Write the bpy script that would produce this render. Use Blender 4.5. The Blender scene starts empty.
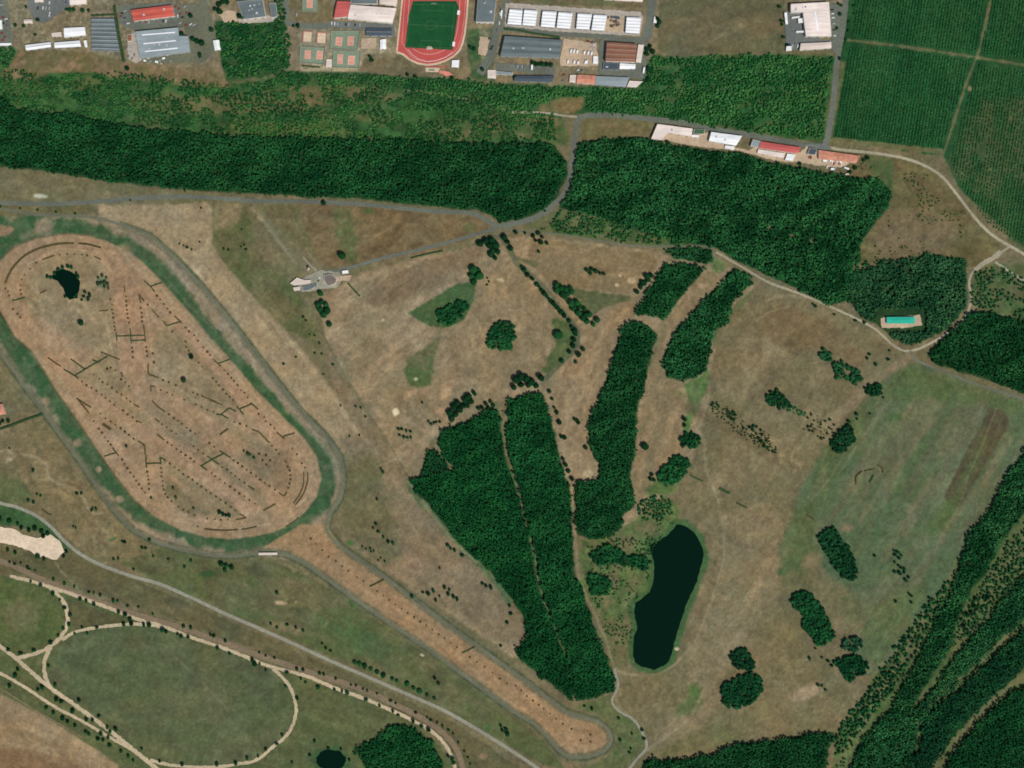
import bpy, math, random
import numpy as np
random.seed(7)
RS = np.random.RandomState(11)
SC = bpy.context.scene
COL = SC.collection

# ------------------------------------------------------------------ camera, sky, sun, exposure
S = 1.5            # metres on the ground per photograph pixel
CAM_H = 2200.0
cam_d = bpy.data.cameras.new("camera")
cam_d.sensor_width = 36.0
cam_d.lens = 36.0 * CAM_H / (1024 * S)
cam_d.clip_start = 10.0
cam_d.clip_end = 20000.0
cam = bpy.data.objects.new("camera", cam_d)
cam.location = (0, 0, CAM_H)
COL.objects.link(cam)
SC.camera = cam

SUN_EL, SUN_AZ = math.radians(57), math.radians(143)
world = bpy.data.worlds.new("World")
SC.world = world
world.use_nodes = True
wn = world.node_tree
wn.nodes.clear()
w_out = wn.nodes.new("ShaderNodeOutputWorld")
w_bg = wn.nodes.new("ShaderNodeBackground")
w_sky = wn.nodes.new("ShaderNodeTexSky")
w_sky.sky_type = 'NISHITA'
w_sky.sun_disc = False
w_sky.sun_elevation = SUN_EL
w_sky.sun_rotation = SUN_AZ
w_bg.inputs["Strength"].default_value = 0.085
wn.links.new(w_sky.outputs[0], w_bg.inputs[0])
wn.links.new(w_bg.outputs[0], w_out.inputs[0])
sun_d = bpy.data.lights.new("sun", 'SUN')
sun_d.energy = 3.2
sun_d.angle = math.radians(0.5)
sun_d.color = (1.0, 0.965, 0.91)
sun = bpy.data.objects.new("sun", sun_d)
sun.rotation_euler = (math.pi / 2 - SUN_EL, 0, math.pi - SUN_AZ)
sun.location = (600, -900, 1500)
COL.objects.link(sun)
SC.view_settings.view_transform = 'Standard'
SC.view_settings.look = 'None'
SC.view_settings.exposure = 0.0
SC.view_settings.gamma = 1.0
SC.view_settings.use_curve_mapping = False
SC.render.engine = 'CYCLES'
SC.cycles.max_bounces = 5
SC.cycles.diffuse_bounces = 2
SC.cycles.filter_width = 1.8
SC.cycles.use_denoising = False

# ------------------------------------------------------------------ helpers
KA = 1.03          # radiance of a white level surface under this light


def lin(c, k=1.0):
    c = np.asarray(c, dtype=float) / 255.0
    c = np.where(c <= 0.04045, c / 12.92, ((c + 0.055) / 1.055) ** 2.4)
    return c / KA * k


def Wp(p, h=0.0):
    f = 1.0 - h / CAM_H
    return ((p[0] - 512) * S * f, (384 - p[1]) * S * f)


def Zm(x0, y0, k, pts):
    return [(x0 + a / k, y0 + b / k) for a, b in pts]


def setp(o, label=None, cat=None, group=None, kind=None):
    if label: o['label'] = label
    if cat: o['category'] = cat
    if group: o['group'] = group
    if kind: o['kind'] = kind
    return o


def link(name, me, parent=None):
    o = bpy.data.objects.new(name, me)
    COL.objects.link(o)
    if parent is not None:
        o.parent = parent
    return o


def empty(name, loc):
    o = bpy.data.objects.new(name, None)
    o.location = loc
    o.empty_display_size = 2.0
    COL.objects.link(o)
    return o


def mesh(name, V, F, mat=None, cols=None, midx=None, smooth=False):
    """V (n,3); F: (m,3) or (m,4) array, or a list of tuples; cols: per vertex rgb"""
    me = bpy.data.meshes.new(name)
    if isinstance(F, np.ndarray):
        V = np.asarray(V, dtype=np.float32)
        n, k = F.shape
        me.vertices.add(len(V))
        me.vertices.foreach_set("co", V.ravel())
        me.loops.add(n * k)
        me.loops.foreach_set("vertex_index", F.astype(np.int32).ravel())
        me.polygons.add(n)
        me.polygons.foreach_set("loop_start", np.arange(0, n * k, k, dtype=np.int32))
        me.update(calc_edges=True)
    else:
        me.from_pydata([tuple(map(float, v)) for v in V], [], [tuple(f) for f in F])
        me.update()
    if cols is not None:
        at = me.color_attributes.new("tint", 'FLOAT_COLOR', 'POINT')
        c4 = np.ones((len(V), 4), dtype=np.float32)
        c4[:, :3] = cols
        at.data.foreach_set("color", c4.ravel())
    for m in (mat if isinstance(mat, (list, tuple)) else [mat]):
        if m is not None:
            me.materials.append(m)
    if midx is not None:
        me.polygons.foreach_set("material_index", np.asarray(midx, dtype=np.int32))
    if smooth:
        me.polygons.foreach_set("use_smooth", np.ones(len(me.polygons), dtype=bool))
    return me


# ------------------------------------------------------------------ noise on arrays
_tabs = {}


def vnoise(u, v, seed):
    if seed not in _tabs:
        _tabs[seed] = np.random.RandomState(seed).uniform(-1, 1, (256, 256)).astype(np.float32)
    T = _tabs[seed]
    iu = np.floor(u).astype(np.int64); iv = np.floor(v).astype(np.int64)
    fu = (u - iu).astype(np.float32); fv = (v - iv).astype(np.float32)
    fu = fu * fu * (3 - 2 * fu); fv = fv * fv * (3 - 2 * fv)
    a = T[iv & 255, iu & 255]; b = T[iv & 255, (iu + 1) & 255]
    c = T[(iv + 1) & 255, iu & 255]; d = T[(iv + 1) & 255, (iu + 1) & 255]
    return (a * (1 - fu) + b * fu) * (1 - fv) + (c * (1 - fu) + d * fu) * fv


def fbm(X, Y, scale, ang=0.0, aniso=1.0, seed=0, octv=4, rough=0.6):
    """ang: direction of the streaks in the image plane (degrees, y down)"""
    t = math.radians(ang)
    u = (X * math.cos(t) + Y * math.sin(t)) / (scale * aniso)
    v = (-X * math.sin(t) + Y * math.cos(t)) / scale
    out = 0; a = 1.0; tot = 0.0; k = 1.0
    for i in range(octv):
        out = out + a * vnoise(u * k + 17.3 * i, v * k + 5.1 * i, seed + i)
        tot += a; a *= rough; k *= 2.03
    return out / tot * 1.7


# ------------------------------------------------------------------ materials
def mat_new(name):
    m = bpy.data.materials.new(name)
    m.use_nodes = True
    nt = m.node_tree
    b = nt.nodes["Principled BSDF"]
    b.inputs["Specular IOR Level"].default_value = 0.25
    return m, nt, b


def noise_mul(nt, src, scale, lo, hi, detail=4.0, stretch=None):
    """multiply a colour socket by a noise between lo and hi"""
    tc = nt.nodes.new("ShaderNodeTexCoord")
    nz = nt.nodes.new("ShaderNodeTexNoise")
    nz.inputs["Scale"].default_value = scale
    nz.inputs["Detail"].default_value = detail
    if stretch:
        mp = nt.nodes.new("ShaderNodeMapping")
        mp.inputs["Rotation"].default_value = (0, 0, stretch[0])
        mp.inputs["Scale"].default_value = (stretch[1], 1, 1)
        nt.links.new(tc.outputs["Object"], mp.inputs[0])
        nt.links.new(mp.outputs[0], nz.inputs["Vector"])
    else:
        nt.links.new(tc.outputs["Object"], nz.inputs["Vector"])
    mr = nt.nodes.new("ShaderNodeMapRange")
    mr.inputs["From Min"].default_value = 0.3
    mr.inputs["From Max"].default_value = 0.7
    mr.inputs["To Min"].default_value = lo
    mr.inputs["To Max"].default_value = hi
    nt.links.new(nz.outputs["Fac"], mr.inputs["Value"])
    mx = nt.nodes.new("ShaderNodeVectorMath")
    mx.operation = 'SCALE'
    nt.links.new(src, mx.inputs[0])
    nt.links.new(mr.outputs[0], mx.inputs["Scale"])
    return mx.outputs[0]


def mat_flat(name, rgb, rough=0.9, n1=(0.25, 0.85, 1.15), n2=(0.03, 0.88, 1.12), spec=0.2, k=1.0, metal=0.0):
    m, nt, b = mat_new(name)
    c = nt.nodes.new("ShaderNodeRGB")
    c.outputs[0].default_value = (*[min(0.86, float(x)) for x in lin(rgb, k)], 1)
    s = c.outputs[0]
    if n1: s = noise_mul(nt, s, *n1)
    if n2: s = noise_mul(nt, s, *n2)
    nt.links.new(s, b.inputs["Base Color"])
    b.inputs["Roughness"].default_value = rough
    b.inputs["Specular IOR Level"].default_value = spec
    b.inputs["Metallic"].default_value = metal
    return m


def mat_tint(name, rough=0.95, n1=None, n2=None, spec=0.1, thin=0):
    m, nt, b = mat_new(name)
    a = nt.nodes.new("ShaderNodeAttribute")
    a.attribute_name = "tint"
    s = a.outputs["Color"]
    if n1: s = noise_mul(nt, s, *n1)
    if n2: s = noise_mul(nt, s, *n2)
    nt.links.new(s, b.inputs["Base Color"])
    b.inputs["Roughness"].default_value = rough
    b.inputs["Specular IOR Level"].default_value = spec
    if thin: see_through(nt, b, s, thin)
    return m


def see_through(nt, b, s, f):
    """leaves pass part of the light on"""
    tr = nt.nodes.new("ShaderNodeBsdfTranslucent")
    mx = nt.nodes.new("ShaderNodeMixShader")
    mx.inputs[0].default_value = f
    nt.links.new(s, tr.inputs[0])
    nt.links.new(b.outputs[0], mx.inputs[1]); nt.links.new(tr.outputs[0], mx.inputs[2])
    nt.links.new(mx.outputs[0], nt.nodes["Material Output"].inputs[0])


def mat_leaf(name, rgb, k=1.0, spread=0.35):
    """foliage of single trees: a colour that differs from tree to tree and clump to clump"""
    m, nt, b = mat_new(name)
    c = nt.nodes.new("ShaderNodeRGB")
    c.outputs[0].default_value = (*[float(x) for x in lin(rgb, k)], 1)
    oi = nt.nodes.new("ShaderNodeObjectInfo")
    mr = nt.nodes.new("ShaderNodeMapRange")
    mr.inputs["To Min"].default_value = 1 - spread
    mr.inputs["To Max"].default_value = 1 + spread
    nt.links.new(oi.outputs["Random"], mr.inputs["Value"])
    mx = nt.nodes.new("ShaderNodeVectorMath"); mx.operation = 'SCALE'
    nt.links.new(c.outputs[0], mx.inputs[0]); nt.links.new(mr.outputs[0], mx.inputs["Scale"])
    s = noise_mul(nt, mx.outputs[0], 0.6, 0.7, 1.35)
    nt.links.new(s, b.inputs["Base Color"])
    b.inputs["Roughness"].default_value = 0.9
    b.inputs["Specular IOR Level"].default_value = 0.08
    see_through(nt, b, s, 0.3)
    return m


def mat_roof(name, rgb, pitch=1.1, ang=0.0, k=1.0, depth=0.14, stain=(0.05, 0.85, 1.1)):
    """sheet or tile roofing: fine ribs, panel-to-panel differences, weather stains"""
    m, nt, b = mat_new(name)
    c = nt.nodes.new("ShaderNodeRGB")
    c.outputs[0].default_value = (*[min(0.86, float(x)) for x in lin(rgb, k)], 1)
    s = noise_mul(nt, c.outputs[0], *stain)
    s = noise_mul(nt, s, 0.35, 0.86, 1.12, 3.0, (ang, 0.12))
    tc = nt.nodes.new("ShaderNodeTexCoord")
    mp = nt.nodes.new("ShaderNodeMapping")
    mp.inputs["Rotation"].default_value = (0, 0, ang)
    nt.links.new(tc.outputs["Object"], mp.inputs[0])
    wv = nt.nodes.new("ShaderNodeTexWave")
    wv.inputs["Scale"].default_value = 0.314 / pitch
    wv.inputs["Distortion"].default_value = 0.3
    nt.links.new(mp.outputs[0], wv.inputs["Vector"])
    mr = nt.nodes.new("ShaderNodeMapRange")
    mr.inputs["To Min"].default_value = 1 - depth
    mr.inputs["To Max"].default_value = 1 + depth * 0.4
    nt.links.new(wv.outputs["Fac"], mr.inputs["Value"])
    mx = nt.nodes.new("ShaderNodeVectorMath"); mx.operation = 'SCALE'
    nt.links.new(s, mx.inputs[0]); nt.links.new(mr.outputs[0], mx.inputs["Scale"])
    nt.links.new(mx.outputs[0], b.inputs["Base Color"])
    b.inputs["Roughness"].default_value = 0.75
    return m


def mat_water(name, rgb):
    m, nt, b = mat_new(name)
    b.inputs["Base Color"].default_value = (*[float(x) for x in lin(rgb)], 1)
    b.inputs["Roughness"].default_value = 0.1
    b.inputs["Specular IOR Level"].default_value = 0.04
    tc = nt.nodes.new("ShaderNodeTexCoord")
    nz = nt.nodes.new("ShaderNodeTexNoise"); nz.inputs["Scale"].default_value = 0.9
    bp = nt.nodes.new("ShaderNodeBump"); bp.inputs["Strength"].default_value = 0.08
    nt.links.new(tc.outputs["Object"], nz.inputs["Vector"])
    nt.links.new(nz.outputs["Fac"], bp.inputs["Height"])
    nt.links.new(bp.outputs[0], b.inputs["Normal"])
    return m


M = {}
M['ground'] = mat_tint('dry_earth_and_grass', n1=(0.55, 0.86, 1.14), n2=(0.14, 0.93, 1.07))
M['wood'] = mat_tint('forest_leaves', n1=(0.5, 0.75, 1.3), thin=0.3)
M['asphalt'] = mat_flat('worn_asphalt', (102, 106, 93), n2=(0.02, 0.8, 1.18))
M['asphalt_dark'] = mat_flat('bluish_asphalt', (104, 108, 102))
M['dirt'] = mat_flat('packed_dirt', (102, 104, 84), n2=(0.02, 0.8, 1.2))
M['brown_dirt'] = mat_flat('brown_dirt', (124, 108, 84))
M['gravel'] = mat_flat('pale_gravel', (160, 152, 126), n2=(0.02, 0.8, 1.15))
M['gravel_grey'] = mat_flat('grey_gravel', (142, 140, 120))
M['sand'] = mat_flat('sand', (190, 172, 138), n1=(0.3, 0.8, 1.12), n2=(0.025, 0.82, 1.12))
M['pit'] = mat_flat('bright_sand', (218, 196, 166), n1=(0.3, 0.85, 1.12), n2=(0.06, 0.85, 1.12))
M['beige'] = mat_flat('beige_yard', (182, 160, 132))
M['concrete'] = mat_flat('concrete', (170, 160, 145))
M['water'] = mat_water('dark_pond_water', (5, 29, 20))
M['leaf_dark'] = mat_leaf('dark_leaves', (22, 66, 35))
M['leaf_mid'] = mat_leaf('green_leaves', (31, 84, 43))
M['leaf_olive'] = mat_leaf('olive_leaves', (66, 90, 56))
M['leaf_dry'] = mat_leaf('dry_brown_bush_leaves', (102, 86, 58), spread=0.25)
M['hedge'] = mat_leaf('clipped_hedge_leaves', (94, 88, 56), spread=0.2)
M['hedge_green'] = mat_leaf('green_hedge_leaves', (62, 88, 54), spread=0.2)
M['bark'] = mat_flat('bark', (92, 78, 62))
M['white'] = mat_roof('white_sheet_roof', (250, 246, 238), depth=0.05, stain=(0.05, 0.93, 1.03))
M['cream'] = mat_roof('cream_sheet_roof', (222, 205, 188), depth=0.08)
M['pinkish'] = mat_roof('pale_pink_roof', (234, 218, 204), depth=0.08)
M['red'] = mat_roof('red_sheet_roof', (204, 96, 80))
M['red_deep'] = mat_roof('deep_red_roof', (196, 96, 90))
M['salmon'] = mat_roof('faded_tile_roof', (206, 140, 112), pitch=0.8, depth=0.2, stain=(0.18, 0.75, 1.2))
M['rust'] = mat_roof('rust_brown_roof', (142, 96, 74), depth=0.2)
M['bluegrey'] = mat_roof('blue_grey_roof', (146, 157, 156), pitch=1.6)
M['slate'] = mat_roof('slate_grey_roof', (104, 115, 114), pitch=1.6)
M['darkgrey'] = mat_roof('dark_grey_roof', (72, 84, 92))
M['greybrown'] = mat_roof('grey_brown_tile_roof', (122, 108, 98), pitch=0.7)
M['turq'] = mat_roof('turquoise_sheet_roof', (38, 176, 146), depth=0.1, stain=(0.1, 0.82, 1.1))
M['green_roof'] = mat_roof('dull_green_roof', (70, 104, 76))
M['wall'] = mat_flat('pale_render_wall', (232, 224, 208), n1=None)
M['wall_grey'] = mat_flat('grey_metal_wall', (168, 170, 164), n1=None)
M['wall_brick'] = mat_flat('brick_wall', (188, 132, 104))
M['door'] = mat_flat('roller_door_paint', (92, 98, 104), n1=None)
M['glass'] = mat_flat('skylight_sheet', (244, 246, 244), n1=None, rough=0.3)
M['vent'] = mat_flat('vent_metal', (196, 198, 196), n1=None, rough=0.5)
M['glass_dark'] = mat_flat('car_glass', (30, 36, 42), n1=None, n2=None, rough=0.15, spec=0.5)
M['tyre'] = mat_flat('tyre_rubber', (28, 28, 28), n1=None, n2=None)
for nm, c in (('car_white', (240, 240, 238)), ('car_grey', (120, 124, 128)), ('car_black', (36, 38, 42)), ('car_blue', (52, 78, 128)), ('car_red', (160, 44, 40)), ('car_silver', (186, 190, 192))):
    M[nm] = mat_flat(nm + '_paint', c, n1=None, n2=None, rough=0.35, spec=0.5)
M['track_red'] = mat_flat('red_running_surface', (184, 82, 74), n1=(0.4, 0.92, 1.08))
M['track_pink'] = mat_flat('faded_pink_surface', (214, 132, 112))
M['turf'] = mat_flat('pitch_turf', (22, 78, 40), n1=(0.3, 0.85, 1.15), n2=(0.06, 0.85, 1.15))
M['line'] = mat_flat('white_line_paint', (236, 232, 224), n1=None)
M['line_faint'] = mat_flat('worn_line_paint', (84, 118, 82), n1=None)
M['court_green'] = mat_flat('court_green', (124, 138, 114))
M['court_red'] = mat_flat('court_red', (208, 146, 122))
M['court_sand'] = mat_flat('court_sand', (204, 180, 150))
M['frame_red'] = mat_flat('red_court_frame', (182, 78, 70), n1=None)
M['fence'] = mat_flat('fence_mesh', (168, 172, 156), n1=None)

# ------------------------------------------------------------------ the ground: one sheet, coloured by what grows on it
GX0, GY0, GX1, GY1 = -70, -60, 1094, 828
gx = np.arange(GX0, GX1 + 1); gy = np.arange(GY0, GY1 + 1)
PX, PY = np.meshgrid(gx.astype(np.float32), gy.astype(np.float32))
HH, WW = PX.shape
G = np.zeros((HH, WW, 3), dtype=np.float32)
EDGE_N = fbm(PX, PY, 7, seed=300, octv=3)


def poly_mask(pts, XX=None, YY=None):
    XX = PX if XX is None else XX; YY = PY if YY is None else YY
    ins = np.zeros(XX.shape, dtype=bool)
    n = len(pts)
    for i in range(n):
        x1, y1 = pts[i]; x2, y2 = pts[(i + 1) % n]
        if y1 == y2: continue
        c = ((y1 > YY) != (y2 > YY)) & (XX < (x2 - x1) * (YY - y1) / (y2 - y1) + x1)
        ins ^= c
    return ins


def box1(a, r, ax):
    p = np.pad(a, [(r + 1, r) if i == ax else (0, 0) for i in range(2)], mode='edge')
    c = np.cumsum(p, axis=ax, dtype=np.float64)
    n = a.shape[ax]; k = 2 * r + 1
    return ((np.take(c, np.arange(k, k + n), axis=ax) - np.take(c, np.arange(0, n), axis=ax)) / k).astype(np.float32)


def blur(a, r):
    r = int(r)
    if r < 1: return a
    for _ in range(2):
        a = box1(box1(a, r, 0), r, 1)
    return a


def sstep(a, lo, hi):
    t = np.clip((a - lo) / (hi - lo), 0, 1)
    return t * t * (3 - 2 * t)


def soft_poly(pts, soft=2, rough=0.25):
    q = 3 * soft + 4
    xs = [p[0] for p in pts]; ys = [p[1] for p in pts]
    i0, i1 = max(0, int(min(ys) - q - GY0)), min(HH, int(max(ys) + q - GY0) + 1)
    j0, j1 = max(0, int(min(xs) - q - GX0)), min(WW, int(max(xs) + q - GX0) + 1)
    out = np.zeros(PX.shape, dtype=np.float32)
    if i0 >= i1 or j0 >= j1: return out
    sl = (slice(i0, i1), slice(j0, j1))
    m = blur(poly_mask(pts, PX[sl], PY[sl]).astype(np.float32), soft)
    if rough: m = np.where((m > 0.01) & (m < 0.99), m + rough * EDGE_N[sl], m)
    out[sl] = sstep(m, 0.15, 0.85)
    return out


def line_dist(pts):
    D = np.full(PX.shape, 1e6, dtype=np.float32)
    for (x1, y1), (x2, y2) in zip(pts[:-1], pts[1:]):
        xa, xb = min(x1, x2) - 40, max(x1, x2) + 40
        ya, yb = min(y1, y2) - 40, max(y1, y2) + 40
        i0, i1 = max(0, int(ya - GY0)), min(HH, int(yb - GY0) + 1)
        j0, j1 = max(0, int(xa - GX0)), min(WW, int(xb - GX0) + 1)
        if i0 >= i1 or j0 >= j1: continue
        X = PX[i0:i1, j0:j1]; Y = PY[i0:i1, j0:j1]
        dx, dy = x2 - x1, y2 - y1
        t = np.clip(((X - x1) * dx + (Y - y1) * dy) / (dx * dx + dy * dy + 1e-9), 0, 1)
        d = np.hypot(X - x1 - t * dx, Y - y1 - t * dy)
        D[i0:i1, j0:j1] = np.minimum(D[i0:i1, j0:j1], d)
    return D


def put(m, c, op=1.0):
    global G
    m = (m * op)[..., None]
    G = G * (1 - m) + np.asarray(c, dtype=np.float32) * m


_seed = [400]


def field(pts, c, c2=None, amt=0.5, sc=14, ang=0, an=1.0, soft=2, rough=0.25, op=1.0, thr=0.0, mot=0.10):
    """one stretch of land: colour c mottled with c2 in patches (size sc px, streaks along ang)"""
    m = soft_poly(pts, soft, rough) if not isinstance(pts, np.ndarray) else pts
    _seed[0] += 10
    i = np.where(m.max(axis=1) > 0.003)[0]; j = np.where(m.max(axis=0) > 0.003)[0]
    if not len(i): return
    sl = (slice(i[0], i[-1] + 1), slice(j[0], j[-1] + 1))
    X, Y = PX[sl], PY[sl]
    base = np.asarray(c, dtype=np.float32) * (1 + mot * fbm(X, Y, sc * 0.5, ang, an, _seed[0] + 3))[..., None]
    if c2 is not None:
        n = fbm(X, Y, sc, ang, an, _seed[0])
        w = (sstep(n, thr - 0.45, thr + 0.45) * amt)[..., None]
        base = base * (1 - w) + np.asarray(c2, dtype=np.float32) * w
    mm = (m[sl] * op)[..., None]
    G[sl] = G[sl] * (1 - mm) + base * mm


def streak(pts, c, w, op=1.0, soft=1.0, jag=0.0):
    D = line_dist(pts)
    if jag: D = D + jag * EDGE_N
    put(1 - sstep(D, w / 2 - soft * 0.5, w / 2 + soft), c, op)


def blob(x, y, rx, ry, c, op=1.0, rot=0.0, hard=0.5):
    t = math.radians(rot)
    X = (PX - x) * math.cos(t) + (PY - y) * math.sin(t); Y = -(PX - x) * math.sin(t) + (PY - y) * math.cos(t)
    d = np.sqrt((X / rx) ** 2 + (Y / ry) ** 2) + 0.22 * EDGE_N
    put(1 - sstep(d, hard, 1.1), c, op)


# colours as they look on the photograph (sRGB)
SOIL = (157, 128, 101); SOIL2 = (134, 112, 86); TAN = (160, 137, 108); OLIVE = (104, 97, 68); GREEN = (62, 88, 56)
DULL = (112, 99, 76); DARKG = (36, 66, 40); SCRUB = (54, 84, 50); MEADOW = (96, 102, 70); BROWN = (113, 93, 66)

ALL = [(-90, -80), (1110, -80), (1110, 850), (-90, 850)]
field(ALL, (116, 103, 78), (104, 100, 72), 0.7, 40)
# --- north: industrial strip, scrub
field([(-90, -80), (860, -80), (850, 40), (656, 60), (560, 92), (290, 74), (200, 84), (-90, 52)], (122, 108, 84), (138, 120, 94), 0.6, 18)
field([(-90, 44), (20, 50), (40, 62), (130, 70), (222, 84), (290, 74), (410, 74), (470, 84), (560, 112), (570, 146), (430, 144), (350, 140), (200, 136), (60, 118), (-90, 96)], (54, 88, 48), (98, 99, 63), 0.7, 16, 10, 2.2, soft=3, mot=0.22, thr=0.12)
field([(20, 48), (90, 52), (130, 62), (220, 72), (232, 88), (180, 86), (120, 78), (90, 72), (50, 74), (30, 80), (0, 76), (10, 64)], (128, 106, 80), (96, 92, 60), 0.7, 9, soft=2)
field([(130, 96), (260, 96), (330, 100), (300, 112), (200, 114), (130, 108)], (106, 98, 66), (76, 92, 54), 0.7, 10, 8, 2, soft=4)
field([(256, 92), (300, 84), (380, 88), (410, 98), (360, 106), (280, 104)], (108, 98, 68), (70, 90, 52), 0.7, 9, 5, 2, soft=4)
field([(420, 130), (470, 118), (512, 112), (560, 118), (556, 140), (500, 138), (430, 140)], (112, 100, 70), (66, 90, 52), 0.8, 9, -15, 2, soft=3)
field([(236, 122), (340, 124), (345, 136), (256, 136), (230, 132)], (92, 100, 58), (78, 92, 54), 0.5, 9, soft=3)
field([(512, 84), (640, 88), (650, 56), (768, 54), (836, 56), (824, 144), (700, 124), (590, 114), (512, 112), (470, 96), (490, 84)], (44, 84, 46), (84, 96, 58), 0.6, 12, -25, 2, soft=2, mot=0.2, thr=.1)
field([(538, 105), (560, 98), (584, 96), (583, 108), (572, 114), (540, 112)], (120, 102, 70), (90, 96, 60), 0.6, 8, soft=1)
field([(584, 120), (620, 118), (648, 121), (652, 130), (640, 136), (600, 140), (580, 141)], (104, 98, 66), (116, 100, 74), 0.6, 10, soft=1)
field([(662, -30), (784, -30), (786, 54), (700, 54), (676, 58), (658, 50), (658, 20)], (106, 96, 72), (92, 92, 66), 0.6, 16, -20, 2.5, soft=1)
field([(214, 22), (290, 20), (292, 66), (270, 76), (226, 82), (220, 60)], (38, 74, 42), (80, 92, 56), 0.5, 9, soft=2)
field([(270, 70), (380, 72), (470, 80), (512, 86), (512, 96), (440, 90), (360, 84), (280, 82)], (44, 76, 44), (80, 92, 58), 0.5, 8, soft=2)
field([(466, 28), (496, 30), (494, 84), (470, 78)], (66, 92, 58), (110, 104, 78), 0.6, 7, soft=1)
field([(283, 26), (299, 26), (300, 72), (290, 68)], (128, 112, 90), None, soft=1)
field([(300, 27), (395, 40), (402, 56), (366, 72), (300, 72)], (168, 152, 126), (140, 130, 104), 0.5, 8, soft=1)
field([(366, 53), (402, 55), (460, 75), (410, 77), (358, 72)], (108, 98, 74), (124, 108, 84), 0.5, 8, soft=1)
field([(290, -40), (333, -40), (333, 22), (288, 24)], (120, 104, 78), (104, 96, 70), 0.6, 8, soft=1)
field([(480, -40), (650, -40), (650, 8), (512, 4), (500, -10)], (112, 100, 74), (92, 98, 66), 0.6, 10, 5, 3, soft=1)
# plantations, north-east
field([(852, -30), (1110, -30), (1110, 240), (1020, 240), (960, 190), (944, 156), (832, 140), (838, 60)], (34, 72, 40), (52, 84, 48), 0.6, 18, 100, 2.5, soft=1, mot=0.16)
field([(945, 165), (980, 100), (1110, 90), (1110, 260), (1020, 246)], (48, 76, 44), (92, 92, 62), 0.7, 16, 100, 2.5, soft=6)
for ln, w in (([(848, 40), (900, 46), (975, 57), (1030, 66), (1090, 76)], 2.2), ([(993, -10), (980, 48), (966, 84), (945, 150)], 2.0), ([(832, 140), (880, 145), (942, 152)], 5)):
    streak(ln, (112, 104, 72), w, 0.85, jag=0.8)
field([(836, 58), (846, 62), (832, 140), (826, 140)], (104, 98, 66), (72, 88, 54), 0.6, 6, soft=1)
blob(970, 89, 3.5, 3, (150, 124, 100), 0.9)
field([(838, 150), (900, 158), (940, 176), (968, 212), (996, 240), (1004, 252), (976, 268), (960, 262), (930, 254), (895, 262), (862, 266), (856, 250), (874, 222), (888, 205), (890, 188), (850, 172)], (100, 92, 62), (112, 94, 68), 0.7, 16, 20, 2, soft=3, mot=0.16)
field([(868, 155), (894, 160), (892, 200), (876, 214), (872, 180)], (72, 90, 54), (96, 92, 62), 0.5, 9, soft=4)
field([(885, 214), (930, 206), (960, 230), (940, 250), (880, 258), (868, 250)], (116, 98, 74), None, soft=8, op=0.8)
# --- forest floors
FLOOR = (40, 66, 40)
WOODS = {}
WOODS['north_west'] = [(-40, 86), (0, 96), (20, 110), (60, 113), (100, 120), (140, 128), (200, 133), (256, 137), (330, 138), (430, 141), (500, 143), (548, 142), (557, 150), (567, 163), (566, 178), (555, 200), (538, 213), (518, 220), (500, 222), (490, 214), (473, 209), (431, 206), (356, 198), (300, 196), (256, 193), (200, 190), (150, 186), (100, 180), (50, 171), (0, 166), (-40, 163)]
WOODS['north_east'] = [(579, 143), (594, 140), (629, 137), (652, 140), (667, 145), (687, 147), (712, 151), (737, 153), (768, 162), (798, 167), (828, 174), (850, 177), (873, 179), (886, 185), (891, 194), (888, 207), (875, 222), (862, 240), (857, 254), (850, 272), (846, 300), (830, 305), (793, 287), (768, 274), (742, 263), (714, 247), (687, 243), (652, 235), (632, 228), (612, 220), (590, 214), (572, 211), (560, 207), (568, 195), (575, 168), (577, 150)]
WOODS['pool_wood'] = [(846, 296), (850, 272), (870, 268), (893, 262), (928, 254), (965, 259), (966, 280), (968, 300), (959, 317), (948, 328), (918, 343), (903, 344), (880, 327), (862, 316)]
WOODS['east'] = [(927, 354), (945, 338), (969, 314), (985, 311), (1040, 324), (1060, 400), (1024, 393), (993, 381), (958, 371), (935, 363)]
WOODS['strip_upper'] = [(664, 265), (682, 263), (705, 268), (664, 318), (636, 313)]
WOODS['strip_hedge'] = [(664, 248), (712, 249), (713, 262), (703, 264), (672, 257)]
WOODS['strip_long'] = [(624, 324), (637, 321), (657, 334), (648, 367), (644, 391), (637, 409), (634, 459), (629, 479), (634, 489), (633, 508), (622, 516), (624, 524), (612, 536), (594, 540), (577, 534), (574, 484), (597, 479), (599, 464), (589, 446), (588, 421), (597, 404), (606, 380), (612, 362), (619, 342)]
WOODS['strip_east'] = [(732, 270), (749, 274), (751, 284), (732, 300), (728, 322), (712, 334), (711, 349), (706, 370), (684, 382), (668, 377), (662, 362), (674, 332), (692, 314), (717, 287)]
WOODS['central_west'] = [(488, 410), (497, 408), (501, 420), (504, 449), (520, 500), (527, 531), (534, 556), (537, 581), (544, 606), (554, 631), (567, 655), (574, 702), (537, 673), (514, 653), (527, 636), (523, 613), (512, 598), (491, 571), (471, 554), (451, 534), (431, 506), (416, 494), (410, 481), (421, 476), (450, 470), (456, 468), (446, 459), (437, 444), (441, 431), (468, 421)]
WOODS['central_east'] = [(508, 400), (527, 394), (542, 394), (554, 431), (562, 466), (569, 489), (572, 534), (574, 576), (579, 581), (592, 621), (600, 643), (615, 678), (613, 691), (594, 698), (576, 701), (567, 655), (556, 631), (546, 606), (539, 581), (536, 556), (529, 531), (522, 500), (507, 449)]
WOODS['notch'] = [(426, 451), (436, 449), (450, 468), (422, 474)]
WOODS['south_fringe'] = [(644, 761), (672, 760), (712, 755), (737, 744), (768, 741), (805, 735), (834, 732), (828, 752), (820, 790), (640, 790)]
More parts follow.
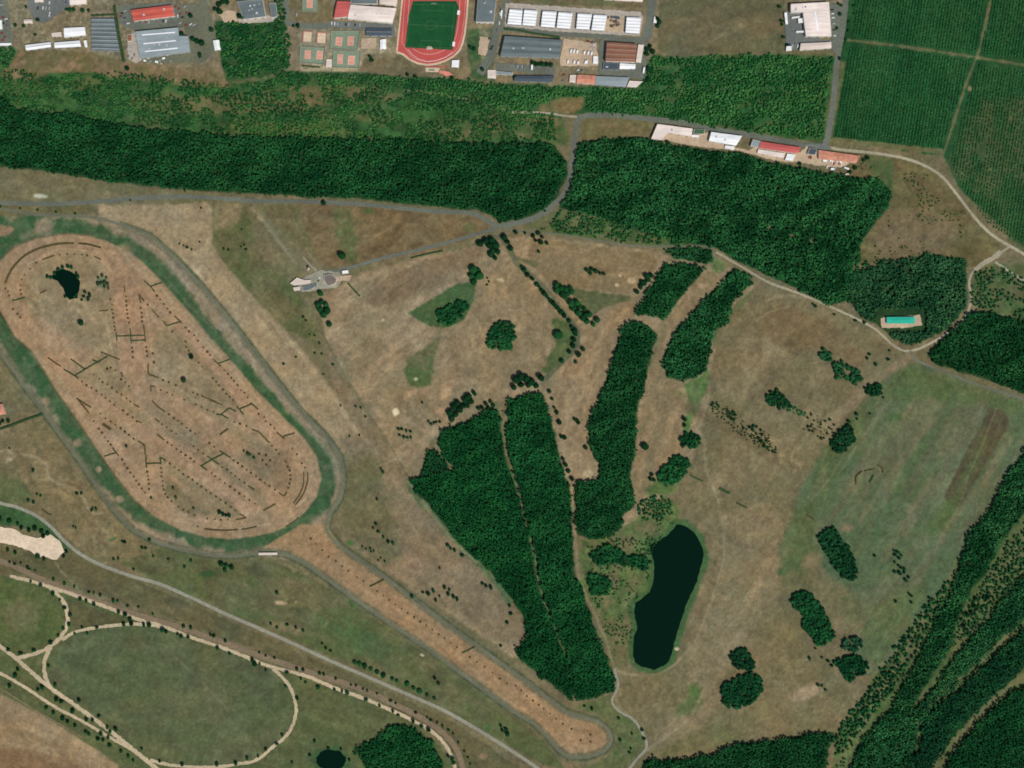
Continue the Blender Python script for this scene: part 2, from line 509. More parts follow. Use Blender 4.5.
WOODS['south_round'] = [(353, 748), (373, 741), (391, 726), (403, 724), (418, 731), (433, 743), (442, 761), (446, 790), (372, 790), (363, 760)]
WOODS['band_west'] = [(1040, 436), (1024, 452), (1008, 474), (990, 509), (968, 534), (956, 576), (953, 591), (933, 626), (908, 676), (888, 712), (862, 740), (840, 790), (876, 768), (898, 735), (922, 690), (948, 650), (958, 620), (972, 588), (985, 576), (1000, 544), (1024, 512), (1040, 500)]
WOODS['band_mid'] = [(1040, 560), (1020, 580), (985, 622), (950, 662), (932, 690), (900, 724), (868, 768), (850, 800), (905, 800), (914, 760), (918, 726), (943, 696), (975, 666), (1018, 626), (1040, 606)]
WOODS['band_south'] = [(1040, 618), (1020, 632), (977, 672), (945, 700), (922, 720), (920, 745), (905, 790), (928, 775), (950, 742), (972, 716), (1000, 690), (1024, 668), (1040, 660)]
WOODS['corner'] = [(1040, 684), (1016, 690), (996, 706), (974, 728), (950, 756), (930, 800), (1060, 800)]
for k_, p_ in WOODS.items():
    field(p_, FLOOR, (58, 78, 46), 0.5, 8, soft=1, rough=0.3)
field([(560, 210), (600, 214), (640, 228), (690, 240), (712, 246), (690, 248), (620, 244), (540, 232), (520, 228), (536, 218)], (76, 94, 56), (108, 102, 72), 0.7, 10, 12, 2, soft=2, mot=0.18)
field([(975, 270), (1000, 262), (1060, 290), (1060, 324), (985, 312), (970, 300)], (72, 92, 56), (104, 96, 68), 0.7, 9, 30, 2, soft=2, mot=0.18)
field([(1000, 268), (1060, 256), (1060, 276), (1024, 276)], (70, 88, 52), (100, 96, 64), 0.6, 8, soft=2)
# --- west: verge between road and racecourse
field([(-90, 160), (0, 168), (100, 182), (160, 190), (260, 196), (250, 204), (100, 206), (-90, 206)], (116, 106, 80), (100, 96, 66), 0.6, 12, 5, 3, soft=2)
field([(-90, 204), (92, 203), (92, 214), (-90, 212)], (112, 98, 70), (96, 96, 62), 0.5, 9, soft=1)
field([(96, 206), (212, 203), (214, 245), (224, 262), (250, 298), (300, 350), (345, 410), (380, 460), (420, 520), (480, 580), (520, 640), (520, 662), (420, 594), (345, 540), (340, 520), (350, 480), (330, 436), (270, 376), (180, 260), (130, 226), (100, 220)], TAN, (148, 126, 98), 0.7, 16, 52, 3.5, soft=2, mot=0.10)
streak([(222, 262), (255, 302), (300, 352), (340, 404), (358, 434)], (164, 142, 112), 5, 0.6, 3)
streak([(215, 250), (248, 300), (292, 352), (322, 392)], (128, 110, 84), 5, 0.4, 4)
field([(212, 203), (244, 200), (250, 208), (256, 250), (300, 292), (318, 318), (330, 346), (314, 344), (290, 330), (256, 300), (226, 266), (213, 246)], OLIVE, (84, 92, 56), 0.7, 13, 45, 2, soft=2)
field([(212, 203), (240, 202), (244, 224), (214, 230)], (140, 120, 92), None, soft=3, op=0.7)
field([(318, 318), (332, 350), (370, 420), (402, 468), (440, 520), (480, 560), (540, 640), (510, 640), (440, 590), (420, 540), (380, 470), (330, 380)], (116, 102, 78), (132, 112, 90), 0.6, 16, 52, 3, soft=3)
field([(340, 430), (372, 436), (400, 480), (440, 530), (484, 584), (520, 640), (510, 650), (430, 600), (345, 542), (330, 520), (342, 480)], (122, 107, 84), (132, 114, 92), 0.6, 14, 50, 2.5, soft=7)
field([(340, 452), (372, 448), (388, 500), (402, 545), (398, 570), (384, 562), (346, 540), (333, 520)], (102, 96, 70), (90, 94, 62), 0.6, 12, 50, 2, soft=9, op=.75)
# triangle between the two roads
field([(250, 206), (350, 202), (430, 212), (480, 214), (496, 228), (480, 236), (430, 252), (380, 262), (330, 268), (316, 258), (290, 238), (258, 212)], BROWN, (120, 104, 76), 0.7, 13, -15, 2, soft=1, mot=0.14)
field([(246, 204), (300, 204), (306, 230), (318, 258), (302, 250), (270, 222), (252, 212)], (112, 100, 72), (96, 96, 62), 0.6, 9, soft=2)
field([(330, 206), (352, 206), (356, 240), (364, 260), (346, 264), (340, 240)], (88, 97, 60), (104, 96, 64), 0.6, 8, soft=5, rough=.4, op=.8)
blob(368, 211, 8, 4, (72, 98, 50), 0.7); blob(470, 228, 8, 6, (92, 98, 60), 0.6)
# --- golf course, middle
GOLF = [(318, 300), (356, 274), (430, 256), (486, 244), (504, 238), (530, 236), (600, 244), (640, 250), (720, 262), (760, 292), (730, 340), (716, 380), (690, 470), (640, 520), (600, 540), (560, 500), (540, 400), (500, 400), (430, 440), (420, 480), (404, 472), (380, 430), (330, 350)]
field(GOLF, (146, 124, 98), (126, 112, 86), 0.7, 14, -35, 2.5, soft=2, mot=0.12)
field([(360, 290), (420, 262), (486, 244), (478, 262), (440, 280), (400, 302), (370, 308)], (118, 100, 78), (130, 108, 84), 0.6, 10, -35, 3, soft=3)
field([(500, 258), (520, 270), (560, 320), (560, 370), (540, 380), (500, 376), (470, 380), (440, 380), (452, 330), (478, 300), (494, 270)], (142, 120, 92), (126, 108, 82), 0.6, 12, 75, 2.5, soft=3)
field([(407, 313), (430, 300), (456, 284), (476, 282), (474, 300), (464, 320), (448, 328), (430, 326), (418, 320)], (70, 92, 56), (82, 94, 62), 0.5, 7, soft=1)
field([(438, 336), (441, 334), (434, 360), (432, 384), (420, 388), (408, 382), (404, 370), (408, 356), (424, 350)], (104, 100, 70), (80, 96, 60), 0.6, 8, soft=2)
field([(404, 366), (430, 372), (430, 384), (420, 388), (408, 382)], (78, 96, 58), None, soft=2, op=0.8)
field([(380, 405), (400, 398), (430, 396), (440, 420), (420, 440), (390, 430), (370, 410)], (140, 120, 94), (120, 106, 80), 0.5, 9, 40, 2, soft=4)
field([(530, 238), (600, 246), (648, 254), (660, 260), (648, 276), (632, 294), (590, 292), (545, 280), (528, 262)], (140, 116, 86), (124, 106, 78), 0.7, 12, 5, 5, soft=2)
field([(514, 256), (540, 262), (536, 268), (518, 260)], (96, 94, 66), None, soft=1)
field([(572, 288), (600, 292), (630, 296), (632, 300), (604, 308), (592, 316), (580, 310), (574, 300)], (88, 92, 62), (100, 98, 68), 0.5, 8, soft=1)
field([(552, 318), (570, 322), (580, 334), (578, 350), (560, 366), (546, 376), (540, 370), (556, 345)], (74, 92, 56), (92, 98, 64), 0.6, 7, soft=2, rough=.35)
field([(634, 300), (640, 316), (662, 320), (654, 336), (636, 324), (620, 330), (612, 352), (600, 380), (588, 420), (590, 450), (596, 470), (586, 480), (574, 482), (562, 450), (552, 410), (556, 384), (575, 350), (590, 325), (612, 310)], (146, 122, 94), (128, 110, 84), 0.5, 10, 110, 3, soft=2)
field([(706, 270), (718, 276), (716, 288), (690, 316), (672, 334), (660, 364), (676, 390), (700, 386), (706, 378), (700, 420), (676, 462), (660, 472), (640, 506), (632, 480), (636, 450), (644, 390), (652, 345), (664, 324), (690, 290)], (140, 118, 90), (118, 106, 80), 0.6, 11, 105, 3.5, soft=2)
streak([(665, 326), (655, 350), (650, 372)], (110, 104, 76), 4, 0.6, 2)
blob(703, 286, 6, 4, (160, 134, 106), 0.8); blob(632, 281, 7, 4, (170, 146, 112), 0.9); blob(617, 285, 3, 2.5, (196, 176, 140), 0.9); blob(620, 276, 2.5, 2, (180, 158, 122), 0.8)
blob(587, 473, 6.5, 5, (178, 154, 120), 0.9); blob(678, 395, 7, 6, (112, 106, 72), 0.7)
blob(383, 320, 3, 2, (186, 166, 134), 0.9, rot=-40); blob(500, 280, 5, 2.5, (190, 168, 134), 0.9, rot=8); blob(416, 379, 2.2, 1.6, (180, 176, 150), 0.8)
blob(396, 412, 4.2, 4.2, (214, 198, 164), 1.0, hard=0.75); blob(440, 411, 6, 5, (168, 128, 100), 0.7); blob(406, 420, 6, 4, (154, 132, 106), 0.6); blob(425, 430, 4, 3, (156, 122, 98), 0.5)
field([(712, 258), (726, 262), (724, 274), (712, 270)], (96, 112, 68), None, soft=2)
field([(712, 335), (732, 310), (752, 290), (756, 300), (738, 312), (724, 336), (712, 350)], (82, 100, 58), (110, 104, 74), 0.6, 7, soft=2)
field([(684, 384), (712, 370), (708, 388), (694, 420), (688, 436), (682, 430), (690, 404)], (84, 110, 62), (106, 104, 72), 0.6, 7, soft=2)
# --- east fields
EAST = [(756, 286), (772, 284), (800, 296), (840, 312), (876, 334), (900, 350), (896, 364), (872, 384), (850, 420), (826, 440), (806, 480), (786, 540), (778, 600), (786, 660), (820, 720), (800, 738), (736, 746), (690, 760), (650, 760), (642, 740), (620, 690), (640, 672), (664, 668), (690, 620), (704, 570), (700, 530), (684, 520), (680, 490), (706, 440), (712, 360), (736, 318)]
field(EAST, (121, 107, 81), (108, 100, 73), 0.7, 20, -60, 2, soft=2, mot=0.12)
field([(775, 300), (830, 322), (868, 356), (858, 372), (820, 350), (786, 350), (756, 330)], (110, 94, 68), (124, 104, 76), 0.6, 10, -15, 3, soft=4)
field([(724, 312), (752, 306), (768, 298), (786, 300), (760, 320), (740, 340), (728, 370), (718, 372), (712, 350)], (112, 100, 72), (124, 106, 80), 0.5, 9, soft=3)
field([(715, 520), (752, 500), (790, 520), (776, 600), (730, 660), (700, 730), (660, 752), (650, 740), (680, 690), (700, 640), (720, 580)], (134, 117, 90), (118, 106, 79), 0.6, 18, -55, 3, soft=8)
field([(772, 600), (800, 640), (830, 700), (836, 730), (780, 738), (720, 740), (740, 700), (750, 650)], (116, 104, 74), (126, 110, 82), 0.6, 14, -30, 2, soft=6)
field([(678, 690), (704, 680), (704, 714), (690, 710), (676, 718), (668, 712)], (70, 98, 54), (100, 100, 66), 0.6, 6, soft=5, op=.85)
field([(646, 756), (700, 728), (740, 716), (760, 724), (740, 740), (700, 752)], (104, 100, 68), (122, 106, 78), 0.6, 9, -25, 2, soft=3)
MEAD = [(900, 366), (920, 362), (960, 378), (1000, 394), (1060, 412), (1060, 430), (1024, 448), (990, 506), (958, 560), (944, 590), (900, 650), (870, 680), (850, 650), (866, 630), (860, 600), (836, 580), (816, 560), (780, 576), (778, 552), (796, 500), (814, 460), (838, 444), (862, 420), (870, 396)]
field(MEAD, (99, 102, 76), (80, 98, 68), 0.75, 20, 122, 4.5, soft=3, mot=0.12)
field([(782, 560), (796, 510), (822, 450), (866, 400), (880, 400), (850, 450), (820, 500), (812, 540), (820, 560), (800, 580)], (86, 98, 64), (106, 100, 72), 0.5, 13, 110, 2, soft=5)
field([(900, 366), (960, 380), (1000, 396), (1024, 402), (1024, 416), (980, 404), (930, 400), (880, 400)], (84, 98, 62), (98, 100, 68), 0.5, 10, soft=4)
field([(958, 384), (990, 394), (1012, 420), (1008, 442), (990, 454), (984, 430), (1000, 412), (980, 400)], (92, 98, 64), None, soft=6, op=0.6)
field([(990, 407), (1004, 411), (1010, 424), (996, 446), (974, 484), (962, 506), (952, 508), (944, 498), (962, 460), (978, 430)], (82, 74, 54), (92, 84, 62), 0.5, 9, 120, 2, soft=1, op=0.95)
for a_, b_, w_, c_, o_ in (((955, 400), (880, 520), 5, (78, 98, 66), .5), ((985, 402), (905, 535), 4, (116, 106, 82), .45), ((930, 400), (840, 530), 6, (110, 104, 78), .4), ((905, 390), (846, 470), 5, (80, 96, 64), .5), ((984, 440), (942, 530), 8, (84, 98, 58), .5), ((952, 502), (930, 530), 8, (80, 99, 56), .55), ((926, 436), (896, 490), 4, (82, 100, 64), .7), ((940, 460), (912, 500), 6, (74, 98, 62), .7), ((930, 420), (860, 520), 4, (122, 110, 84), .5), ((956, 430), (884, 560), 4, (120, 108, 82), .5), ((912, 406), (850, 490), 4, (116, 106, 78), .5), ((990, 470), (940, 540), 4, (118, 106, 80), .5), ((1010, 440), (986, 480), 6, (120, 110, 84), .5)):
    streak([a_, b_], c_, w_, o_, 4, jag=1.5)
blob(894, 417, 9, 6, (76, 96, 58), 0.8); blob(880, 533, 8, 5, (74, 96, 58), 0.7); blob(848, 528, 8, 5, (136, 112, 90), 0.7); blob(812, 560, 10, 12, (128, 110, 84), 0.8, rot=40); blob(782, 572, 6, 5, (72, 96, 58), 0.7)
field([(840, 600), (856, 594), (866, 618), (852, 622), (842, 612)], (90, 96, 66), (118, 106, 80), 0.4, 8, soft=3)
blob(808, 692, 18, 9, (164, 138, 110), 0.85, rot=-25)
field([(780, 580), (800, 572), (812, 590), (796, 600)], (100, 98, 70), None, soft=3)
field([(866, 610), (900, 590), (930, 580), (910, 630), (876, 668), (862, 640)], (88, 100, 66), (100, 100, 70), 0.6, 12, 130, 2, soft=4)
# corner bands: loose scrub and strips between the woods
field([(944, 588), (960, 560), (984, 540), (1024, 500), (1060, 480), (1060, 800), (824, 800), (838, 732), (862, 696), (880, 670), (904, 646)], (76, 92, 54), (110, 102, 72), 0.6, 9, 128, 3, soft=2, mot=0.15)
for k_ in ('band_west', 'band_mid', 'band_south', 'corner'):
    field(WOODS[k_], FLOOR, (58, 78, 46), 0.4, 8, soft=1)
field([(1024, 512), (1040, 530), (1016, 578), (975, 628), (948, 650), (958, 622), (986, 580), (1002, 546)], (98, 101, 66), (82, 97, 58), 0.6, 8, 125, 2, soft=2)
streak([(1040, 664), (1024, 676), (993, 698), (968, 725), (943, 753), (926, 780)], (106, 104, 72), 4.5, 0.9, 2, jag=2.0)
streak([(1018, 622), (998, 644), (975, 664), (943, 692), (920, 716), (916, 730)], (112, 108, 76), 3, 0.9, 1.5, jag=1.2)
field([(872, 690), (892, 678), (884, 700), (868, 728), (852, 752), (836, 790), (826, 790), (844, 748)], (96, 106, 66), (110, 104, 72), 0.5, 7, soft=2)
streak([(940, 592), (925, 618), (912, 640), (895, 668), (880, 694)], (110, 106, 76), 4, 0.8, 2, jag=1.5)
# --- round the lake
field([(580, 540), (612, 536), (640, 516), (668, 496), (682, 510), (670, 534), (652, 552), (652, 585), (634, 603), (634, 640), (628, 660), (618, 672), (604, 640), (594, 610), (582, 584)], (86, 100, 60), (114, 102, 74), 0.75, 9, 60, 1.5, soft=2, mot=0.18)
field([(640, 496), (672, 494), (680, 470), (650, 484)], (84, 100, 58), None, soft=3)
LAKE = [(649, 545), (660, 540), (669, 534), (677, 524), (684, 525), (691, 530), (697, 536), (702, 546), (704, 556), (699, 574), (697, 581), (692, 592), (687, 603), (683, 615), (679, 628), (675, 641), (672, 653), (669, 661), (664, 666), (654, 670), (642, 667), (635, 662), (633, 656), (634, 636), (637, 630), (636, 621), (634, 612), (635, 603), (644, 597), (650, 592), (652, 586), (654, 575), (654, 564), (652, 554)]
D_ = line_dist(LAKE + [LAKE[0]])
put(1 - sstep(D_ + 1.5 * EDGE_N, 3.0, 7.5), (66, 94, 56), 0.95)
streak([(616, 669), (625, 674), (642, 676), (660, 674), (676, 664), (686, 652)], (150, 132, 104), 2, 0.7, 1)
blob(677, 649, 3, 2, (190, 170, 140), 0.9)
field([(612, 680), (640, 676), (672, 672), (690, 690), (670, 720), (648, 740), (634, 722), (616, 706)], (112, 102, 74), (122, 108, 82), 0.5, 10, soft=3)
field([(574, 706), (614, 694), (616, 708), (640, 724), (646, 746), (626, 770), (580, 772), (610, 756), (616, 738), (598, 716)], (88, 98, 60), (106, 100, 70), 0.6, 8, soft=2)
# --- the racecourse oval
OVAL = [(-12, 283), (-10, 272), (0, 261), (15, 247), (37, 238), (65, 234), (90, 236), (107, 241), (122, 248), (140, 259.5), (160, 279.5), (185, 307), (210, 337), (235, 364.5), (252, 385), (271, 404), (288, 421.5), (306, 440), (317, 457), (321.5, 479), (317, 496.5), (306, 511.5), (288, 526.5), (268, 534), (256, 536), (230, 539.5), (205, 537), (180, 530), (155, 516.5), (135, 501.5), (117.5, 479), (97.5, 451.5), (77.5, 421.5), (55, 389), (50, 379.5), (32.5, 352), (15, 337), (7.5, 324.5), (0, 312), (-8, 298)]
PERI = [(0, 352), (20, 379.5), (40, 406.5), (60, 434), (82, 464), (100, 491.5), (115, 511.5), (132, 529), (155, 541.5), (180, 549), (210, 555), (235, 556), (256, 553)]
field([(-90, 214), (90, 218), (130, 226), (170, 252), (225, 314), (278, 382), (326, 436), (344, 478), (338, 500), (326, 530), (300, 562), (256, 554), (210, 556), (155, 542), (115, 512), (60, 436), (0, 354), (-90, 250)], (142, 122, 100), (124, 114, 92), 0.6, 9, 50, 3, soft=1)
m_ring = blur(poly_mask([(-90, 222), (0, 216), (40, 214), (95, 222), (130, 234), (162, 260), (192, 294), (230, 346), (266, 384), (300, 418), (330, 448), (338, 478), (330, 506), (306, 534), (270, 548), (230, 552), (190, 544), (150, 528), (118, 505), (88, 466), (52, 414), (20, 376), (0, 344), (-90, 280)]).astype(np.float32), 5)
rn = fbm(PX, PY, 13, seed=900, octv=3)
m_ring = sstep(m_ring + 0.30 * rn, 0.30, 0.80)
for x, y, r in ((43, 226, 9), (105, 402, 0), (86, 436, 0), (78, 443, 5), (62, 422, 0), (46, 402, 4), (120, 500, 4), (182, 540, 3), (98, 470, 3), (170, 540, 5)):
    if r: m_ring = m_ring * sstep(np.hypot(PX - x, (PY - y)) + 1.5 * rn, r * 0.6, r * 1.4)
field(m_ring, (64, 86, 58), (74, 94, 64), 0.6, 9, 50, 2, op=0.92)
put(m_ring * sstep(fbm(PX, PY, 10, seed=930, octv=3), 0.0, 0.7), (48, 82, 50), 0.7)
field([(-60, 224), (6, 226), (17, 228), (12, 233), (-10, 240), (-60, 250)], (150, 122, 96), None, soft=1)
streak([(22, 238), (38, 230), (46, 220)], (142, 122, 98), 4, 0.5, 3)
field(OVAL, SOIL, (150, 124, 97), 0.7, 15, 48, 2.5, soft=1, rough=0.1, mot=0.09)
field([(20, 294), (40, 262), (75, 250), (100, 262), (112, 300), (112, 340), (124, 372), (96, 352), (60, 330), (30, 312)], (146, 126, 98), (134, 116, 90), 0.6, 10, 30, 2, soft=4)
field([(150, 330), (176, 330), (216, 372), (236, 404), (214, 412), (160, 378)], (142, 122, 96), (128, 112, 86), 0.6, 10, 45, 2, soft=4)
field([(160, 416), (180, 420), (214, 450), (204, 464), (170, 440)], (130, 110, 88), None, soft=4, op=0.8)
field([(166, 480), (196, 490), (226, 510), (222, 518), (186, 512), (164, 496)], (122, 108, 80), (136, 116, 90), 0.5, 8, soft=4)
field([(250, 440), (290, 450), (290, 490), (262, 484), (240, 460)], (136, 112, 88), (124, 110, 84), 0.5, 8, soft=4)
field([(92, 358), (108, 358), (134, 386), (120, 398), (96, 380)], (132, 116, 88), None, soft=4, op=0.7)
streak([(62, 380), (90, 400), (138, 444), (200, 500), (250, 530)], (152, 126, 98), 9, 0.5, 5)
streak([(126, 250), (128, 300), (131, 344), (140, 386), (170, 412), (230, 462), (276, 500)], (152, 122, 96), 9, 0.5, 6)
field([(108, 250), (128, 252), (146, 286), (138, 300), (112, 290)], (146, 118, 92), None, soft=6, op=0.7)
blob(36, 305, 5, 4, (112, 104, 78), 0.6, rot=40); blob(103, 282, 8, 8, (92, 112, 86), 0.6); blob(250, 456, 6, 4, (92, 108, 74), 0.6, rot=30)
streak([(0, 260), (15, 246.5), (37, 237.5), (65, 233.5), (90, 235.5)], (112, 92, 70), 1.5, 0.7, 1)
streak([(0, 312), (15, 338), (32, 352), (55, 390), (78, 422), (98, 452), (118, 480), (136, 502), (150, 513)], (86, 80, 54), 1.6, 0.7, 1)
for pts_, w_ in (([(33, 353), (60, 385), (74, 404)], 5), ([(122, 248), (160, 292), (200, 340), (240, 386), (300, 450)], 7)):
    streak(pts_, (160, 136, 108), w_, 0.4, 3)
# SE arm (straight chute)
field([(262, 548), (300, 525), (328, 524), (342, 548), (381, 576), (412, 598), (456, 632), (512, 672), (537, 691), (566, 712), (597, 722), (608, 734), (610, 742), (603, 750), (587, 755), (570, 755), (558, 748), (548, 736), (534, 722), (512, 708), (468, 677), (431, 650), (396, 626), (363, 604), (323, 575), (288, 554)], (154, 124, 94), (144, 116, 88), 0.6, 12, 38, 4, soft=1, rough=0.1, mot=0.08)
# --- west edge fields
field([(-90, 356), (0, 356), (24, 388), (44, 414), (20, 424), (0, 430), (-90, 436)], (116, 104, 78), (104, 100, 72), 0.6, 9, soft=1)
field([(-90, 434), (40, 415), (60, 440), (88, 478), (118, 520), (140, 540), (180, 556), (130, 566), (90, 556), (60, 532), (36, 512), (0, 500), (-90, 490)], (124, 108, 80), (110, 100, 72), 0.7, 12, 30, 1.5, soft=2, mot=0.13)
field([(-90, 480), (20, 478), (34, 494), (24, 506), (-90, 500)], (88, 96, 62), None, soft=4, op=0.8)
for pts_ in ([(20, 454), (36, 457), (46, 464), (49, 478), (58, 484), (74, 488), (84, 498), (88, 508), (94, 514), (102, 513)], [(6, 462), (14, 456), (8, 450), (0, 452)]):
    streak(pts_, (154, 136, 108), 2.0, 0.7, 1.5)
blob(9, 459, 5, 3, (170, 146, 118), 0.7)
field([(0, 504), (32, 512), (50, 526), (62, 540), (76, 556), (60, 552), (40, 532), (16, 526), (-90, 518), (-90, 502)], (58, 86, 52), (72, 94, 60), 0.5, 7, soft=1)
field([(-90, 545), (30, 552), (60, 560), (66, 548), (90, 562), (140, 582), (256, 632), (300, 652), (400, 696), (456, 724), (520, 768), (470, 790), (440, 740), (380, 700), (256, 650), (140, 608), (40, 576), (-90, 566)], (92, 88, 62), (104, 94, 68), 0.6, 13, 25, 3, soft=1, mot=0.12)
# between chute and gravel road
field([(120, 562), (160, 548), (210, 558), (262, 558), (300, 572), (340, 594), (380, 622), (430, 656), (500, 700), (545, 742), (566, 770), (540, 764), (480, 728), (380, 678), (256, 624), (180, 592)], (96, 94, 66), (84, 94, 58), 0.7, 14, 30, 2.5, soft=1, mot=0.14)
field([(310, 618), (350, 620), (390, 650), (406, 668), (380, 664), (340, 648)], (72, 96, 58), (90, 96, 62), 0.6, 8, 30, 2, soft=6, op=.75, rough=.4)
field([(256, 580), (300, 576), (330, 590), (350, 604), (320, 610), (270, 604)], (108, 100, 74), (90, 94, 62), 0.5, 9, soft=4)
field([(256, 622), (300, 624), (318, 636), (280, 632)], (124, 108, 84), None, soft=4, op=0.6)
for x_, y_, rx, ry, c_, r_ in ((281, 603, 7, 2.5, (186, 154, 126), 5), (296, 602, 3, 1.5, (160, 140, 110), -20), (270, 554, 9, 2.5, (190, 172, 146), 3), (422, 655, 3, 1.5, (210, 196, 170), 20), (352, 603, 7, 4, (70, 96, 54), 35), (350, 543, 5, 3.5, (64, 100, 52), 0), (113, 539, 6, 2.2, (76, 100, 58), -25), (208, 574, 10, 4, (52, 84, 50), 0), (484, 756, 6, 4, (140, 116, 92), 0), (488, 729, 4, 6, (72, 94, 60), 20), (40, 196, 8, 3, (190, 184, 164), 5)):
    blob(x_, y_, rx, ry, c_, 0.85, rot=r_)
field([(404, 548), (424, 552), (430, 580), (404, 572)], (136, 112, 92), None, soft=4, op=0.7)
# golf / bottom ovals
field([(-90, 566), (40, 580), (100, 606), (256, 660), (340, 690), (420, 724), (452, 760), (470, 800), (-90, 800)], (92, 94, 62), (82, 92, 58), 0.6, 16, 20, 2.5, soft=1, mot=0.12)
field([(-90, 572), (30, 582), (56, 596), (65, 620), (52, 640), (20, 650), (-90, 640)], (80, 92, 54), (94, 96, 62), 0.6, 10, soft=2)
blob(20, 614, 26, 22, (112, 106, 80), 0.7, hard=0.3)
OV2 = [(62, 638), (75, 632), (100, 627), (130, 624), (150, 626), (165, 627), (195, 638), (225, 649), (256, 662), (272, 668), (285, 680), (294, 696), (296, 714), (288, 734), (270, 750), (256, 760), (215, 767), (175, 765), (155, 760), (130, 740), (100, 716), (72, 700), (50, 686), (46, 672), (52, 650)]
field(OV2, (92, 94, 66), (80, 91, 60), 0.6, 20, 20, 2, soft=2, mot=0.12)
blob(200, 700, 60, 30, (96, 96, 70), 0.5, rot=20, hard=0.2)
field([(70, 600), (120, 618), (124, 624), (100, 626), (72, 632), (68, 612)], (92, 86, 58), None, soft=2)
field([(-90, 690), (0, 694), (32, 710), (70, 732), (118, 764), (120, 800), (-90, 800)], (150, 126, 98), (132, 110, 84), 0.7, 16, 25, 3, soft=1, mot=0.1)
field([(-90, 748), (30, 750), (80, 764), (90, 800), (-90, 800)], (124, 98, 72), (140, 116, 90), 0.5, 8, 15, 4, soft=3)
blob(331, 760, 21, 15, (58, 88, 52), 0.9, hard=0.7)
blob(399.5, 460, 1.6, 3, (200, 186, 156), .9, rot=-30)
streak([(686, 406), (710, 418), (735, 432), (760, 450), (784, 464)], (100, 86, 62), 8, 0.6, 4, jag=2)
field([(776, 452), (800, 440), (806, 458), (796, 474), (780, 470)], (140, 122, 92), (104, 92, 64), 0.7, 4, soft=2, op=.8)
# dirt road round the racecourse: verge, painted hedge and ditch shade, pale strip
def offset(pts, d):
    P = np.array(pts, dtype=float); T = np.gradient(P, axis=0); T /= np.hypot(T[:, 0], T[:, 1])[:, None] + 1e-9
    return [tuple(q) for q in P + np.stack([-T[:, 1], T[:, 0]], 1) * d]


DIRT_A = [(120, 224.5), (150, 236), (175, 258), (200, 284.5), (225, 314.5), (256, 354), (278, 383), (301, 411.5), (326, 436.5), (340, 456.5), (344, 479), (340, 499), (330, 514), (327, 530), (341, 546.5), (381, 574.5), (411, 597), (456, 631), (512, 671), (537, 690), (567, 712), (597, 721), (609, 731), (611, 742), (604, 751), (587, 757), (569, 757), (557, 748.5), (547, 736), (534, 723.5), (512, 710.5), (468.5, 678.5), (431, 651), (396, 627), (363.5, 605), (323, 576), (306, 564), (288, 555), (271, 552), (256, 553), (235, 556), (210, 555), (180, 549), (155, 541.5), (132, 529), (115, 511.5), (100, 491.5), (82, 464), (60, 434), (40, 406.5), (20, 379.5), (0, 352), (-40, 300)]
streak(DIRT_A, (112, 106, 84), 7, 0.5, 3)
streak(offset(DIRT_A, -2.9), (78, 84, 60), 1.7, 0.85, 1, jag=0.4)  # hedge and ditch shade painted on the ground as a dark line
streak(offset(DIRT_A, 2.8), (92, 92, 70), 1.4, 0.6, 1, jag=0.5)  # fainter shade line painted along the opposite side
streak(offset(DIRT_A[:11], 6.5), (146, 130, 110), 5, 0.6, 3, jag=1)
streak([(500, 236), (507, 244), (516, 262), (540, 284), (566, 316), (577, 330), (578, 346), (566, 358), (552, 372), (543, 382)], (90, 94, 72), 4.4, 0.95, 1.5, jag=0.6)
streak([(405, 90), (440, 94), (470, 100), (490, 104), (512, 113)], (132, 126, 96), 1.7, 0.75, 1, jag=0.4)
# grass along the foot of the central forest
streak([(408, 483), (416, 497), (431, 510), (451, 538), (471, 558), (491, 576), (510, 602)], (78, 100, 66), 4, 0.85, 2, jag=1.5)
# farm track and other wheel-worn ground
streak([(913, 354), (903, 362), (880, 377), (868, 384), (856, 398), (838, 420), (826, 442)], (134, 116, 92), 6, 0.75, 4, jag=1.5)
streak([(262, 214), (270, 226), (288, 252), (302, 270)], (112, 108, 86), 3.5, 0.7, 2, jag=1)
streak([(262, 222), (284, 254)], (84, 88, 64), 2, 0.5, 2, jag=1)
# worn paths that are only trodden earth
PATHS = [([(704, 440), (706, 470), (718, 500), (724, 530), (724, 560), (712, 600), (696, 640), (686, 656)], 2.2), ([(507, 244), (516, 262), (540, 284), (566, 316), (577, 330)], 0.1), ([(300, 292), (320, 330), (345, 376), (366, 410), (384, 436), (400, 462), (412, 484)], 2.0), ([(412, 484), (430, 512), (452, 540), (476, 562)], 3), ([(400, 458), (412, 450), (438, 434), (452, 424), (470, 422), (490, 404)], 2.0), ([(385, 464), (400, 456)], 1.5), ([(436, 446), (446, 460), (456, 468), (430, 474), (408, 482)], 2.2), ([(498, 404), (502, 425), (505, 448), (508, 460)], 3.0), ([(500, 392), (530, 388), (545, 382)], 3), ([(545, 388), (552, 412), (560, 440), (568, 470), (573, 500), (575, 535), (578, 576)], 2.8), ([(578, 576), (584, 592), (596, 616), (606, 640), (614, 668), (618, 680), (614, 694), (620, 708), (634, 720)], 2.6), ([(530, 536), (535, 560), (540, 588), (550, 620), (562, 645), (574, 670)], 1.6), ([(768, 300), (786, 295), (806, 298)], 3), ([(664, 320), (644, 318), (634, 316)], 3), ([(637, 316), (652, 296), (660, 284), (668, 264), (690, 258)], 3.2), ([(758, 320), (768, 312), (790, 306)], 1.4), ([(704, 690), (690, 720), (664, 738), (646, 750)], 2.0), ([(296, 264), (280, 244), (264, 222), (252, 208)], 3.5), ([(320, 310), (332, 340)], 1.5), ([(55, 562), (62, 572), (80, 592)], 1.5), ([(385, 692), (385, 700)], 2)]
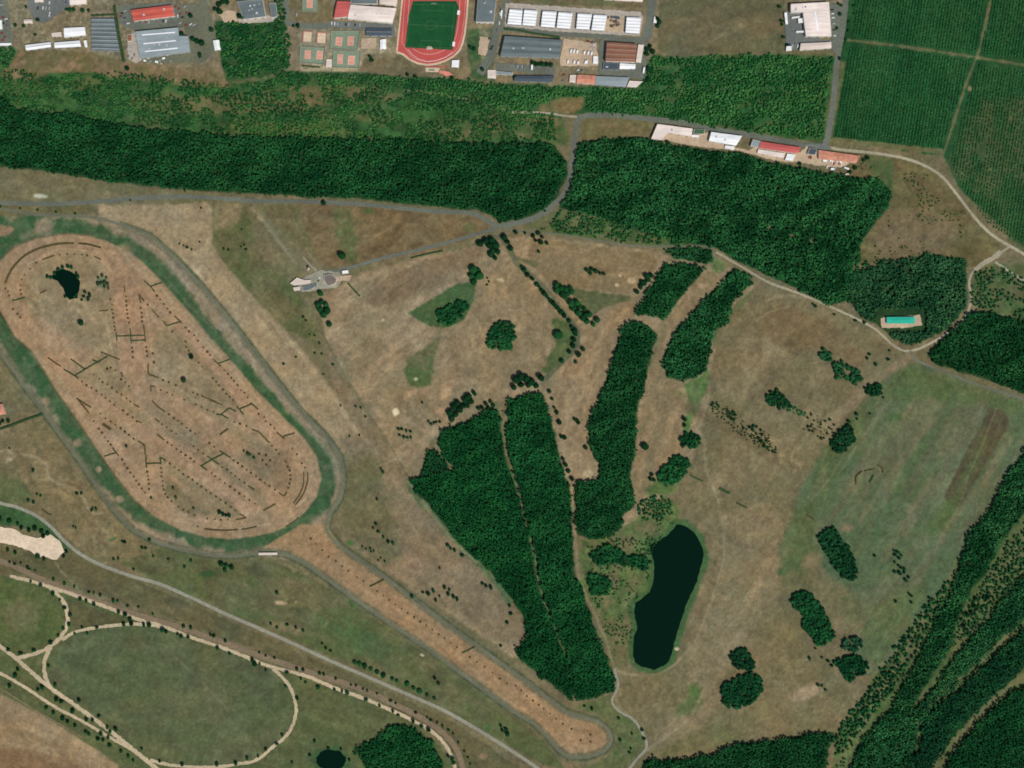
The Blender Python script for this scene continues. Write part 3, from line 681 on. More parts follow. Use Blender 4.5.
for pts_, w_ in PATHS:
    streak(pts_, (142, 128, 102), w_ * 0.85, 0.6, 1.2, jag=0.6)
streak([(300, 292), (320, 330), (345, 376), (366, 410), (384, 436), (400, 462), (412, 484)], (84, 84, 60), 1.6, 0.5, 1)
# lanes of the training ground
field([(112, 288), (145, 288), (152, 372), (122, 372)], (160, 126, 100), None, soft=1, rough=.1, op=0.6)
for pts_, w_, c_ in (([(50, 360), (95, 394), (140, 426), (180, 454), (215, 480), (252, 508)], 11, (160, 128, 102)), ([(150, 408), (190, 438), (225, 466), (262, 500)], 9, (136, 118, 92)), ([(150, 290), (185, 330), (215, 366), (245, 402), (285, 447)], 10, (162, 130, 104)), ([(150, 374), (190, 398), (222, 420), (260, 448)], 8, (140, 122, 94)), ([(80, 372), (120, 402), (150, 424)], 7, (140, 122, 94)), ([(96, 422), (120, 460), (140, 494)], 8, (158, 128, 102)), ([(172, 470), (210, 496), (236, 514)], 8, (132, 116, 88))):
    streak(pts_, c_, w_, 0.75, 1.6, jag=0.5)
for pts_ in ([(36, 352), (60, 380), (80, 400)], [(152, 276), (180, 310), (210, 345), (240, 380), (276, 420), (300, 446), (312, 470), (306, 498), (284, 518)], [(104, 298), (108, 330), (116, 372), (140, 398)], [(146, 300), (151, 350), (156, 372), (200, 404)], [(70, 396), (90, 430), (118, 470), (140, 500), (170, 520), (230, 530), (270, 524)], [(120, 250), (138, 270)], [(14, 290), (28, 264), (60, 248), (100, 252)]):
    streak(pts_, (170, 146, 116), 0.9, 0.6, 0.8)
# wheel marks and mowing lines on the open fields
for i_ in range(46):
    x_, y_ = RS.uniform(640, 1000), RS.uniform(300, 740)
    if 895 < x_ < 1010 and y_ > 520: continue
    a_ = math.radians(RS.uniform(112, 128)); l_ = RS.uniform(30, 90)
    streak([(x_, y_), (x_ + l_ * math.cos(a_) * .5 + RS.uniform(-3, 3), y_ + l_ * math.sin(a_) * .5), (x_ + l_ * math.cos(a_), y_ + l_ * math.sin(a_))], [(142, 126, 98), (96, 92, 66), (84, 96, 62)][i_ % 3], 1.2, 0.3, 1.2, jag=.5)
for i_ in range(40):
    x_, y_ = RS.uniform(340, 600), RS.uniform(250, 440)
    a_ = math.radians(RS.uniform(-45, -25) if x_ < 500 else RS.uniform(60, 110)); l_ = RS.uniform(25, 70)
    streak([(x_, y_), (x_ + l_ * math.cos(a_) * .5 + RS.uniform(-2, 2), y_ + l_ * math.sin(a_) * .5), (x_ + l_ * math.cos(a_), y_ + l_ * math.sin(a_))], [(150, 130, 102), (112, 100, 74)][i_ % 2], 1.4, 0.28, 1.2, jag=.5)
for i_ in range(40):
    x_, y_ = RS.uniform(120, 520), RS.uniform(210, 720)
    a_ = math.radians(RS.uniform(36, 56)); l_ = RS.uniform(25, 80)
    streak([(x_, y_), (x_ + l_ * math.cos(a_) * .5 + RS.uniform(-2, 2), y_ + l_ * math.sin(a_) * .5), (x_ + l_ * math.cos(a_), y_ + l_ * math.sin(a_))], [(150, 130, 102), (100, 94, 70)][i_ % 2], 1.2, 0.25, 1.2, jag=.5)
# worn yards of the industrial strip: dust, patched tarmac, rubble
for p_ in ([(-60, -50), (62, -50), (120, 0), (122, 60), (90, 52), (60, 50), (-60, 46)], [(116, -40), (214, -40), (214, 60), (150, 66), (120, 58)], [(560, 36), (650, 38), (646, 84), (566, 76)], [(478, 26), (500, 30), (500, 72), (484, 74)], [(296, 24), (402, 30), (404, 56), (300, 70)]):
    field(p_, (142, 130, 108), (96, 92, 74), 0.8, 3.2, 0, 1, soft=1, rough=.3, op=.55, mot=.25)
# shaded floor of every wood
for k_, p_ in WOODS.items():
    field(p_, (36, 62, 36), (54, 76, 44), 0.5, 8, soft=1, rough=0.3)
streak([(498, 404), (504, 440), (508, 462), (518, 490), (528, 531), (535, 556), (538, 581), (545, 606), (555, 631), (567, 655)], (96, 106, 74), 3, 0.55, 1.5, jag=1.5)
# openings in the north-east wood
for x, y, r in ((812, 241, 3), (771, 228, 4), (792, 236, 3), (776, 236, 3)):
    blob(x, y, r, r, (128, 132, 100), 0.8)
streak([(1040, 664), (1024, 676), (993, 698), (968, 725), (943, 753), (926, 780)], (106, 104, 72), 4.5, 0.9, 2, jag=2.0)
streak([(1018, 622), (998, 644), (975, 664), (943, 692), (920, 716), (916, 730)], (112, 108, 76), 3, 0.9, 1.5, jag=1.2)
# verges of the roads
G[..., 0] *= 0.975; G[..., 1] *= 1.0; G[..., 2] *= 0.965
fine = 1 + 0.07 * fbm(PX, PY, 2.2, seed=950, octv=2) + 0.05 * RS.uniform(-1, 1, PX.shape)
warm = 0.03 * fbm(PX, PY, 26, seed=970, octv=3)
G *= (fine * (1 + 0.065 * fbm(PX, PY, 5, seed=960, octv=3) + 0.04 * fbm(PX, PY, 13, seed=965, octv=3)))[..., None]
G[..., 0] *= 1 + warm; G[..., 2] *= 1 - warm

# ground mesh: one pixel-sized cell inside the view, growing cells out to the horizon
def axis(a, lo, hi):
    g = [6, 14, 30, 70, 150, 320, 700, 1500, 3200, 6000]
    return np.concatenate([[lo - x for x in reversed(g)], a.astype(float), [hi + x for x in g]])


AX, AY = axis(gx, GX0, GX1), axis(gy, GY0, GY1)
VX, VY = np.meshgrid((AX - 512) * S, (384 - AY) * S)
GC = np.pad(lin(np.clip(G, 4, 250)), ((10, 10), (10, 10), (0, 0)), mode='edge')
for w_ in range(10):                         # beyond the mapped land the fields run on, evening out
    t_ = 1 - w_ / 10
    for sl_ in ((w_, slice(None)), (-1 - w_, slice(None)), (slice(None), w_), (slice(None), -1 - w_)):
        GC[sl_] = GC[sl_] * (1 - t_) + lin((98, 98, 70)) * t_
nY, nX = VX.shape
idx = np.arange(nX * nY).reshape(nY, nX)
Fq = np.stack([idx[1:, :-1], idx[1:, 1:], idx[:-1, 1:], idx[:-1, :-1]], -1).reshape(-1, 4)
gr = link("ground", mesh("ground", np.stack([VX, VY, np.zeros_like(VX)], -1).reshape(-1, 3), Fq, M['ground'], GC.reshape(-1, 3)))
setp(gr, kind='structure')


# ------------------------------------------------------------------ roads, tracks and paths
def smooth_line(pts, step=2.0):
    P = np.array(pts, dtype=float)
    if len(P) > 2:
        Q = np.vstack([2 * P[0] - P[1], P, 2 * P[-1] - P[-2]])
        out = []
        for i in range(1, len(Q) - 2):
            p0, p1, p2, p3 = Q[i - 1:i + 3]
            n = max(2, int(np.hypot(*(p2 - p1)) / step))
            for t in np.linspace(0, 1, n, endpoint=False):
                out.append(0.5 * (2 * p1 + (p2 - p0) * t + (2 * p0 - 5 * p1 + 4 * p2 - p3) * t * t + (3 * p1 - p0 - 3 * p2 + p3) * t ** 3))
        out.append(P[-1])
        return np.array(out)
    n = max(2, int(np.hypot(*(P[1] - P[0])) / step))
    return P[0] + (P[1] - P[0]) * np.linspace(0, 1, n + 1)[:, None]


ROADZ = [0.06]


def ribbon(name, pts, w, mat, jag=0.12, kind='structure', edge=None):
    """w in pixels; edge: (material, width) of a pale kerb or verge strip on both sides"""
    L = smooth_line(pts)
    T = np.gradient(L, axis=0); T /= np.hypot(T[:, 0], T[:, 1])[:, None] + 1e-9
    N = np.stack([-T[:, 1], T[:, 0]], 1)
    n = len(L); z = ROADZ[0]; ROADZ[0] += 0.018
    h = w / 2 * (1 + jag * RS.uniform(-1, 1, (n, 2)))
    V = []; F = []
    for i in range(n):
        for sgn, hh in ((1, h[i, 0]), (-1, h[i, 1])):
            q = Wp(L[i] + sgn * N[i] * hh); V.append((q[0], q[1], z))
    for i in range(n - 1):
        F.append((2 * i, 2 * i + 1, 2 * i + 3, 2 * i + 2))
    F = np.array(F)
    o = link(name, mesh(name, V, F[:, ::-1].copy(), mat))
    nz = o.data.polygons[0].normal.z
    if nz < 0: o.data.flip_normals()
    return setp(o, kind=kind)


ROAD_N = [(-60, 203), (0, 203), (50, 204), (92, 202), (150, 197.5), (200, 197), (256, 201), (300, 201.5), (356, 204), (431, 211), (470, 213), (486, 220), (497, 227)]
ROAD_J = [(497, 227), (512, 224), (537, 217), (557, 202), (566, 190), (571, 170), (574.5, 140), (577.5, 121), (584, 116), (598, 115), (612, 115), (652, 119), (682, 122.5), (712, 129), (768, 138), (805, 145), (822, 146)]
ROAD_UP = [(824, 146), (828, 135), (833.5, 100), (837, 62), (843, 25), (850, -40)]
LANE_E = [(822, 146), (843, 150), (873, 153), (903, 158), (923, 165), (940, 175), (955, 192), (968, 209), (983, 227), (998, 239), (1024, 254), (1070, 280)]
LANE_G = [(497, 227), (512, 230), (527, 232), (562, 234.5), (607, 242), (637, 246), (690, 246), (707, 246.5), (716, 252), (742, 267), (768, 282), (788, 289.5), (808, 297), (833, 308), (853, 317), (875, 329), (893, 345), (908, 351), (928, 344.5), (953, 329.5), (965, 317), (971, 300), (969, 282), (975, 270), (993, 258), (1009, 247)]
LANE_S = [(910, 351), (916, 360), (935, 368), (958, 377), (975, 384), (1024, 399), (1070, 416)]
CLUB_RD = [(497, 228), (470, 236), (430, 247), (380, 259), (345, 269), (322, 273), (308, 282)]
DIRT_W = [(-60, 205), (0, 209), (37, 214.5), (90, 217), (120, 224.5), (150, 236), (175, 258), (200, 284.5), (225, 314.5), (256, 354), (278, 383), (301, 411.5), (326, 436.5), (340, 456.5), (344, 479), (340, 499), (330, 514), (327, 530), (341, 546.5), (381, 574.5), (411, 597), (456, 631), (512, 671), (537, 690), (567, 712), (597, 721), (609, 731), (611, 742), (604, 751), (587, 757), (569, 757), (557, 748.5), (547, 736), (534, 723.5), (512, 710.5), (468.5, 678.5), (431, 651), (396, 627), (363.5, 605), (323, 576), (306, 564), (288, 555), (271, 552), (256, 553), (235, 556), (210, 555), (180, 549), (155, 541.5), (132, 529), (115, 511.5), (100, 491.5), (82, 464), (60, 434), (40, 406.5), (20, 379.5), (0, 352), (-40, 300)]
GRAVEL = [(-60, 486), (0, 503), (15, 506.5), (35, 515), (50, 526), (65, 541.5), (82, 555), (105, 566.5), (135, 577), (160, 584), (190, 597), (225, 613.5), (256, 627), (293, 643.5), (331, 661), (368, 677), (406, 693.5), (443, 710), (476, 728.5), (512, 751), (537, 768), (570, 794)]
GALLOP = [(-60, 548), (0, 561), (37, 577), (75, 593.5), (125, 611), (175, 626), (212, 638), (256, 654), (306, 671), (356, 687), (393, 703.5), (418, 716), (441, 731), (456, 748.5), (463, 768), (466, 800)]
SAND_A = [(10, 576), (30, 581), (50, 587), (80, 597), (110, 608.5), (140, 620), (165, 627), (195, 638.5), (225, 648.5), (256, 661), (266, 665), (306, 676), (336, 688.5), (368, 700), (406, 717), (431, 731), (446, 746), (455, 768), (458, 800)]
SAND_B = [(50, 587), (61, 598.5), (67, 611), (67, 626), (57, 641), (40, 652), (17, 658)]
SAND_C = [(-50, 614), (0, 646), (20, 662), (47, 685), (75, 705), (107, 728.5), (132, 748.5), (158, 770), (190, 800)]
SAND_D = [(51, 647), (45, 660), (45, 675), (51, 688)]
SAND_E = [(62, 640), (75, 632), (100, 627), (130, 624), (150, 625), (163, 627)]
SAND_F = [(150, 760), (175, 765.5), (215, 767), (240, 763.5), (256, 760), (271, 748.5), (288, 733.5), (296, 713.5), (293, 693.5), (284, 679), (273, 668.5)]
SAND_G = [(-40, 652), (0, 673), (25, 687), (52, 705), (82, 721), (112, 738.5), (140, 754)]
VERGE_G = [(-40, 668), (0, 688), (32, 708), (60, 724), (84, 738)]

ribbon("dirt_road", DIRT_W, 2.7, M['dirt'], 0.2)
ribbon("road", ROAD_N, 4.2, M['asphalt'])
ribbon("road", ROAD_J, 5.2, M['asphalt'])
ribbon("road", ROAD_UP, 5.6, M['asphalt'])
ribbon("road", [(646, 40), (650, 20), (655, -40)], 9, M['asphalt'])
ribbon("road", [(480, 74), (492, 52), (498, 24), (506, 4), (510, -20)], 8, M['asphalt'])
ribbon("road", [(496, 27), (540, 32), (600, 36), (640, 40), (648, 30)], 6, M['asphalt'])
ribbon("road", [(200, -30), (204, 6), (208, 20), (212, 34), (212, 46), (206, 56), (196, 62)], 7, M['dirt'])
ribbon("road", [(284, -30), (286, 12), (292, 24), (326, 26), (332, 24)], 5.5, M['asphalt'])
ribbon("road", CLUB_RD, 3.4, M['asphalt'])
ribbon("path", [(312, 278), (317, 272), (310, 265), (303, 257)], 1.6, M['gravel_grey'], 0.25)
ribbon("path", LANE_E, 2.8, M['gravel'], 0.2)
ribbon("path", LANE_G[:9], 1.7, M['dirt'], 0.3)
ribbon("path", LANE_G[8:], 2.3, M['gravel'], 0.25)
ribbon("path", [(975, 270), (984, 263), (993, 258), (1001, 252)], 5.0, M['gravel'], 0.25)
ribbon("path", [(995, 262), (1024, 281), (1060, 304)], 2.4, M['gravel'], 0.25)
ribbon("path", LANE_S, 2.6, M['dirt'], 0.25)
ribbon("gravel_road", GRAVEL, 3.4, M['gravel_grey'], 0.1)
ribbon("dirt_track", GALLOP, 5.6, M['brown_dirt'], 0.15)
for p_, w_ in ((SAND_A, 3.4), (SAND_B, 4.0), (SAND_C, 4.0), (SAND_D, 3.8), (SAND_E, 3.2), (SAND_F, 3.2), (SAND_G, 3.0)):
    ribbon("sand_path", p_, w_, M['sand'], 0.28)
ribbon("path", VERGE_G, 1.2, M['brown_dirt'], 0.3)
ribbon("path", [(614, 668), (618, 686), (612, 700), (618, 710), (634, 720), (644, 736), (646, 748), (636, 760), (620, 780)], 2.6, M['gravel_grey'], 0.3)
ribbon("path", [(512, 112), (545, 113), (566, 116), (577, 117)], 2.2, M['gravel'], 0.3)


def sheet(name, pts, mat, z=None, parent=None):
    if z is None:
        z = ROADZ[0]; ROADZ[0] += 0.018
    a = sum(p[0] * q[1] - q[0] * p[1] for p, q in zip(pts, pts[1:] + pts[:1]))
    pts = pts if a < 0 else pts[::-1]
    return link(name, mesh(name, [(*Wp(p), z) for p in pts], [tuple(range(len(pts)))], mat), parent)


def rag(pts, amp=0.8, step=3.0):
    """an outline with uneven edges"""
    out = []
    for p, q in zip(pts, pts[1:] + pts[:1]):
        n = max(1, int(math.hypot(q[0] - p[0], q[1] - p[1]) / step))
        for i in range(n):
            out.append((p[0] + (q[0] - p[0]) * i / n + random.uniform(-amp, amp), p[1] + (q[1] - p[1]) * i / n + random.uniform(-amp, amp)))
    return out


for nm_, pts_, m_ in (
        ("pavement", [(26, -30), (70, -30), (70, 5), (66, 9), (52, 18), (44, 23), (34, 20), (28, 4)], 'asphalt_dark'),
        ("pavement", [(-30, -30), (4, -30), (9, 14), (13, 40), (10, 47), (-30, 47)], 'asphalt'),
        ("pavement", [(119, 6), (172, 1), (182, 12), (180, 28), (137, 31), (120, 24)], 'asphalt'),
        ("pavement", [(128, 34), (136, 32), (142, 60), (136, 64), (128, 58)], 'concrete'),
        ("pavement", [(178, 6), (196, 2), (206, 22), (212, 34), (204, 58), (184, 63), (150, 63), (142, 60), (176, 55), (190, 52), (186, 34)], 'dirt'),
        ("pavement", [(218, 14), (228, 10), (236, 12), (238, 22), (224, 22)], 'beige'),
        ("pavement", [(237, 19), (268, 15), (279, 18), (276, 22), (240, 24)], 'concrete'),
        ("pavement", [(329, 21), (394, 24), (394, 38), (366, 37), (364, 30), (330, 27)], 'asphalt_dark'),
        ("pavement", [(505, 3), (641, 12), (643, 18), (640, 36), (560, 32), (505, 26)], 'concrete'),
        ("pavement", [(603, 16), (625, 17), (624, 33), (602, 31)], 'beige'),
        ("pavement", [(564, 39), (596, 43), (599, 66), (560, 66), (560, 58)], 'beige'),
        ("pavement", [(496, 63), (540, 66), (556, 68), (556, 74), (550, 75), (496, 70)], 'asphalt'),
        ("pavement", [(600, 40), (648, 42), (645, 80), (598, 74)], 'asphalt'),
        ("pavement", [(480, 36), (490, 38), (486, 56), (478, 54)], 'beige'),
        ("pavement", [(784, 12), (804, 12), (808, 36), (832, 41), (832, 49), (786, 50)], 'asphalt_dark'),
        ("pavement", [(829, 4), (842, 4), (838, 56), (832, 50)], 'asphalt'),
        ("pavement", [(662, 140), (668, 132), (692, 136), (708, 132), (726, 146), (748, 150), (756, 146), (800, 153), (806, 146), (816, 150), (850, 164), (838, 168), (808, 164), (793, 162), (776, 161), (752, 154), (735, 150), (700, 147), (672, 142)], 'beige'),
        ("pavement", [(804, 144), (826, 144), (832, 149), (818, 150)], 'asphalt_dark'),
        ("pavement", [(306, 276), (320, 270), (338, 272), (344, 278), (336, 288), (318, 290), (302, 292), (298, 286)], 'gravel_grey'),
        ("pavement", [(334, 277), (352, 275), (350, 280), (338, 282)], 'beige'),
        ("pavement", [(880, 318), (920, 315), (922, 325), (908, 328), (882, 328)], 'beige')):
    setp(sheet(nm_, rag(pts_, 0.6), M[m_]), kind='structure')
PIT = [(-20, 524), (0, 527), (15, 530), (32, 538), (42, 537), (50, 534), (60, 541), (64, 551), (57, 560), (46, 557), (37, 556), (25, 548), (12, 544), (-20, 540)]
setp(sheet("sand_pit", rag(rag(PIT, 1.2, 4), 0.5, 2), M['pit']), kind='structure')
setp(sheet("lake", rag(LAKE, 0.5, 3), M['water'], 0.02), kind='structure')
setp(sheet("pond", rag([(55, 271), (62, 269), (70, 271), (77, 275), (80, 281), (79, 290), (77, 298), (70, 300), (66, 296), (63, 288), (57, 281), (51, 277)], 0.7, 3), M['water'], 0.02), kind='structure')
setp(sheet("pond", rag([(331 + 15 * math.cos(t), 760 + 10.5 * math.sin(t)) for t in np.linspace(0, 6.28, 24, endpoint=False)], 0.8, 3), M['water'], 0.02), kind='structure')

# ------------------------------------------------------------------ foliage shapes
import bmesh


def ico(sub):
    bm = bmesh.new()
    bmesh.ops.create_icosphere(bm, subdivisions=sub, radius=1.0)
    V = np.array([v.co[:] for v in bm.verts]); F = np.array([[v.index for v in f.verts] for f in bm.faces])
    bm.free()
    return V, F


ICO = {k: ico(k) for k in (1, 2, 3)}


def crown_shape(sub, seed, amp=0.3, lobes=5, cut=-0.55, squash=1.0):
    r = np.random.RandomState(seed)
    V, F = ICO[sub]
    V = V.copy()
    d = np.zeros(len(V))
    for _ in range(lobes):
        c = r.normal(size=3); c /= np.linalg.norm(c)
        d += r.uniform(0.4, 1.0) * np.exp(-((V - c) ** 2).sum(1) / 0.25) * (1 if r.rand() < 0.65 else -1)
    k = 1 + amp * d + r.uniform(-0.13, 0.13, len(V)) * (1.0 if sub < 3 else 1.2)
    V = V * k[:, None]
    V[:, 2] *= squash
    F = F[(V[F][:, :, 2].mean(1) > cut)]
    u = np.unique(F); mp = -np.ones(len(V), dtype=int); mp[u] = np.arange(len(u))
    return V[u], mp[F]


SMALL = [crown_shape(1, s, 0.2, 4, -0.4) for s in range(12)]
MED = [crown_shape(2, 50 + s, 0.26, 6, -0.5) for s in range(10)]
BIG = [crown_shape(3, 90 + s, 0.24, 9, -0.75, 0.9) for s in range(8)]
PINE = [crown_shape(1, 130 + s, 0.15, 3, -0.5, 1.35) for s in range(10)]


def tile(shapes, pos, rad, hgt, cols, trunk=True):
    """many crowns (and their trunks) in one set of arrays; pos (n,2) metres, rad crown radius, hgt top height"""
    n = len(pos)
    ax = RS.uniform(0.8, 1.22, n); which = RS.randint(0, len(shapes), n); ang = RS.uniform(0, 6.283, n)
    Vs, Fs, Cs = [], [], []; off = 0
    for k, (v, f) in enumerate(shapes):
        i = np.where(which == k)[0]
        if not len(i): continue
        c, s = np.cos(ang[i]), np.sin(ang[i])
        x = (v[None, :, 0] * c[:, None] - v[None, :, 1] * s[:, None]) * rad[i, None] * ax[i, None] + pos[i, 0, None]
        y = (v[None, :, 0] * s[:, None] + v[None, :, 1] * c[:, None]) * rad[i, None] / ax[i, None] + pos[i, 1, None]
        zr = np.minimum(rad[i] * 0.95, hgt[i] * 0.5)
        z = v[None, :, 2] * zr[:, None] + (hgt[i] - zr)[:, None]
        Vs.append(np.stack([x, y, np.maximum(z, 0.05)], -1).reshape(-1, 3))
        Fs.append((f[None] + off + (np.arange(len(i)) * len(v))[:, None, None]).reshape(-1, 3))
        Cs.append(np.repeat(cols[i], len(v), 0))
        off += len(i) * len(v)
    return np.vstack(Vs), np.vstack(Fs), np.vstack(Cs)


def scatter(poly, spacing, jit=0.45, keep=None, dens=1.0, warp=2.4):
    xs = [p[0] for p in poly]; ys = [p[1] for p in poly]
    x0, x1 = max(min(xs), -45) - 30, min(max(xs), 1070) + 30
    y0, y1 = max(min(ys), -40) - 30, min(max(ys), 808) + 30
    gx_, gy_ = np.meshgrid(np.arange(x0, x1, spacing), np.arange(y0, y1, spacing * 0.9))
    gx_ = gx_ + (np.arange(gx_.shape[0]) % 2 * spacing / 2)[:, None]
    P = np.stack([gx_.ravel(), gy_.ravel()], 1) + RS.uniform(-jit, jit, (gx_.size, 2)) * spacing
    wx, wy = warp * fbm(P[:, 0], P[:, 1], 6, seed=1500, octv=3), warp * fbm(P[:, 0], P[:, 1], 6, seed=1510, octv=3)
    ins = poly_mask(poly, P[:, 0] + wx, P[:, 1] + wy)
    P = P[ins & (P[:, 0] > -45) & (P[:, 0] < 1070) & (P[:, 1] > -40) & (P[:, 1] < 808)]
    if keep is not None: P = P[keep(P)]
    if dens < 1: P = P[RS.rand(len(P)) < dens]
    return P


def seg_far(pts, d):
    """keep points farther than d px from a line"""
    A = np.array(pts)

    def f(P):
        D = np.full(len(P), 1e9)
        for a, b in zip(A[:-1], A[1:]):
            t = np.clip(((P - a) @ (b - a)) / ((b - a) @ (b - a)), 0, 1)
            D = np.minimum(D, np.hypot(*(P - a - t[:, None] * (b - a)).T))
        return D > d
    return f


def wood(name, label, cat, poly, spacing=3.0, rad=(1.1, 2.3), hgt=(8.8, 11.2), base=(22, 66, 36), alt=(44, 92, 52), shapes=None, dens=0.96, keep=None, patch=10, jit=0.6, group=None, gap=None, k=1.0, warp=2.4):
    P = scatter(poly, spacing, jit, keep, dens, warp)
    if gap:
        n = fbm(P[:, 0], P[:, 1], gap[0], seed=gap[2] if len(gap) > 2 else 1200, octv=3)
        P = P[n > gap[1]]
    n = len(P)
    pn = fbm(P[:, 0], P[:, 1], patch, -25, 2.0, 1300, 3)
    h = RS.uniform(*hgt, n) * (1 + 0.10 * pn + (0.10 if hgt[1] > 6.5 else 0.05) * fbm(P[:, 0], P[:, 1], 6, -30, 2.5, 1370, 2))
    if hgt[1] > 6.5: h = h * 0.78
    r = RS.uniform(*rad, n)
    mixf = np.clip(0.36 + 0.55 * pn + RS.normal(0, 0.28, n), 0, 1.15)[:, None]
    cols = (lin(base) * (1 - mixf) + lin(alt) * mixf) * k * RS.uniform(0.75, 1.25, (n, 1))
    warm_ = np.clip(0.5 * fbm(P[:, 0], P[:, 1], 30, -20, 1.5, 1350, 3) - 0.05, 0, 0.6)[:, None]
    cols = cols * (1 - warm_) + cols * np.array([1.9, 1.3, 1.15]) * warm_
    cols = cols * np.array([1.3, 1.6, 1.48])
    dry = RS.rand(n) < 0.0008
    cols[dry] = lin((84, 96, 60)) * k
    f = (1 - 0.6 * h / CAM_H)[:, None]
    pos = np.stack([(P[:, 0] - 512) * S, (384 - P[:, 1]) * S], 1) * f
    V, F, C = tile(shapes or SMALL, pos, r, h, cols)
    # trunks
    tv, tf = [], []
    q = np.arange(4) * math.pi / 2
    ring = np.stack([np.cos(q), np.sin(q)], 1) * 0.22
    b0 = np.concatenate([pos[:, None, :] + ring[None], np.zeros((n, 4, 1)) - 0.2], -1)
    b1 = np.concatenate([pos[:, None, :] + ring[None] * 0.5, np.repeat((h * 0.62)[:, None, None], 4, 1)], -1)
    TV = np.concatenate([b0, b1], 1).reshape(-1, 3)
    base_i = len(V) + np.arange(n)[:, None] * 8
    TF = []
    for j in range(4):
        a, b = j, (j + 1) % 4
        TF.append(np.stack([base_i[:, 0] + a, base_i[:, 0] + b, base_i[:, 0] + b + 4], 1))
        TF.append(np.stack([base_i[:, 0] + a, base_i[:, 0] + b + 4, base_i[:, 0] + a + 4], 1))
    V = np.vstack([V, TV]); F = np.vstack([F] + TF)
    C = np.vstack([C, np.tile(lin((84, 72, 56)), (len(TV), 1))])
    o = link(name, mesh(name, V, F, M['wood'], C))
    return setp(o, label, cat, group, 'stuff')


RIDE_L = [(498, 404), (504, 440), (508, 462), (518, 490), (528, 531), (535, 556), (538, 581), (545, 606), (555, 631), (567, 655)]


def RIDE(P):
    return (seg_far(RIDE_L, 0.6)(P) | (P[:, 1] > 462)) & (seg_far(RIDE_L, 2.0)(P) | (vnoise(P[:, 0] / 4.0, P[:, 1] / 4.0, 77) > np.where(P[:, 1] > 462, -0.25, 0.0)))


DKB, DKA = (12, 54, 27), (38, 86, 46)
wood("woodland", "long dark broadleaf wood running along the road to the racecourse", "wood", WOODS['north_west'], 1.76, gap=(4, -0.95), hgt=(8.8, 11.2), base=DKB, alt=DKA)
wood("woodland", "large dark wood below the row of depots, with a few pale clearings", "wood", WOODS['north_east'], 1.76, gap=(4, -0.95), hgt=(8.8, 11.2), base=DKB, alt=(48, 98, 54),
     keep=lambda P: (np.hypot(P[:, 0] - 812, P[:, 1] - 241) > 3.5) & (np.hypot(P[:, 0] - 771, P[:, 1] - 228) > 3) & (np.hypot(P[:, 0] - 792, P[:, 1] - 236) > 2.5))
POOL_KEEP = lambda P: ~((P[:, 0] > 876) & (P[:, 0] < 926) & (P[:, 1] > 309) & (P[:, 1] < 332)) & seg_far(LANE_G, 3.5)(P)
wood("woodland", "ragged wood around the turquoise roofed building", "wood", WOODS['pool_wood'], 1.76, hgt=(6.0, 9.0), base=(18, 58, 36), alt=(56, 92, 58), gap=(9, -0.75), keep=POOL_KEEP)
wood("woodland", "dense dark wood at the east edge, below the gravel lane", "wood", WOODS['east'], 1.81, hgt=(8.8, 11.2), base=DKB, alt=(34, 82, 44), keep=seg_far(LANE_S, 2.5))
wood("tree_belt", "short broad tree belt between two fairways near the gravel lane", "tree belt", WOODS['strip_upper'], 1.64, hgt=(8.6, 10.4), base=DKB, alt=DKA)
wood("tree_belt", "low strip of trees lying along the gravel lane above the broad tree belt", "tree belt", WOODS['strip_hedge'], 1.64, hgt=(5.6, 7.4), base=DKB, alt=(48, 92, 54))
wood("tree_belt", "longest tree belt on the golf course, from the lane down to the scrub by the lake", "tree belt", WOODS['strip_long'], 1.70, hgt=(8.8, 11.2), base=DKB, alt=DKA)
wood("tree_belt", "curved tree belt beside the eastern fairway, just under the gravel lane", "tree belt", WOODS['strip_east'], 1.70, hgt=(7.8, 10.2), base=DKB, alt=(46, 96, 54))
wood("plantation", "western half of the tall wedge of dark forest in the middle", "forest", WOODS['central_west'], 1.64, hgt=(9.6, 11.4), base=(12, 56, 28), alt=(30, 84, 42), keep=RIDE)
wood("plantation", "eastern half of the tall wedge of dark forest, beside the worn path", "forest", WOODS['central_east'], 1.64, hgt=(9.6, 11.4), base=(12, 56, 28), alt=(34, 88, 46), keep=RIDE)
wood("plantation", "small dark triangle of trees in the notch of the central forest", "forest", WOODS['notch'], 1.64, hgt=(7.4, 8.6), base=(14, 52, 30), alt=(32, 76, 42))
wood("woodland", "dark wood along the bottom edge, right of the racecourse arm", "wood", WOODS['south_fringe'], 1.70, hgt=(8.8, 11.2), base=DKB, alt=(36, 84, 46))
wood("woodland", "rounded dark wood inside the bend of the sand path at the bottom", "wood", WOODS['south_round'], 1.64, hgt=(7.6, 9.4), base=DKB, alt=(34, 86, 44))
wood("woodland", "diagonal belt of trees along the meadow in the lower right", "wood", WOODS['band_west'], 1.76, hgt=(7.0, 10.0), base=DKB, alt=(50, 98, 56), gap=(9, -0.9), keep=seg_far([(940, 592), (925, 618), (912, 640), (895, 668), (880, 694)], 2))
wood("woodland", "middle diagonal band of wood between two pale rides, lower right", "wood", WOODS['band_mid'], 1.76, hgt=(7.0, 10.0), base=(18, 60, 34), alt=(52, 98, 56), gap=(8, -1.0))
wood("woodland", "dark diagonal band of wood between the narrow and the wide pale ride", "wood", WOODS['band_south'], 1.76, hgt=(9.8, 12.2), base=(12, 50, 30), alt=(32, 78, 44))
wood("woodland", "darkest wood, filling the bottom right corner beyond the wide pale ride", "wood", WOODS['corner'], 1.76, hgt=(9.8, 12.2), base=(12, 54, 30), alt=(28, 78, 40))
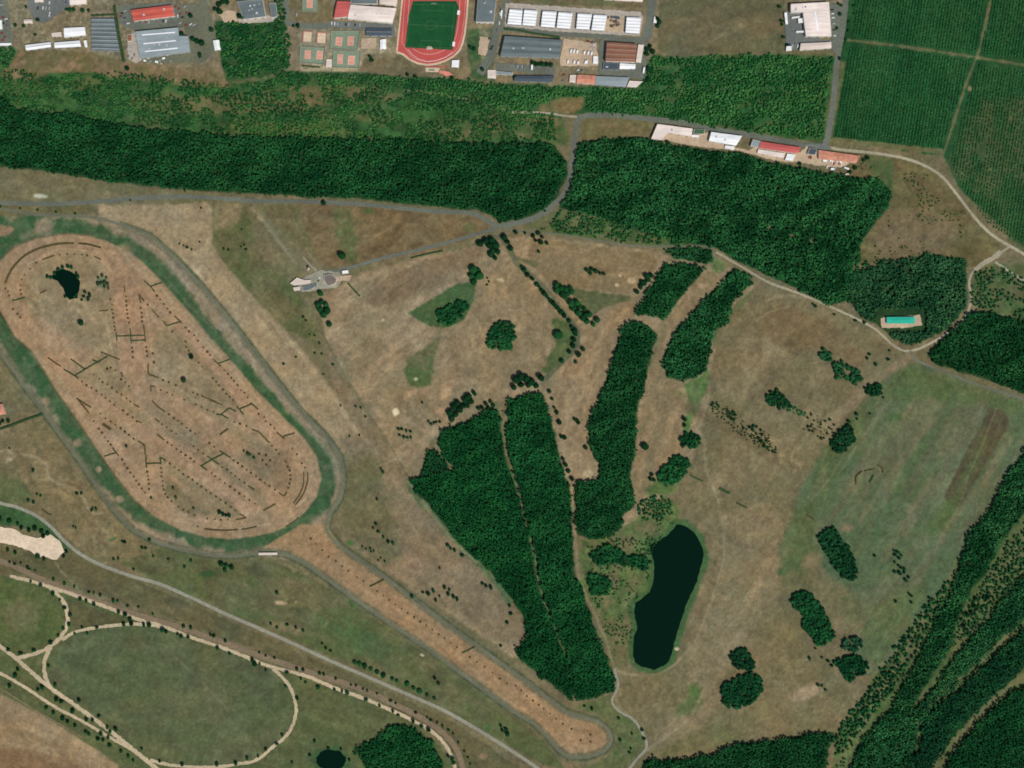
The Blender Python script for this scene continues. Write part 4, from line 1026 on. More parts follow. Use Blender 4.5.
# scrub and thickets
wood("thicket", "thicket joining the large dark wood to the turquoise building's wood", "thicket", [(836, 246), (858, 240), (862, 262), (896, 258), (874, 276), (848, 304), (834, 294)], 2.5, (1.4, 2.6), (3, 6), (20, 62, 34), (54, 94, 52), gap=(7, -0.7, 1360))
NS1 = [(-40, 62), (0, 60), (40, 76), (120, 72), (225, 86), (300, 76), (470, 90), (556, 118), (556, 140), (430, 141), (330, 137), (256, 136), (200, 131), (100, 118), (20, 106), (-40, 84)]
wood("scrub", "broad patchy scrub between the sports ground and the long dark wood", "scrub", NS1, 2.1, (1.0, 2.4), (1.2, 3.6), (20, 64, 32), (60, 102, 52), gap=(13, -0.42, 1230), dens=0.92)
NS2 = [(512, 86), (640, 89), (652, 58), (768, 55), (833, 58), (823, 138), (768, 134), (712, 126), (652, 116), (590, 112), (586, 97), (560, 97), (536, 106), (512, 110), (480, 100), (494, 88)]
wood("thicket", "bright green thicket behind the warehouses, above the depot road", "thicket", NS2, 2.2, (1.3, 2.3), (2.5, 5), (24, 74, 36), (70, 114, 60), gap=(10, -0.6, 1240))
wood("thicket", "green thicket between the grey flat building and the sports courts", "thicket", [(216, 24), (288, 22), (291, 66), (272, 72), (228, 80), (222, 58)], 2.3, (1.4, 2.4), (3, 6), (22, 70, 36), (62, 106, 54), gap=(9, -0.5, 1250))
wood("thicket", "thin green thicket behind the sports courts and the running track", "thicket", [(268, 72), (300, 74), (380, 76), (470, 80), (512, 86), (512, 94), (440, 88), (360, 82), (280, 80)], 2.2, (1.3, 2.3), (3, 5), (22, 68, 36), (60, 104, 54), gap=(8, -0.6, 1260))
wood("thicket", "narrow strip of trees beside the school lane at the top", "thicket", [(274, -20), (282, -20), (286, 24), (276, 24)], 2.8, (1.8, 2.8), (4, 7), (20, 62, 34), (48, 90, 50))
wood("thicket", "green clump at the west end of the top scrub under the pale shed", "thicket", [(-30, 46), (14, 47), (16, 56), (6, 64), (-30, 66)], 2.8, (1.6, 2.6), (3, 6), (20, 62, 34), (50, 96, 52))
wood("thicket", "scrubby thicket east of the gravel junction, at the east edge", "thicket", [(976, 272), (1000, 266), (1060, 296), (1060, 330), (985, 311), (972, 302)], 2.8, (1.4, 2.4), (2, 5), (28, 66, 40), (64, 98, 56), gap=(8, -0.15, 1270))
wood("thicket", "thin scrub along the gravel lane under the large dark wood", "thicket", [(560, 212), (600, 216), (640, 229), (690, 241), (700, 245), (640, 243), (600, 238), (540, 230)], 2.4, (1.2, 2.6), (2, 5), (24, 64, 34), (62, 100, 54), gap=(8, -0.3, 1280))
wood("scrub", "sparse bushes over the rough brown ground beside the pale lane", "scrub", [(846, 160), (930, 172), (968, 214), (990, 244), (960, 258), (894, 258), (862, 262), (880, 220), (892, 190)], 3.4, (0.9, 1.7), (1, 2.5), (40, 68, 36), (70, 92, 52), gap=(12, 0.35, 1290))
wood("scrub", "patchy shrubs around the head of the lake", "scrub", [(582, 544), (612, 538), (640, 518), (668, 500), (678, 512), (668, 532), (650, 552), (650, 585), (634, 602), (632, 640), (618, 662), (604, 630), (592, 600)], 2.8, (0.9, 2.0), (1, 3.2), (30, 64, 34), (66, 98, 54), gap=(9, 0.12, 1310))
wood("scrub", "loose rows of bushes on the slope between meadow and diagonal woods", "scrub", [(944, 584), (956, 578), (950, 594), (926, 632), (902, 680), (880, 706), (862, 730), (838, 760), (832, 740), (846, 716), (866, 694), (884, 664), (908, 628)], 3.0, (1.6, 3.0), (2.5, 6), (18, 58, 32), (50, 92, 50), gap=(7, -0.8, 1320))
wood("scrub", "scattered bushes on the open strip through the diagonal woods", "scrub", [(1018, 580), (1040, 540), (1030, 520), (1004, 546), (986, 580), (960, 620), (950, 648), (975, 630)], 2.9, (1.4, 2.6), (2, 5), (20, 58, 32), (46, 84, 48), gap=(8, -0.9, 1330))
wood("scrub", "low bushes following the pale ride in the bottom right woods", "scrub", [(872, 690), (892, 680), (884, 700), (868, 726), (852, 750), (836, 786), (828, 786), (846, 748)], 3.0, (1.2, 2.2), (1.5, 4), (34, 72, 40), (66, 100, 56), gap=(7, 0.3, 1340))


wood("scrub", "brownish diagonal row of low shrubs across the eastern field", "scrub", [(711, 402), (722, 402), (738, 416), (752, 428), (768, 434), (776, 446), (776, 456), (764, 452), (748, 440), (724, 424), (711, 410)], 2.5, (0.9, 1.9), (0.8, 2.4), (44, 56, 30), (78, 80, 46), gap=(5, -0.2, 1380))
wood("scrub", "low brownish shrubs on the bare patch below the little copse", "scrub", [(806, 408), (816, 414), (826, 424), (836, 432), (828, 442), (814, 438), (804, 428)], 2.8, (0.8, 1.6), (0.8, 2), (48, 54, 30), (84, 78, 48), gap=(5, 0.1, 1385))


# plantations in rows
def rows(label, poly, ang=99.0, row=3.0, step=2.1, rad=(1.1, 1.7), hgt=(1.6, 2.6), base=(22, 70, 38), alt=(54, 98, 54), gap=None):
    t = math.radians(ang); d = np.array([math.cos(t), math.sin(t)]); e = np.array([-d[1], d[0]])
    c = np.mean(np.array(poly), 0)
    a, b = np.meshgrid(np.arange(-160, 160, step), np.arange(-160, 160, row))
    a = a + RS.uniform(-0.5, 0.5, a.shape); b = b + RS.uniform(-0.3, 0.3, b.shape)
    P = c + a.ravel()[:, None] * d + b.ravel()[:, None] * e
    P = P[poly_mask(poly, P[:, 0], P[:, 1]) & (P[:, 0] < 1060) & (P[:, 1] > -30)]
    n1 = fbm(P[:, 0], P[:, 1], 18, ang, 2.5, 1400, 3)
    keep = RS.rand(len(P)) > 0.06
    if gap is not None: keep &= n1 > gap
    P, n1 = P[keep], n1[keep]
    n = len(P)
    mixf = np.clip(0.4 + 0.4 * n1 + RS.normal(0, 0.25, n), 0, 1.2)[:, None]
    cols = (lin(base) * (1 - mixf) + lin(alt) * mixf) * RS.uniform(0.8, 1.2, (n, 1)) * np.array([1.2, 1.85, 1.65])
    pos = np.stack([(P[:, 0] - 512) * S, (384 - P[:, 1]) * S], 1)
    V, F, C = tile(SMALL, pos, RS.uniform(*rad, n), RS.uniform(*hgt, n), cols)
    setp(link("plantation_rows", mesh("plantation_rows", V, F, M['wood'], C)), label, "plantation", "plots of planted rows", 'stuff')


rows("largest plot of planted green rows, beside the road", [(848, 46), (900, 50), (972, 60), (942, 148), (900, 144), (834, 138)])
rows("upper plot of planted green rows, above the grassy track", [(856, -20), (990, -20), (975, 53), (920, 46), (853, 37)])
rows("plot of planted rows in the top right corner", [(997, -20), (1060, -20), (1060, 66), (1024, 60), (980, 53)])
rows("patchy plot of planted rows east of the grassy ride", [(978, 64), (1024, 71), (1060, 78), (1060, 268), (1022, 244), (990, 226), (962, 186), (950, 160)], gap=-0.7, alt=(58, 92, 52))

# ------------------------------------------------------------------ buildings
def prism_mesh(name, pts, z0, z1, mat, mat_top=None):
    """pts in metres, any order"""
    a = sum(p[0] * q[1] - q[0] * p[1] for p, q in zip(pts, pts[1:] + pts[:1]))
    if a < 0: pts = pts[::-1]
    n = len(pts)
    V = [(x, y, z0) for x, y in pts] + [(x, y, z1) for x, y in pts]
    F = [(i, (i + 1) % n, n + (i + 1) % n, n + i) for i in range(n)] + [tuple(range(n, 2 * n)), tuple(range(n - 1, -1, -1))]
    return mesh(name, V, F, mat)


def lerp(a, b, t): return tuple(a[i] + (b[i] - a[i]) * t for i in range(len(a)))


def grow(pts, d):
    c = [sum(p[i] for p in pts) / len(pts) for i in (0, 1)]
    out = []
    for p in pts:
        v = (p[0] - c[0], p[1] - c[1]); L = math.hypot(*v) or 1
        out.append((p[0] + v[0] / L * d, p[1] + v[1] / L * d))
    return out


def local(pts, h):
    W = [Wp(p, h) for p in pts]
    c = (sum(p[0] for p in W) / len(W), sum(p[1] for p in W) / len(W))
    return c, [(x - c[0], y - c[1]) for x, y in W]


def roof_angle(L):
    e = max(((math.hypot(q[0] - p[0], q[1] - p[1]), math.atan2(q[1] - p[1], q[0] - p[0])) for p, q in zip(L, L[1:] + L[:1])))
    return e[1]


def building(name, label, cat, pts, h, roof, wall='wall', bays=0, rise=1.3, along=0, group=None, sky=(), doors=2, vents=0, ridge=None, flat_edge=0.35, chim=0):
    """pts: roof outline in photograph pixels. bays: gabled bays (0 = flat roof with a low parapet); along=0 ridges run like the first edge.
    sky: skylight strips ((x1,y1),(x2,y2),width px)"""
    c, L = local(pts, h)
    root = empty(name, (c[0], c[1], 0))
    setp(root, label, cat, group)
    n = len(L)
    if not bays:
        link('wall', prism_mesh('wall', grow(L, -0.15), 0, h - 0.3, M[wall]), root)
        link('roof', prism_mesh('roof', grow(L, -0.35), h - 0.297, h - 0.05, M[roof]), root)
        a = sum(p[0] * q[1] - q[0] * p[1] for p, q in zip(L, L[1:] + L[:1]))
        O = L if a > 0 else L[::-1]; I = grow(O, -0.4)
        V = [(x, y, h - 0.297) for x, y in O] + [(x, y, h + 0.15) for x, y in O] + [(x, y, h + 0.15) for x, y in I] + [(x, y, h - 0.297) for x, y in I]
        F = []
        for i in range(n):
            j = (i + 1) % n
            F += [(i, j, n + j, n + i), (n + i, n + j, 2 * n + j, 2 * n + i), (2 * n + i, 2 * n + j, 3 * n + j, 3 * n + i)]
        link('parapet', mesh('parapet', V, F, M[wall]), root)
        zr = lambda x, y: h - 0.05
    else:
        A, B, C_, D = L if along == 0 else (L[1], L[2], L[3], L[0])
        wv, wf = [], []
        rm_v, rm_f = [], []
        ov = 0.35
        eu = (B[0] - A[0], B[1] - A[1]); lu = math.hypot(*eu); eu = (eu[0] / lu, eu[1] / lu)
        for b in range(bays):
            t0, t1 = b / bays, (b + 1) / bays; tm = (t0 + t1) / 2
            for t, z in ((t0, h), (tm, h + rise), (t1, h)):
                p, q = lerp(A, D, t), lerp(B, C_, t)
                rm_v += [(p[0] - eu[0] * ov, p[1] - eu[1] * ov, z + 0.12), (q[0] + eu[0] * ov, q[1] + eu[1] * ov, z + 0.12)]
            k = 6 * b
            rm_f += [(k, k + 2, k + 3, k + 1), (k + 2, k + 4, k + 5, k + 3)]
        m = len(rm_v)                                   # underside, so the sheet has a thickness
        rm_v += [(x, y, z - 0.12) for x, y, z in rm_v]
        rm_f += [tuple(m + i for i in f[::-1]) for f in list(rm_f)]
        for b in range(bays):
            k = 6 * b
            for e in ((k, k + 2), (k + 2, k + 4), (k + 3, k + 1), (k + 5, k + 3)):
                rm_f.append((e[1], e[0], m + e[0], m + e[1]))
        rm_f += [(0, 1, m + 1, m), (6 * bays - 1, 6 * bays - 2, m + 6 * bays - 2, m + 6 * bays - 1)]
        ro = link('roof', mesh('roof', rm_v, rm_f, M[roof]), root)
        up = max(ro.data.polygons, key=lambda f: abs(f.normal.z) * (f.index < 2 * bays))
        if ro.data.polygons[0].normal.z < 0: ro.data.flip_normals()
        # walls with gable ends
        loopA = [A]; zA = [h]
        V = []; F = []
        endL = []; endR = []
        for b in range(bays):
            for t, z in ((b / bays, h), ((b + .5) / bays, h + rise)):
                endL.append((*lerp(A, D, t), z)); endR.append((*lerp(B, C_, t), z))
        endL.append((*D, h)); endR.append((*C_, h))
        for E in (endL, endR):
            i0 = len(V)
            V += [(x, y, z - 0.02) for x, y, z in E]
            V += [(E[-1][0], E[-1][1], 0), (E[0][0], E[0][1], 0)]
            F.append(tuple(range(i0, i0 + len(E) + 2)))
        for p, q in ((A, B), (D, C_)):
            i0 = len(V); V += [(*p, 0), (*q, 0), (*q, h - 0.02), (*p, h - 0.02)]; F.append((i0, i0 + 1, i0 + 2, i0 + 3))
        link('wall', mesh('wall', V, F, M[wall]), root)
        if ridge:
            for b in range(bays):
                p, q = lerp(A, D, (b + .5) / bays), lerp(B, C_, (b + .5) / bays)
                link('ridge_cap', bar_mesh('ridge_cap', p, q, 0.5, h + rise + 0.125, 0.12, M[ridge]), root)

        def zr(x, y):
            w = ((x - A[0]) * (D[0] - A[0]) + (y - A[1]) * (D[1] - A[1])) / ((D[0] - A[0]) ** 2 + (D[1] - A[1]) ** 2)
            f = (w * bays) % 1.0
            return h + 0.12 + rise * (1 - abs(2 * f - 1))
    for s in sky:
        p, q = Wp(s[0], h), Wp(s[1], h)
        p = (p[0] - c[0], p[1] - c[1]); q = (q[0] - c[0], q[1] - c[1])
        z = max(zr(*lerp(p, q, t)) for t in (0.05, .5, .95))
        link('skylight', bar_mesh('skylight', p, q, s[2] * S, z - 0.1, 0.35, M['glass']), root)
    for i in range(vents):
        t, u = random.uniform(.15, .85), random.uniform(.2, .8)
        p = lerp(lerp(L[0], L[1], t), lerp(L[-1], L[-2], t), u)
        w = random.uniform(.7, 1.5)
        link('roof_vent', prism_mesh('roof_vent', [(p[0] - w, p[1] - w), (p[0] + w, p[1] - w), (p[0] + w, p[1] + w), (p[0] - w, p[1] + w)], zr(*p) - 0.2, zr(*p) + 0.8, M['vent']), root)
    # roller doors in the longest wall that looks south
    best = None
    for i in range(n):
        p, q = L[i], L[(i + 1) % n]
        if (p[1] + q[1]) / 2 < 0:
            l = abs(q[0] - p[0])
            if best is None or l > best[0]: best = (l, p, q)
    if best and best[0] > 6:
        l, p, q = best
        if p[0] > q[0]: p, q = q, p
        for i in range(doors):
            t = (i + .5) / doors; w = min(1.8, l * 0.2 / max(doors, 1)) / l
            a, b = lerp(p, q, t - w), lerp(p, q, t + w)
            dh = min(3.0, h * 0.7)
            link('door', mesh('door', [(a[0], a[1] - 0.06, 0.02), (b[0], b[1] - 0.06, 0.02), (b[0], b[1] - 0.06, dh), (a[0], a[1] - 0.06, dh), (a[0], a[1] + .1, 0.02), (b[0], b[1] + .1, .02), (b[0], b[1] + .1, dh), (a[0], a[1] + .1, dh)],
                              [(0, 1, 2, 3), (3, 2, 6, 7), (0, 3, 7, 4), (1, 5, 6, 2)], M['door']), root)
    return root


def bar_mesh(name, p, q, w, z0, dz, mat):
    d = (q[0] - p[0], q[1] - p[1]); l = math.hypot(*d) or 1
    nx, ny = -d[1] / l * w / 2, d[0] / l * w / 2
    return prism_mesh(name, [(p[0] - nx, p[1] - ny), (q[0] - nx, q[1] - ny), (q[0] + nx, q[1] + ny), (p[0] + nx, p[1] + ny)], z0, z0 + dz, mat)


building("warehouse", "bright red roofed warehouse, the only long all red roof", "warehouse", [(131, 10), (171.5, 5), (174.5, 16), (134, 21)], 7, 'red', bays=2, rise=1.0, doors=4, vents=2)
building("factory", "large blue grey flat factory with three white skylight strips", "factory", [(135, 31.5), (178, 27.5), (179, 36), (188, 36), (190, 51.5), (177, 53), (140, 58.5)], 8, 'bluegrey', 'wall_grey', doors=4, vents=5,
         sky=[((142, 35), (175, 32.3), 1.1), ((143.5, 43.7), (176, 40.6), 1.1), ((145, 51.5), (177.5, 48.2), 1.1)])
building("greenhouse", "block of narrow parallel slate roofs beside the tree row", "greenhouse", [(91.5, 18), (114, 18), (119.5, 51.5), (92, 50.5)], 3.2, 'slate', 'wall_grey', bays=8, rise=1.5, doors=3, ridge='vent')
building("shed", "square bright white roof west of the narrow slate roofs", "shed", [(64, 28), (84.5, 27), (85.5, 35), (64.5, 37.5)], 5.5, 'white', bays=1, rise=0.8)
building("shed", "small pale beige flat roof touching the square white roof", "shed", [(51.5, 33), (61, 32), (61.3, 36.5), (52, 36.8)], 3, 'cream')
building("shed", "western long pale shed with grey eave over the scrub edge", "shed", [(25.5, 45), (50.5, 42), (50.8, 47), (26.5, 50.5)], 5, 'white', 'wall_grey', bays=1, doors=3, ridge='darkgrey')
building("shed", "eastern long pale shed in line behind the first, below the white roof", "shed", [(54.5, 42.5), (79.5, 40.5), (81, 46.5), (55, 48)], 5, 'white', 'wall_grey', bays=1, doors=3, ridge='bluegrey')
building("kiosk", "tiny white cabin at the east end of the long pale sheds", "cabin", [(83.5, 40.5), (86.5, 40.3), (87.5, 47), (85, 47.2)], 3, 'white', doors=1)
building("house", "small white house by the bluish car park", "house", [(24, 19.5), (32, 19), (32.3, 23), (24.4, 23.5)], 4, 'cream', bays=1, rise=1.2, doors=1)
building("hall", "pale pink roofed hall cut by the top edge beside the car park", "hall", [(69, -14), (86, -15), (86, 3.5), (70, 5)], 6, 'pinkish', bays=1, doors=2)
building("shed", "beige roof cut by the top edge at the head of the car park", "shed", [(34, -12), (43, -12), (43, 1.8), (35, 2.2)], 4, 'cream', bays=1, doors=1)
building("shed", "white flat roof cut by the left edge near the parked cars", "shed", [(-16, 21), (1.6, 20), (2.2, 29), (-16, 30)], 4.5, 'white', doors=1)
building("shed", "long low white canopy at the left edge above the scrub", "shed", [(-16, 43.4), (11, 43), (11.6, 45.4), (-16, 46)], 3.5, 'white', doors=1)
building("hall", "grey flat roofed hall with pale south edge beside the pale plaza", "hall", [(237, 1.5), (262.5, -1), (266, 16.5), (243.5, 19.5)], 7, 'slate', 'wall', doors=3, vents=6)
building("hall", "narrow grey roof right beside the grey hall by the school lane", "hall", [(269, 3), (276, 3), (277.3, 17), (271.5, 17.8)], 6, 'slate', 'wall', doors=1)
building("house", "small white house at the edge of the green thicket", "house", [(213, 40.8), (219, 40.2), (220.6, 49.7), (214.8, 50.3)], 4.5, 'white', bays=1, along=1, doors=1)
building("house", "tiny rust coloured hut beside the blue grey factory", "hut", [(127, 34.5), (131.5, 34), (132, 41), (128, 41.4)], 3, 'rust', doors=1)
# sports centre
building("gymnasium", "square red roof forming the west end of the big pale sports hall", "gymnasium", [(337.5, 1), (350.4, 1.7), (348, 16.5), (334, 17.8)], 8, 'red_deep', bays=1, doors=1)
building("sports_hall", "large pale pinkish roof between the square red roof and the stadium", "sports hall", [(350.8, 4.8), (396, 8.2), (392, 23), (347.8, 18.6)], 9, 'pinkish', bays=1, rise=1.2, doors=4, vents=3)
building("hall", "grey roof cut by the top edge behind the pale sports hall", "hall", [(350, -16), (379, -14), (377, 3.8), (351, 3.8)], 7, 'slate', doors=2, vents=2)
building("hall", "white roof cut by the top edge next to the running track", "hall", [(380.5, -12), (399, -10), (396, 6), (379.6, 3.6)], 6, 'cream', bays=1, doors=2)
building("pavilion", "dark slate pavilion with a pale ridge below the sports hall", "pavilion", [(366.5, 28), (392, 28.4), (391.6, 36), (366, 35.8)], 4, 'darkgrey', bays=1, ridge='concrete', doors=3)
building("clubhouse", "little white roof beside the sandy play yard", "clubhouse", [(380, 40), (386, 39.4), (386, 49), (380, 49)], 4, 'white', bays=1, along=1, doors=1)
building("shed", "small white square hut south of the running track bend", "shed", [(452, 60.4), (459.4, 60), (458.8, 67.5), (451.6, 67)], 3.5, 'white', doors=1)
building("hut", "pale flat hut between the two lower red courts", "hut", [(326.5, 59), (332, 59.4), (331.6, 67.4), (326, 67)], 3, 'cream', doors=1)
# industrial estate
building("warehouse", "dark grey roof with a white south wall beside the running track", "warehouse", [(479, -16), (498, -15), (493.6, 22.4), (476, 22)], 10, 'slate', 'wall', doors=3, vents=4)
SHED_Q = [[(510, 9), (522.5, 10), (521, 25), (507.6, 24)], [(524.6, 9.6), (537.4, 10.5), (535, 26), (522.7, 25)], [(543, 11), (556.5, 11.7), (554.3, 27.5), (541, 26.5)], [(558.8, 12), (572.5, 13), (569.8, 28.7), (556.8, 27.7)], [(578, 13.4), (592, 14.1), (589, 29.4), (576.4, 28.7)], [(594, 14.6), (607, 15.3), (604, 30.6), (591.6, 30)], [(627, 17), (641, 17.7), (639, 33.5), (625.6, 32.6)]]
SHED_L = ["first white ribbed storage shed of the row, beside the dark grey warehouse", "second white ribbed storage shed in the row from the dark grey warehouse", "third white ribbed storage shed in the row from the dark grey warehouse", "fourth white ribbed storage shed, in the middle of the row of seven", "fifth white ribbed storage shed, third from the east end of the row", "white ribbed storage shed beside the open concrete bay of the row", "last white ribbed storage shed, standing alone by the estate road"]
for q_, l_ in zip(SHED_Q, SHED_L):
    building("storage_shed", l_, "storage shed", q_, 6.5, 'white', 'wall_grey', bays=5, rise=1.1, doors=2, group="row of white storage sheds")
building("warehouse", "wide blue grey ribbed warehouse below the white storage sheds", "warehouse", [(505, 36), (562, 40), (559, 57.5), (500.5, 56)], 9, 'slate', 'wall_grey', bays=3, rise=1.4, doors=5, vents=3)
building("warehouse", "long low dark grey roof along the edge of the green thicket", "warehouse", [(514.8, 75.6), (554, 75.6), (552, 82.2), (514.4, 81)], 5, 'darkgrey', 'wall_grey', bays=1, doors=4)
building("workshop", "narrow grey roof west of the long low dark roof", "workshop", [(496, 70.8), (513, 72.6), (513, 75.2), (496, 74.4)], 4, 'bluegrey', doors=2)
building("hut", "pale hut with a dark yard at the west end of the lower warehouses", "hut", [(487.6, 70), (496, 70), (496, 78.5), (487.6, 78)], 3.2, 'cream', doors=1, vents=1)
building("factory", "brown ribbed roof with white ridges in the asphalt yard", "factory", [(607, 42), (637, 44), (635, 62), (605.7, 61)], 9, 'rust', 'wall', bays=4, rise=0.9, doors=3, ridge='concrete')
building("office", "white flat annex along the east side of the brown ribbed roof", "office", [(638.4, 44.6), (644, 45), (641, 62.6), (636, 62)], 6, 'cream', doors=1, vents=1)
building("workshop", "low grey roof behind the brown ribbed roof", "workshop", [(603.4, 62.6), (618.4, 63.4), (618.2, 70), (603, 69.4)], 4, 'darkgrey', 'wall_grey', doors=2, vents=2)
building("hall", "white roof tucked below the brown ribbed roof", "hall", [(620, 63.2), (635.4, 64.2), (635, 68.8), (619.8, 69)], 5, 'white', bays=1, doors=2)
building("shed", "small white roof beside the yard of parked vans", "shed", [(593.4, 56), (598, 56.3), (597.7, 64), (593, 63.6)], 4, 'white', doors=1)
building("shop", "faded red roofed end of the long building beside the thicket", "shop", [(577.8, 74.5), (595.7, 75.6), (595, 84.4), (576.6, 83)], 5, 'salmon', bays=1, doors=2)
building("shop", "small pale roof at the west end of the faded red roof", "shop", [(570, 75), (576.4, 75), (575.4, 82.8), (569.4, 82)], 4, 'cream', doors=1)
building("warehouse", "long blue grey roof joined to the faded red roof", "warehouse", [(596.4, 76), (629, 77.4), (625.8, 86.7), (595.4, 84.8)], 6, 'bluegrey', 'wall_grey', bays=1, rise=0.8, doors=4)
building("shed", "pale pink and white roof at the east end of the long building", "shed", [(629.4, 80.8), (643, 81.4), (640, 84.2), (636, 87.2), (627, 86.8)], 4, 'pinkish', doors=2)
building("kiosk", "small white gatehouse beside the estate road", "kiosk", [(654.2, 16.6), (657, 17), (656.4, 23), (653.4, 22.6)], 3, 'white', doors=1)
building("glasshouse", "pale roof strip cut by the top edge above the storage sheds", "shed", [(602, -10), (643, -8), (642.4, 1.6), (604, -0.4)], 4, 'cream', bays=2, doors=2)
# white factory, north-east
building("factory", "big white flat factory standing alone beside the field road", "factory", [(791, 4), (829, 2), (831.5, 36), (806, 36), (803, 12), (791, 12)], 9, 'pinkish', 'wall', doors=3, vents=6, sky=[((815, 11.5), (817.6, 30.5), 1.6)])
building("warehouse", "long narrow white roof south of the lone white factory", "warehouse", [(801, 43.4), (831, 42), (831.2, 48), (800, 50.2)], 6, 'cream', 'wall', bays=1, rise=.7, doors=3)
building("shed", "small white canopy by the dock yard of the lone factory", "shed", [(798, 18.4), (803, 18.2), (803.6, 22.6), (798.6, 23)], 5, 'white', doors=1)
building("shed", "narrow white strip roof in the dock yard, upper one", "shed", [(791.6, 17), (799.6, 16), (799.8, 17.6), (791.8, 18.6)], 4, 'white', doors=1)
building("shed", "narrow white strip roof in the dock yard, lower one", "shed", [(796, 31), (804.4, 30.6), (804.5, 32.4), (796.2, 32.8)], 4, 'white', doors=1)
building("shed", "white roof at the south west corner of the factory yard", "shed", [(786.4, 46.4), (791.6, 46), (791.8, 50.4), (786, 51)], 4, 'white', doors=1)
building("office", "slim white side building along the factory yard fence", "office", [(784.4, 12.6), (787, 12.4), (788, 24), (785.6, 24)], 4, 'white', doors=1)
# depots beside the lower road
building("depot", "largest white depot, L shaped, at the west end of the row", "depot", [(657.5, 124), (692.7, 128.7), (691.5, 136.4), (667.5, 132.6), (662, 140), (651.2, 138.7)], 7, 'pinkish', 'wall', doors=3, vents=2)
building("shed", "low dull green roof beside the L shaped white depot", "shed", [(694.2, 128.8), (705, 129.6), (704, 134), (693.4, 134)], 3.5, 'green_roof', doors=1)
building("shed", "little white lean to under the dull green roof", "shed", [(691.8, 134.8), (699, 135), (698.8, 137.6), (691.6, 137.2)], 3, 'white', doors=1)
building("depot", "white gabled depot, second in the row", "depot", [(711.5, 132), (742, 136), (736, 145.4), (709, 141)], 7, 'white', 'wall', bays=1, rise=1.6, doors=3, vents=2)
building("shed", "white annex in front of the white gabled depot", "shed", [(725.2, 145.4), (735, 146.4), (733.7, 150.2), (724.8, 148.2)], 4, 'white', doors=1)
building("depot", "depot with a deep red roof, third in the row", "depot", [(761.2, 141.4), (801, 147.5), (797, 153.4), (758.8, 148)], 6.5, 'red_deep', 'wall', bays=1, rise=1.2, doors=3)
building("shed", "pale grey roof joined to the west end of the deep red depot", "shed", [(753, 139.3), (760.8, 141.2), (758, 147.8), (750.6, 145.8)], 6, 'bluegrey', 'wall', doors=1)
building("shed", "long pale pink lean to along the front of the deep red depot", "shed", [(758.4, 149.4), (785, 153.4), (783.6, 158), (757.2, 153.2)], 4, 'pinkish', doors=2)
building("shed", "white box shed at the corner of the deep red depot's yard", "shed", [(787.5, 153.6), (795.7, 154.8), (792.8, 161), (785, 160)], 4.5, 'white', doors=1)
building("depot", "depot with a faded orange tile roof at the east end of the row", "depot", [(819, 150), (860, 155.8), (856, 162.8), (819, 159)], 6, 'salmon', 'wall', bays=1, rise=1.3, doors=3)
building("shed", "dark flat roof beside the faded orange depot", "shed", [(809.8, 148), (817.4, 149.3), (815, 155.2), (807.4, 154)], 5, 'darkgrey', doors=1)
# clubhouse on the golf course, and others
club = building("clubhouse", "eight sided grey brown roof with a pale terrace on the golf course", "clubhouse", [(324.2, 275.2), (329, 274.2), (333.4, 275.2), (336.6, 279.4), (335.8, 283.2), (331.6, 285.4), (327.4, 286), (324.4, 281)], 5, 'greybrown', doors=2)
building("marquee", "large cream marquee roof at the west end of the golf clubhouse", "marquee", [(290, 283.4), (297, 277.6), (304, 280), (311, 280), (309.6, 283.2), (294, 285.4)], 4, 'cream', doors=1)
building("marquee", "small cream roof below the large cream marquee", "marquee", [(293, 287.6), (300, 286.6), (300, 290.4), (294.4, 291)], 3.5, 'cream', doors=1)
building("shed", "long grey roof between the marquee and the clubhouse", "shed", [(302, 287), (317, 283.4), (318, 285.4), (308.7, 290.4), (303, 291)], 3.5, 'slate', doors=2)
building("hut", "small white hut beside the clubhouse drive", "hut", [(342, 271), (348, 270), (348.6, 273.2), (342.4, 274)], 3, 'white', doors=1)
building("barn", "turquoise roofed building alone in the eastern wood", "barn", [(887, 317), (914.7, 317), (914, 323.6), (887, 323.4)], 5, 'turq', 'wall_grey', bays=1, rise=0.6, doors=3)
building("house", "house with a faded red roof cut by the left edge", "house", [(-14, 404), (2, 404), (5.8, 414), (-12, 417)], 4.5, 'salmon', 'wall', bays=1, doors=1)
building("shed", "long white shelter beside the racecourse road junction", "shelter", [(258.4, 552.8), (277, 552.6), (277.2, 555), (259, 555.4)], 3, 'cream', doors=1)

# terrace round the clubhouse
tc, tl = local([(320.6, 277), (323, 277), (328, 287.4), (338, 284.4), (338.6, 286.2), (327, 289)], 0.5)
link('terrace', prism_mesh('terrace', tl, -0.2, 0.4, M['concrete']), club)
bpy.data.objects['terrace'].location = (tc[0] - club.location.x, tc[1] - club.location.y, 0)


# ------------------------------------------------------------------ stadium and courts
def group_empty(name, label, cat, at, group=None):
    c = Wp(at)
    return setp(empty(name, (c[0], c[1], 0)), label, cat, group)


def psheet(name, pts, mat, z, root):
    o = sheet(name, pts, mat, z, root)
    o.location = (-root.location.x, -root.location.y, 0)
    return o


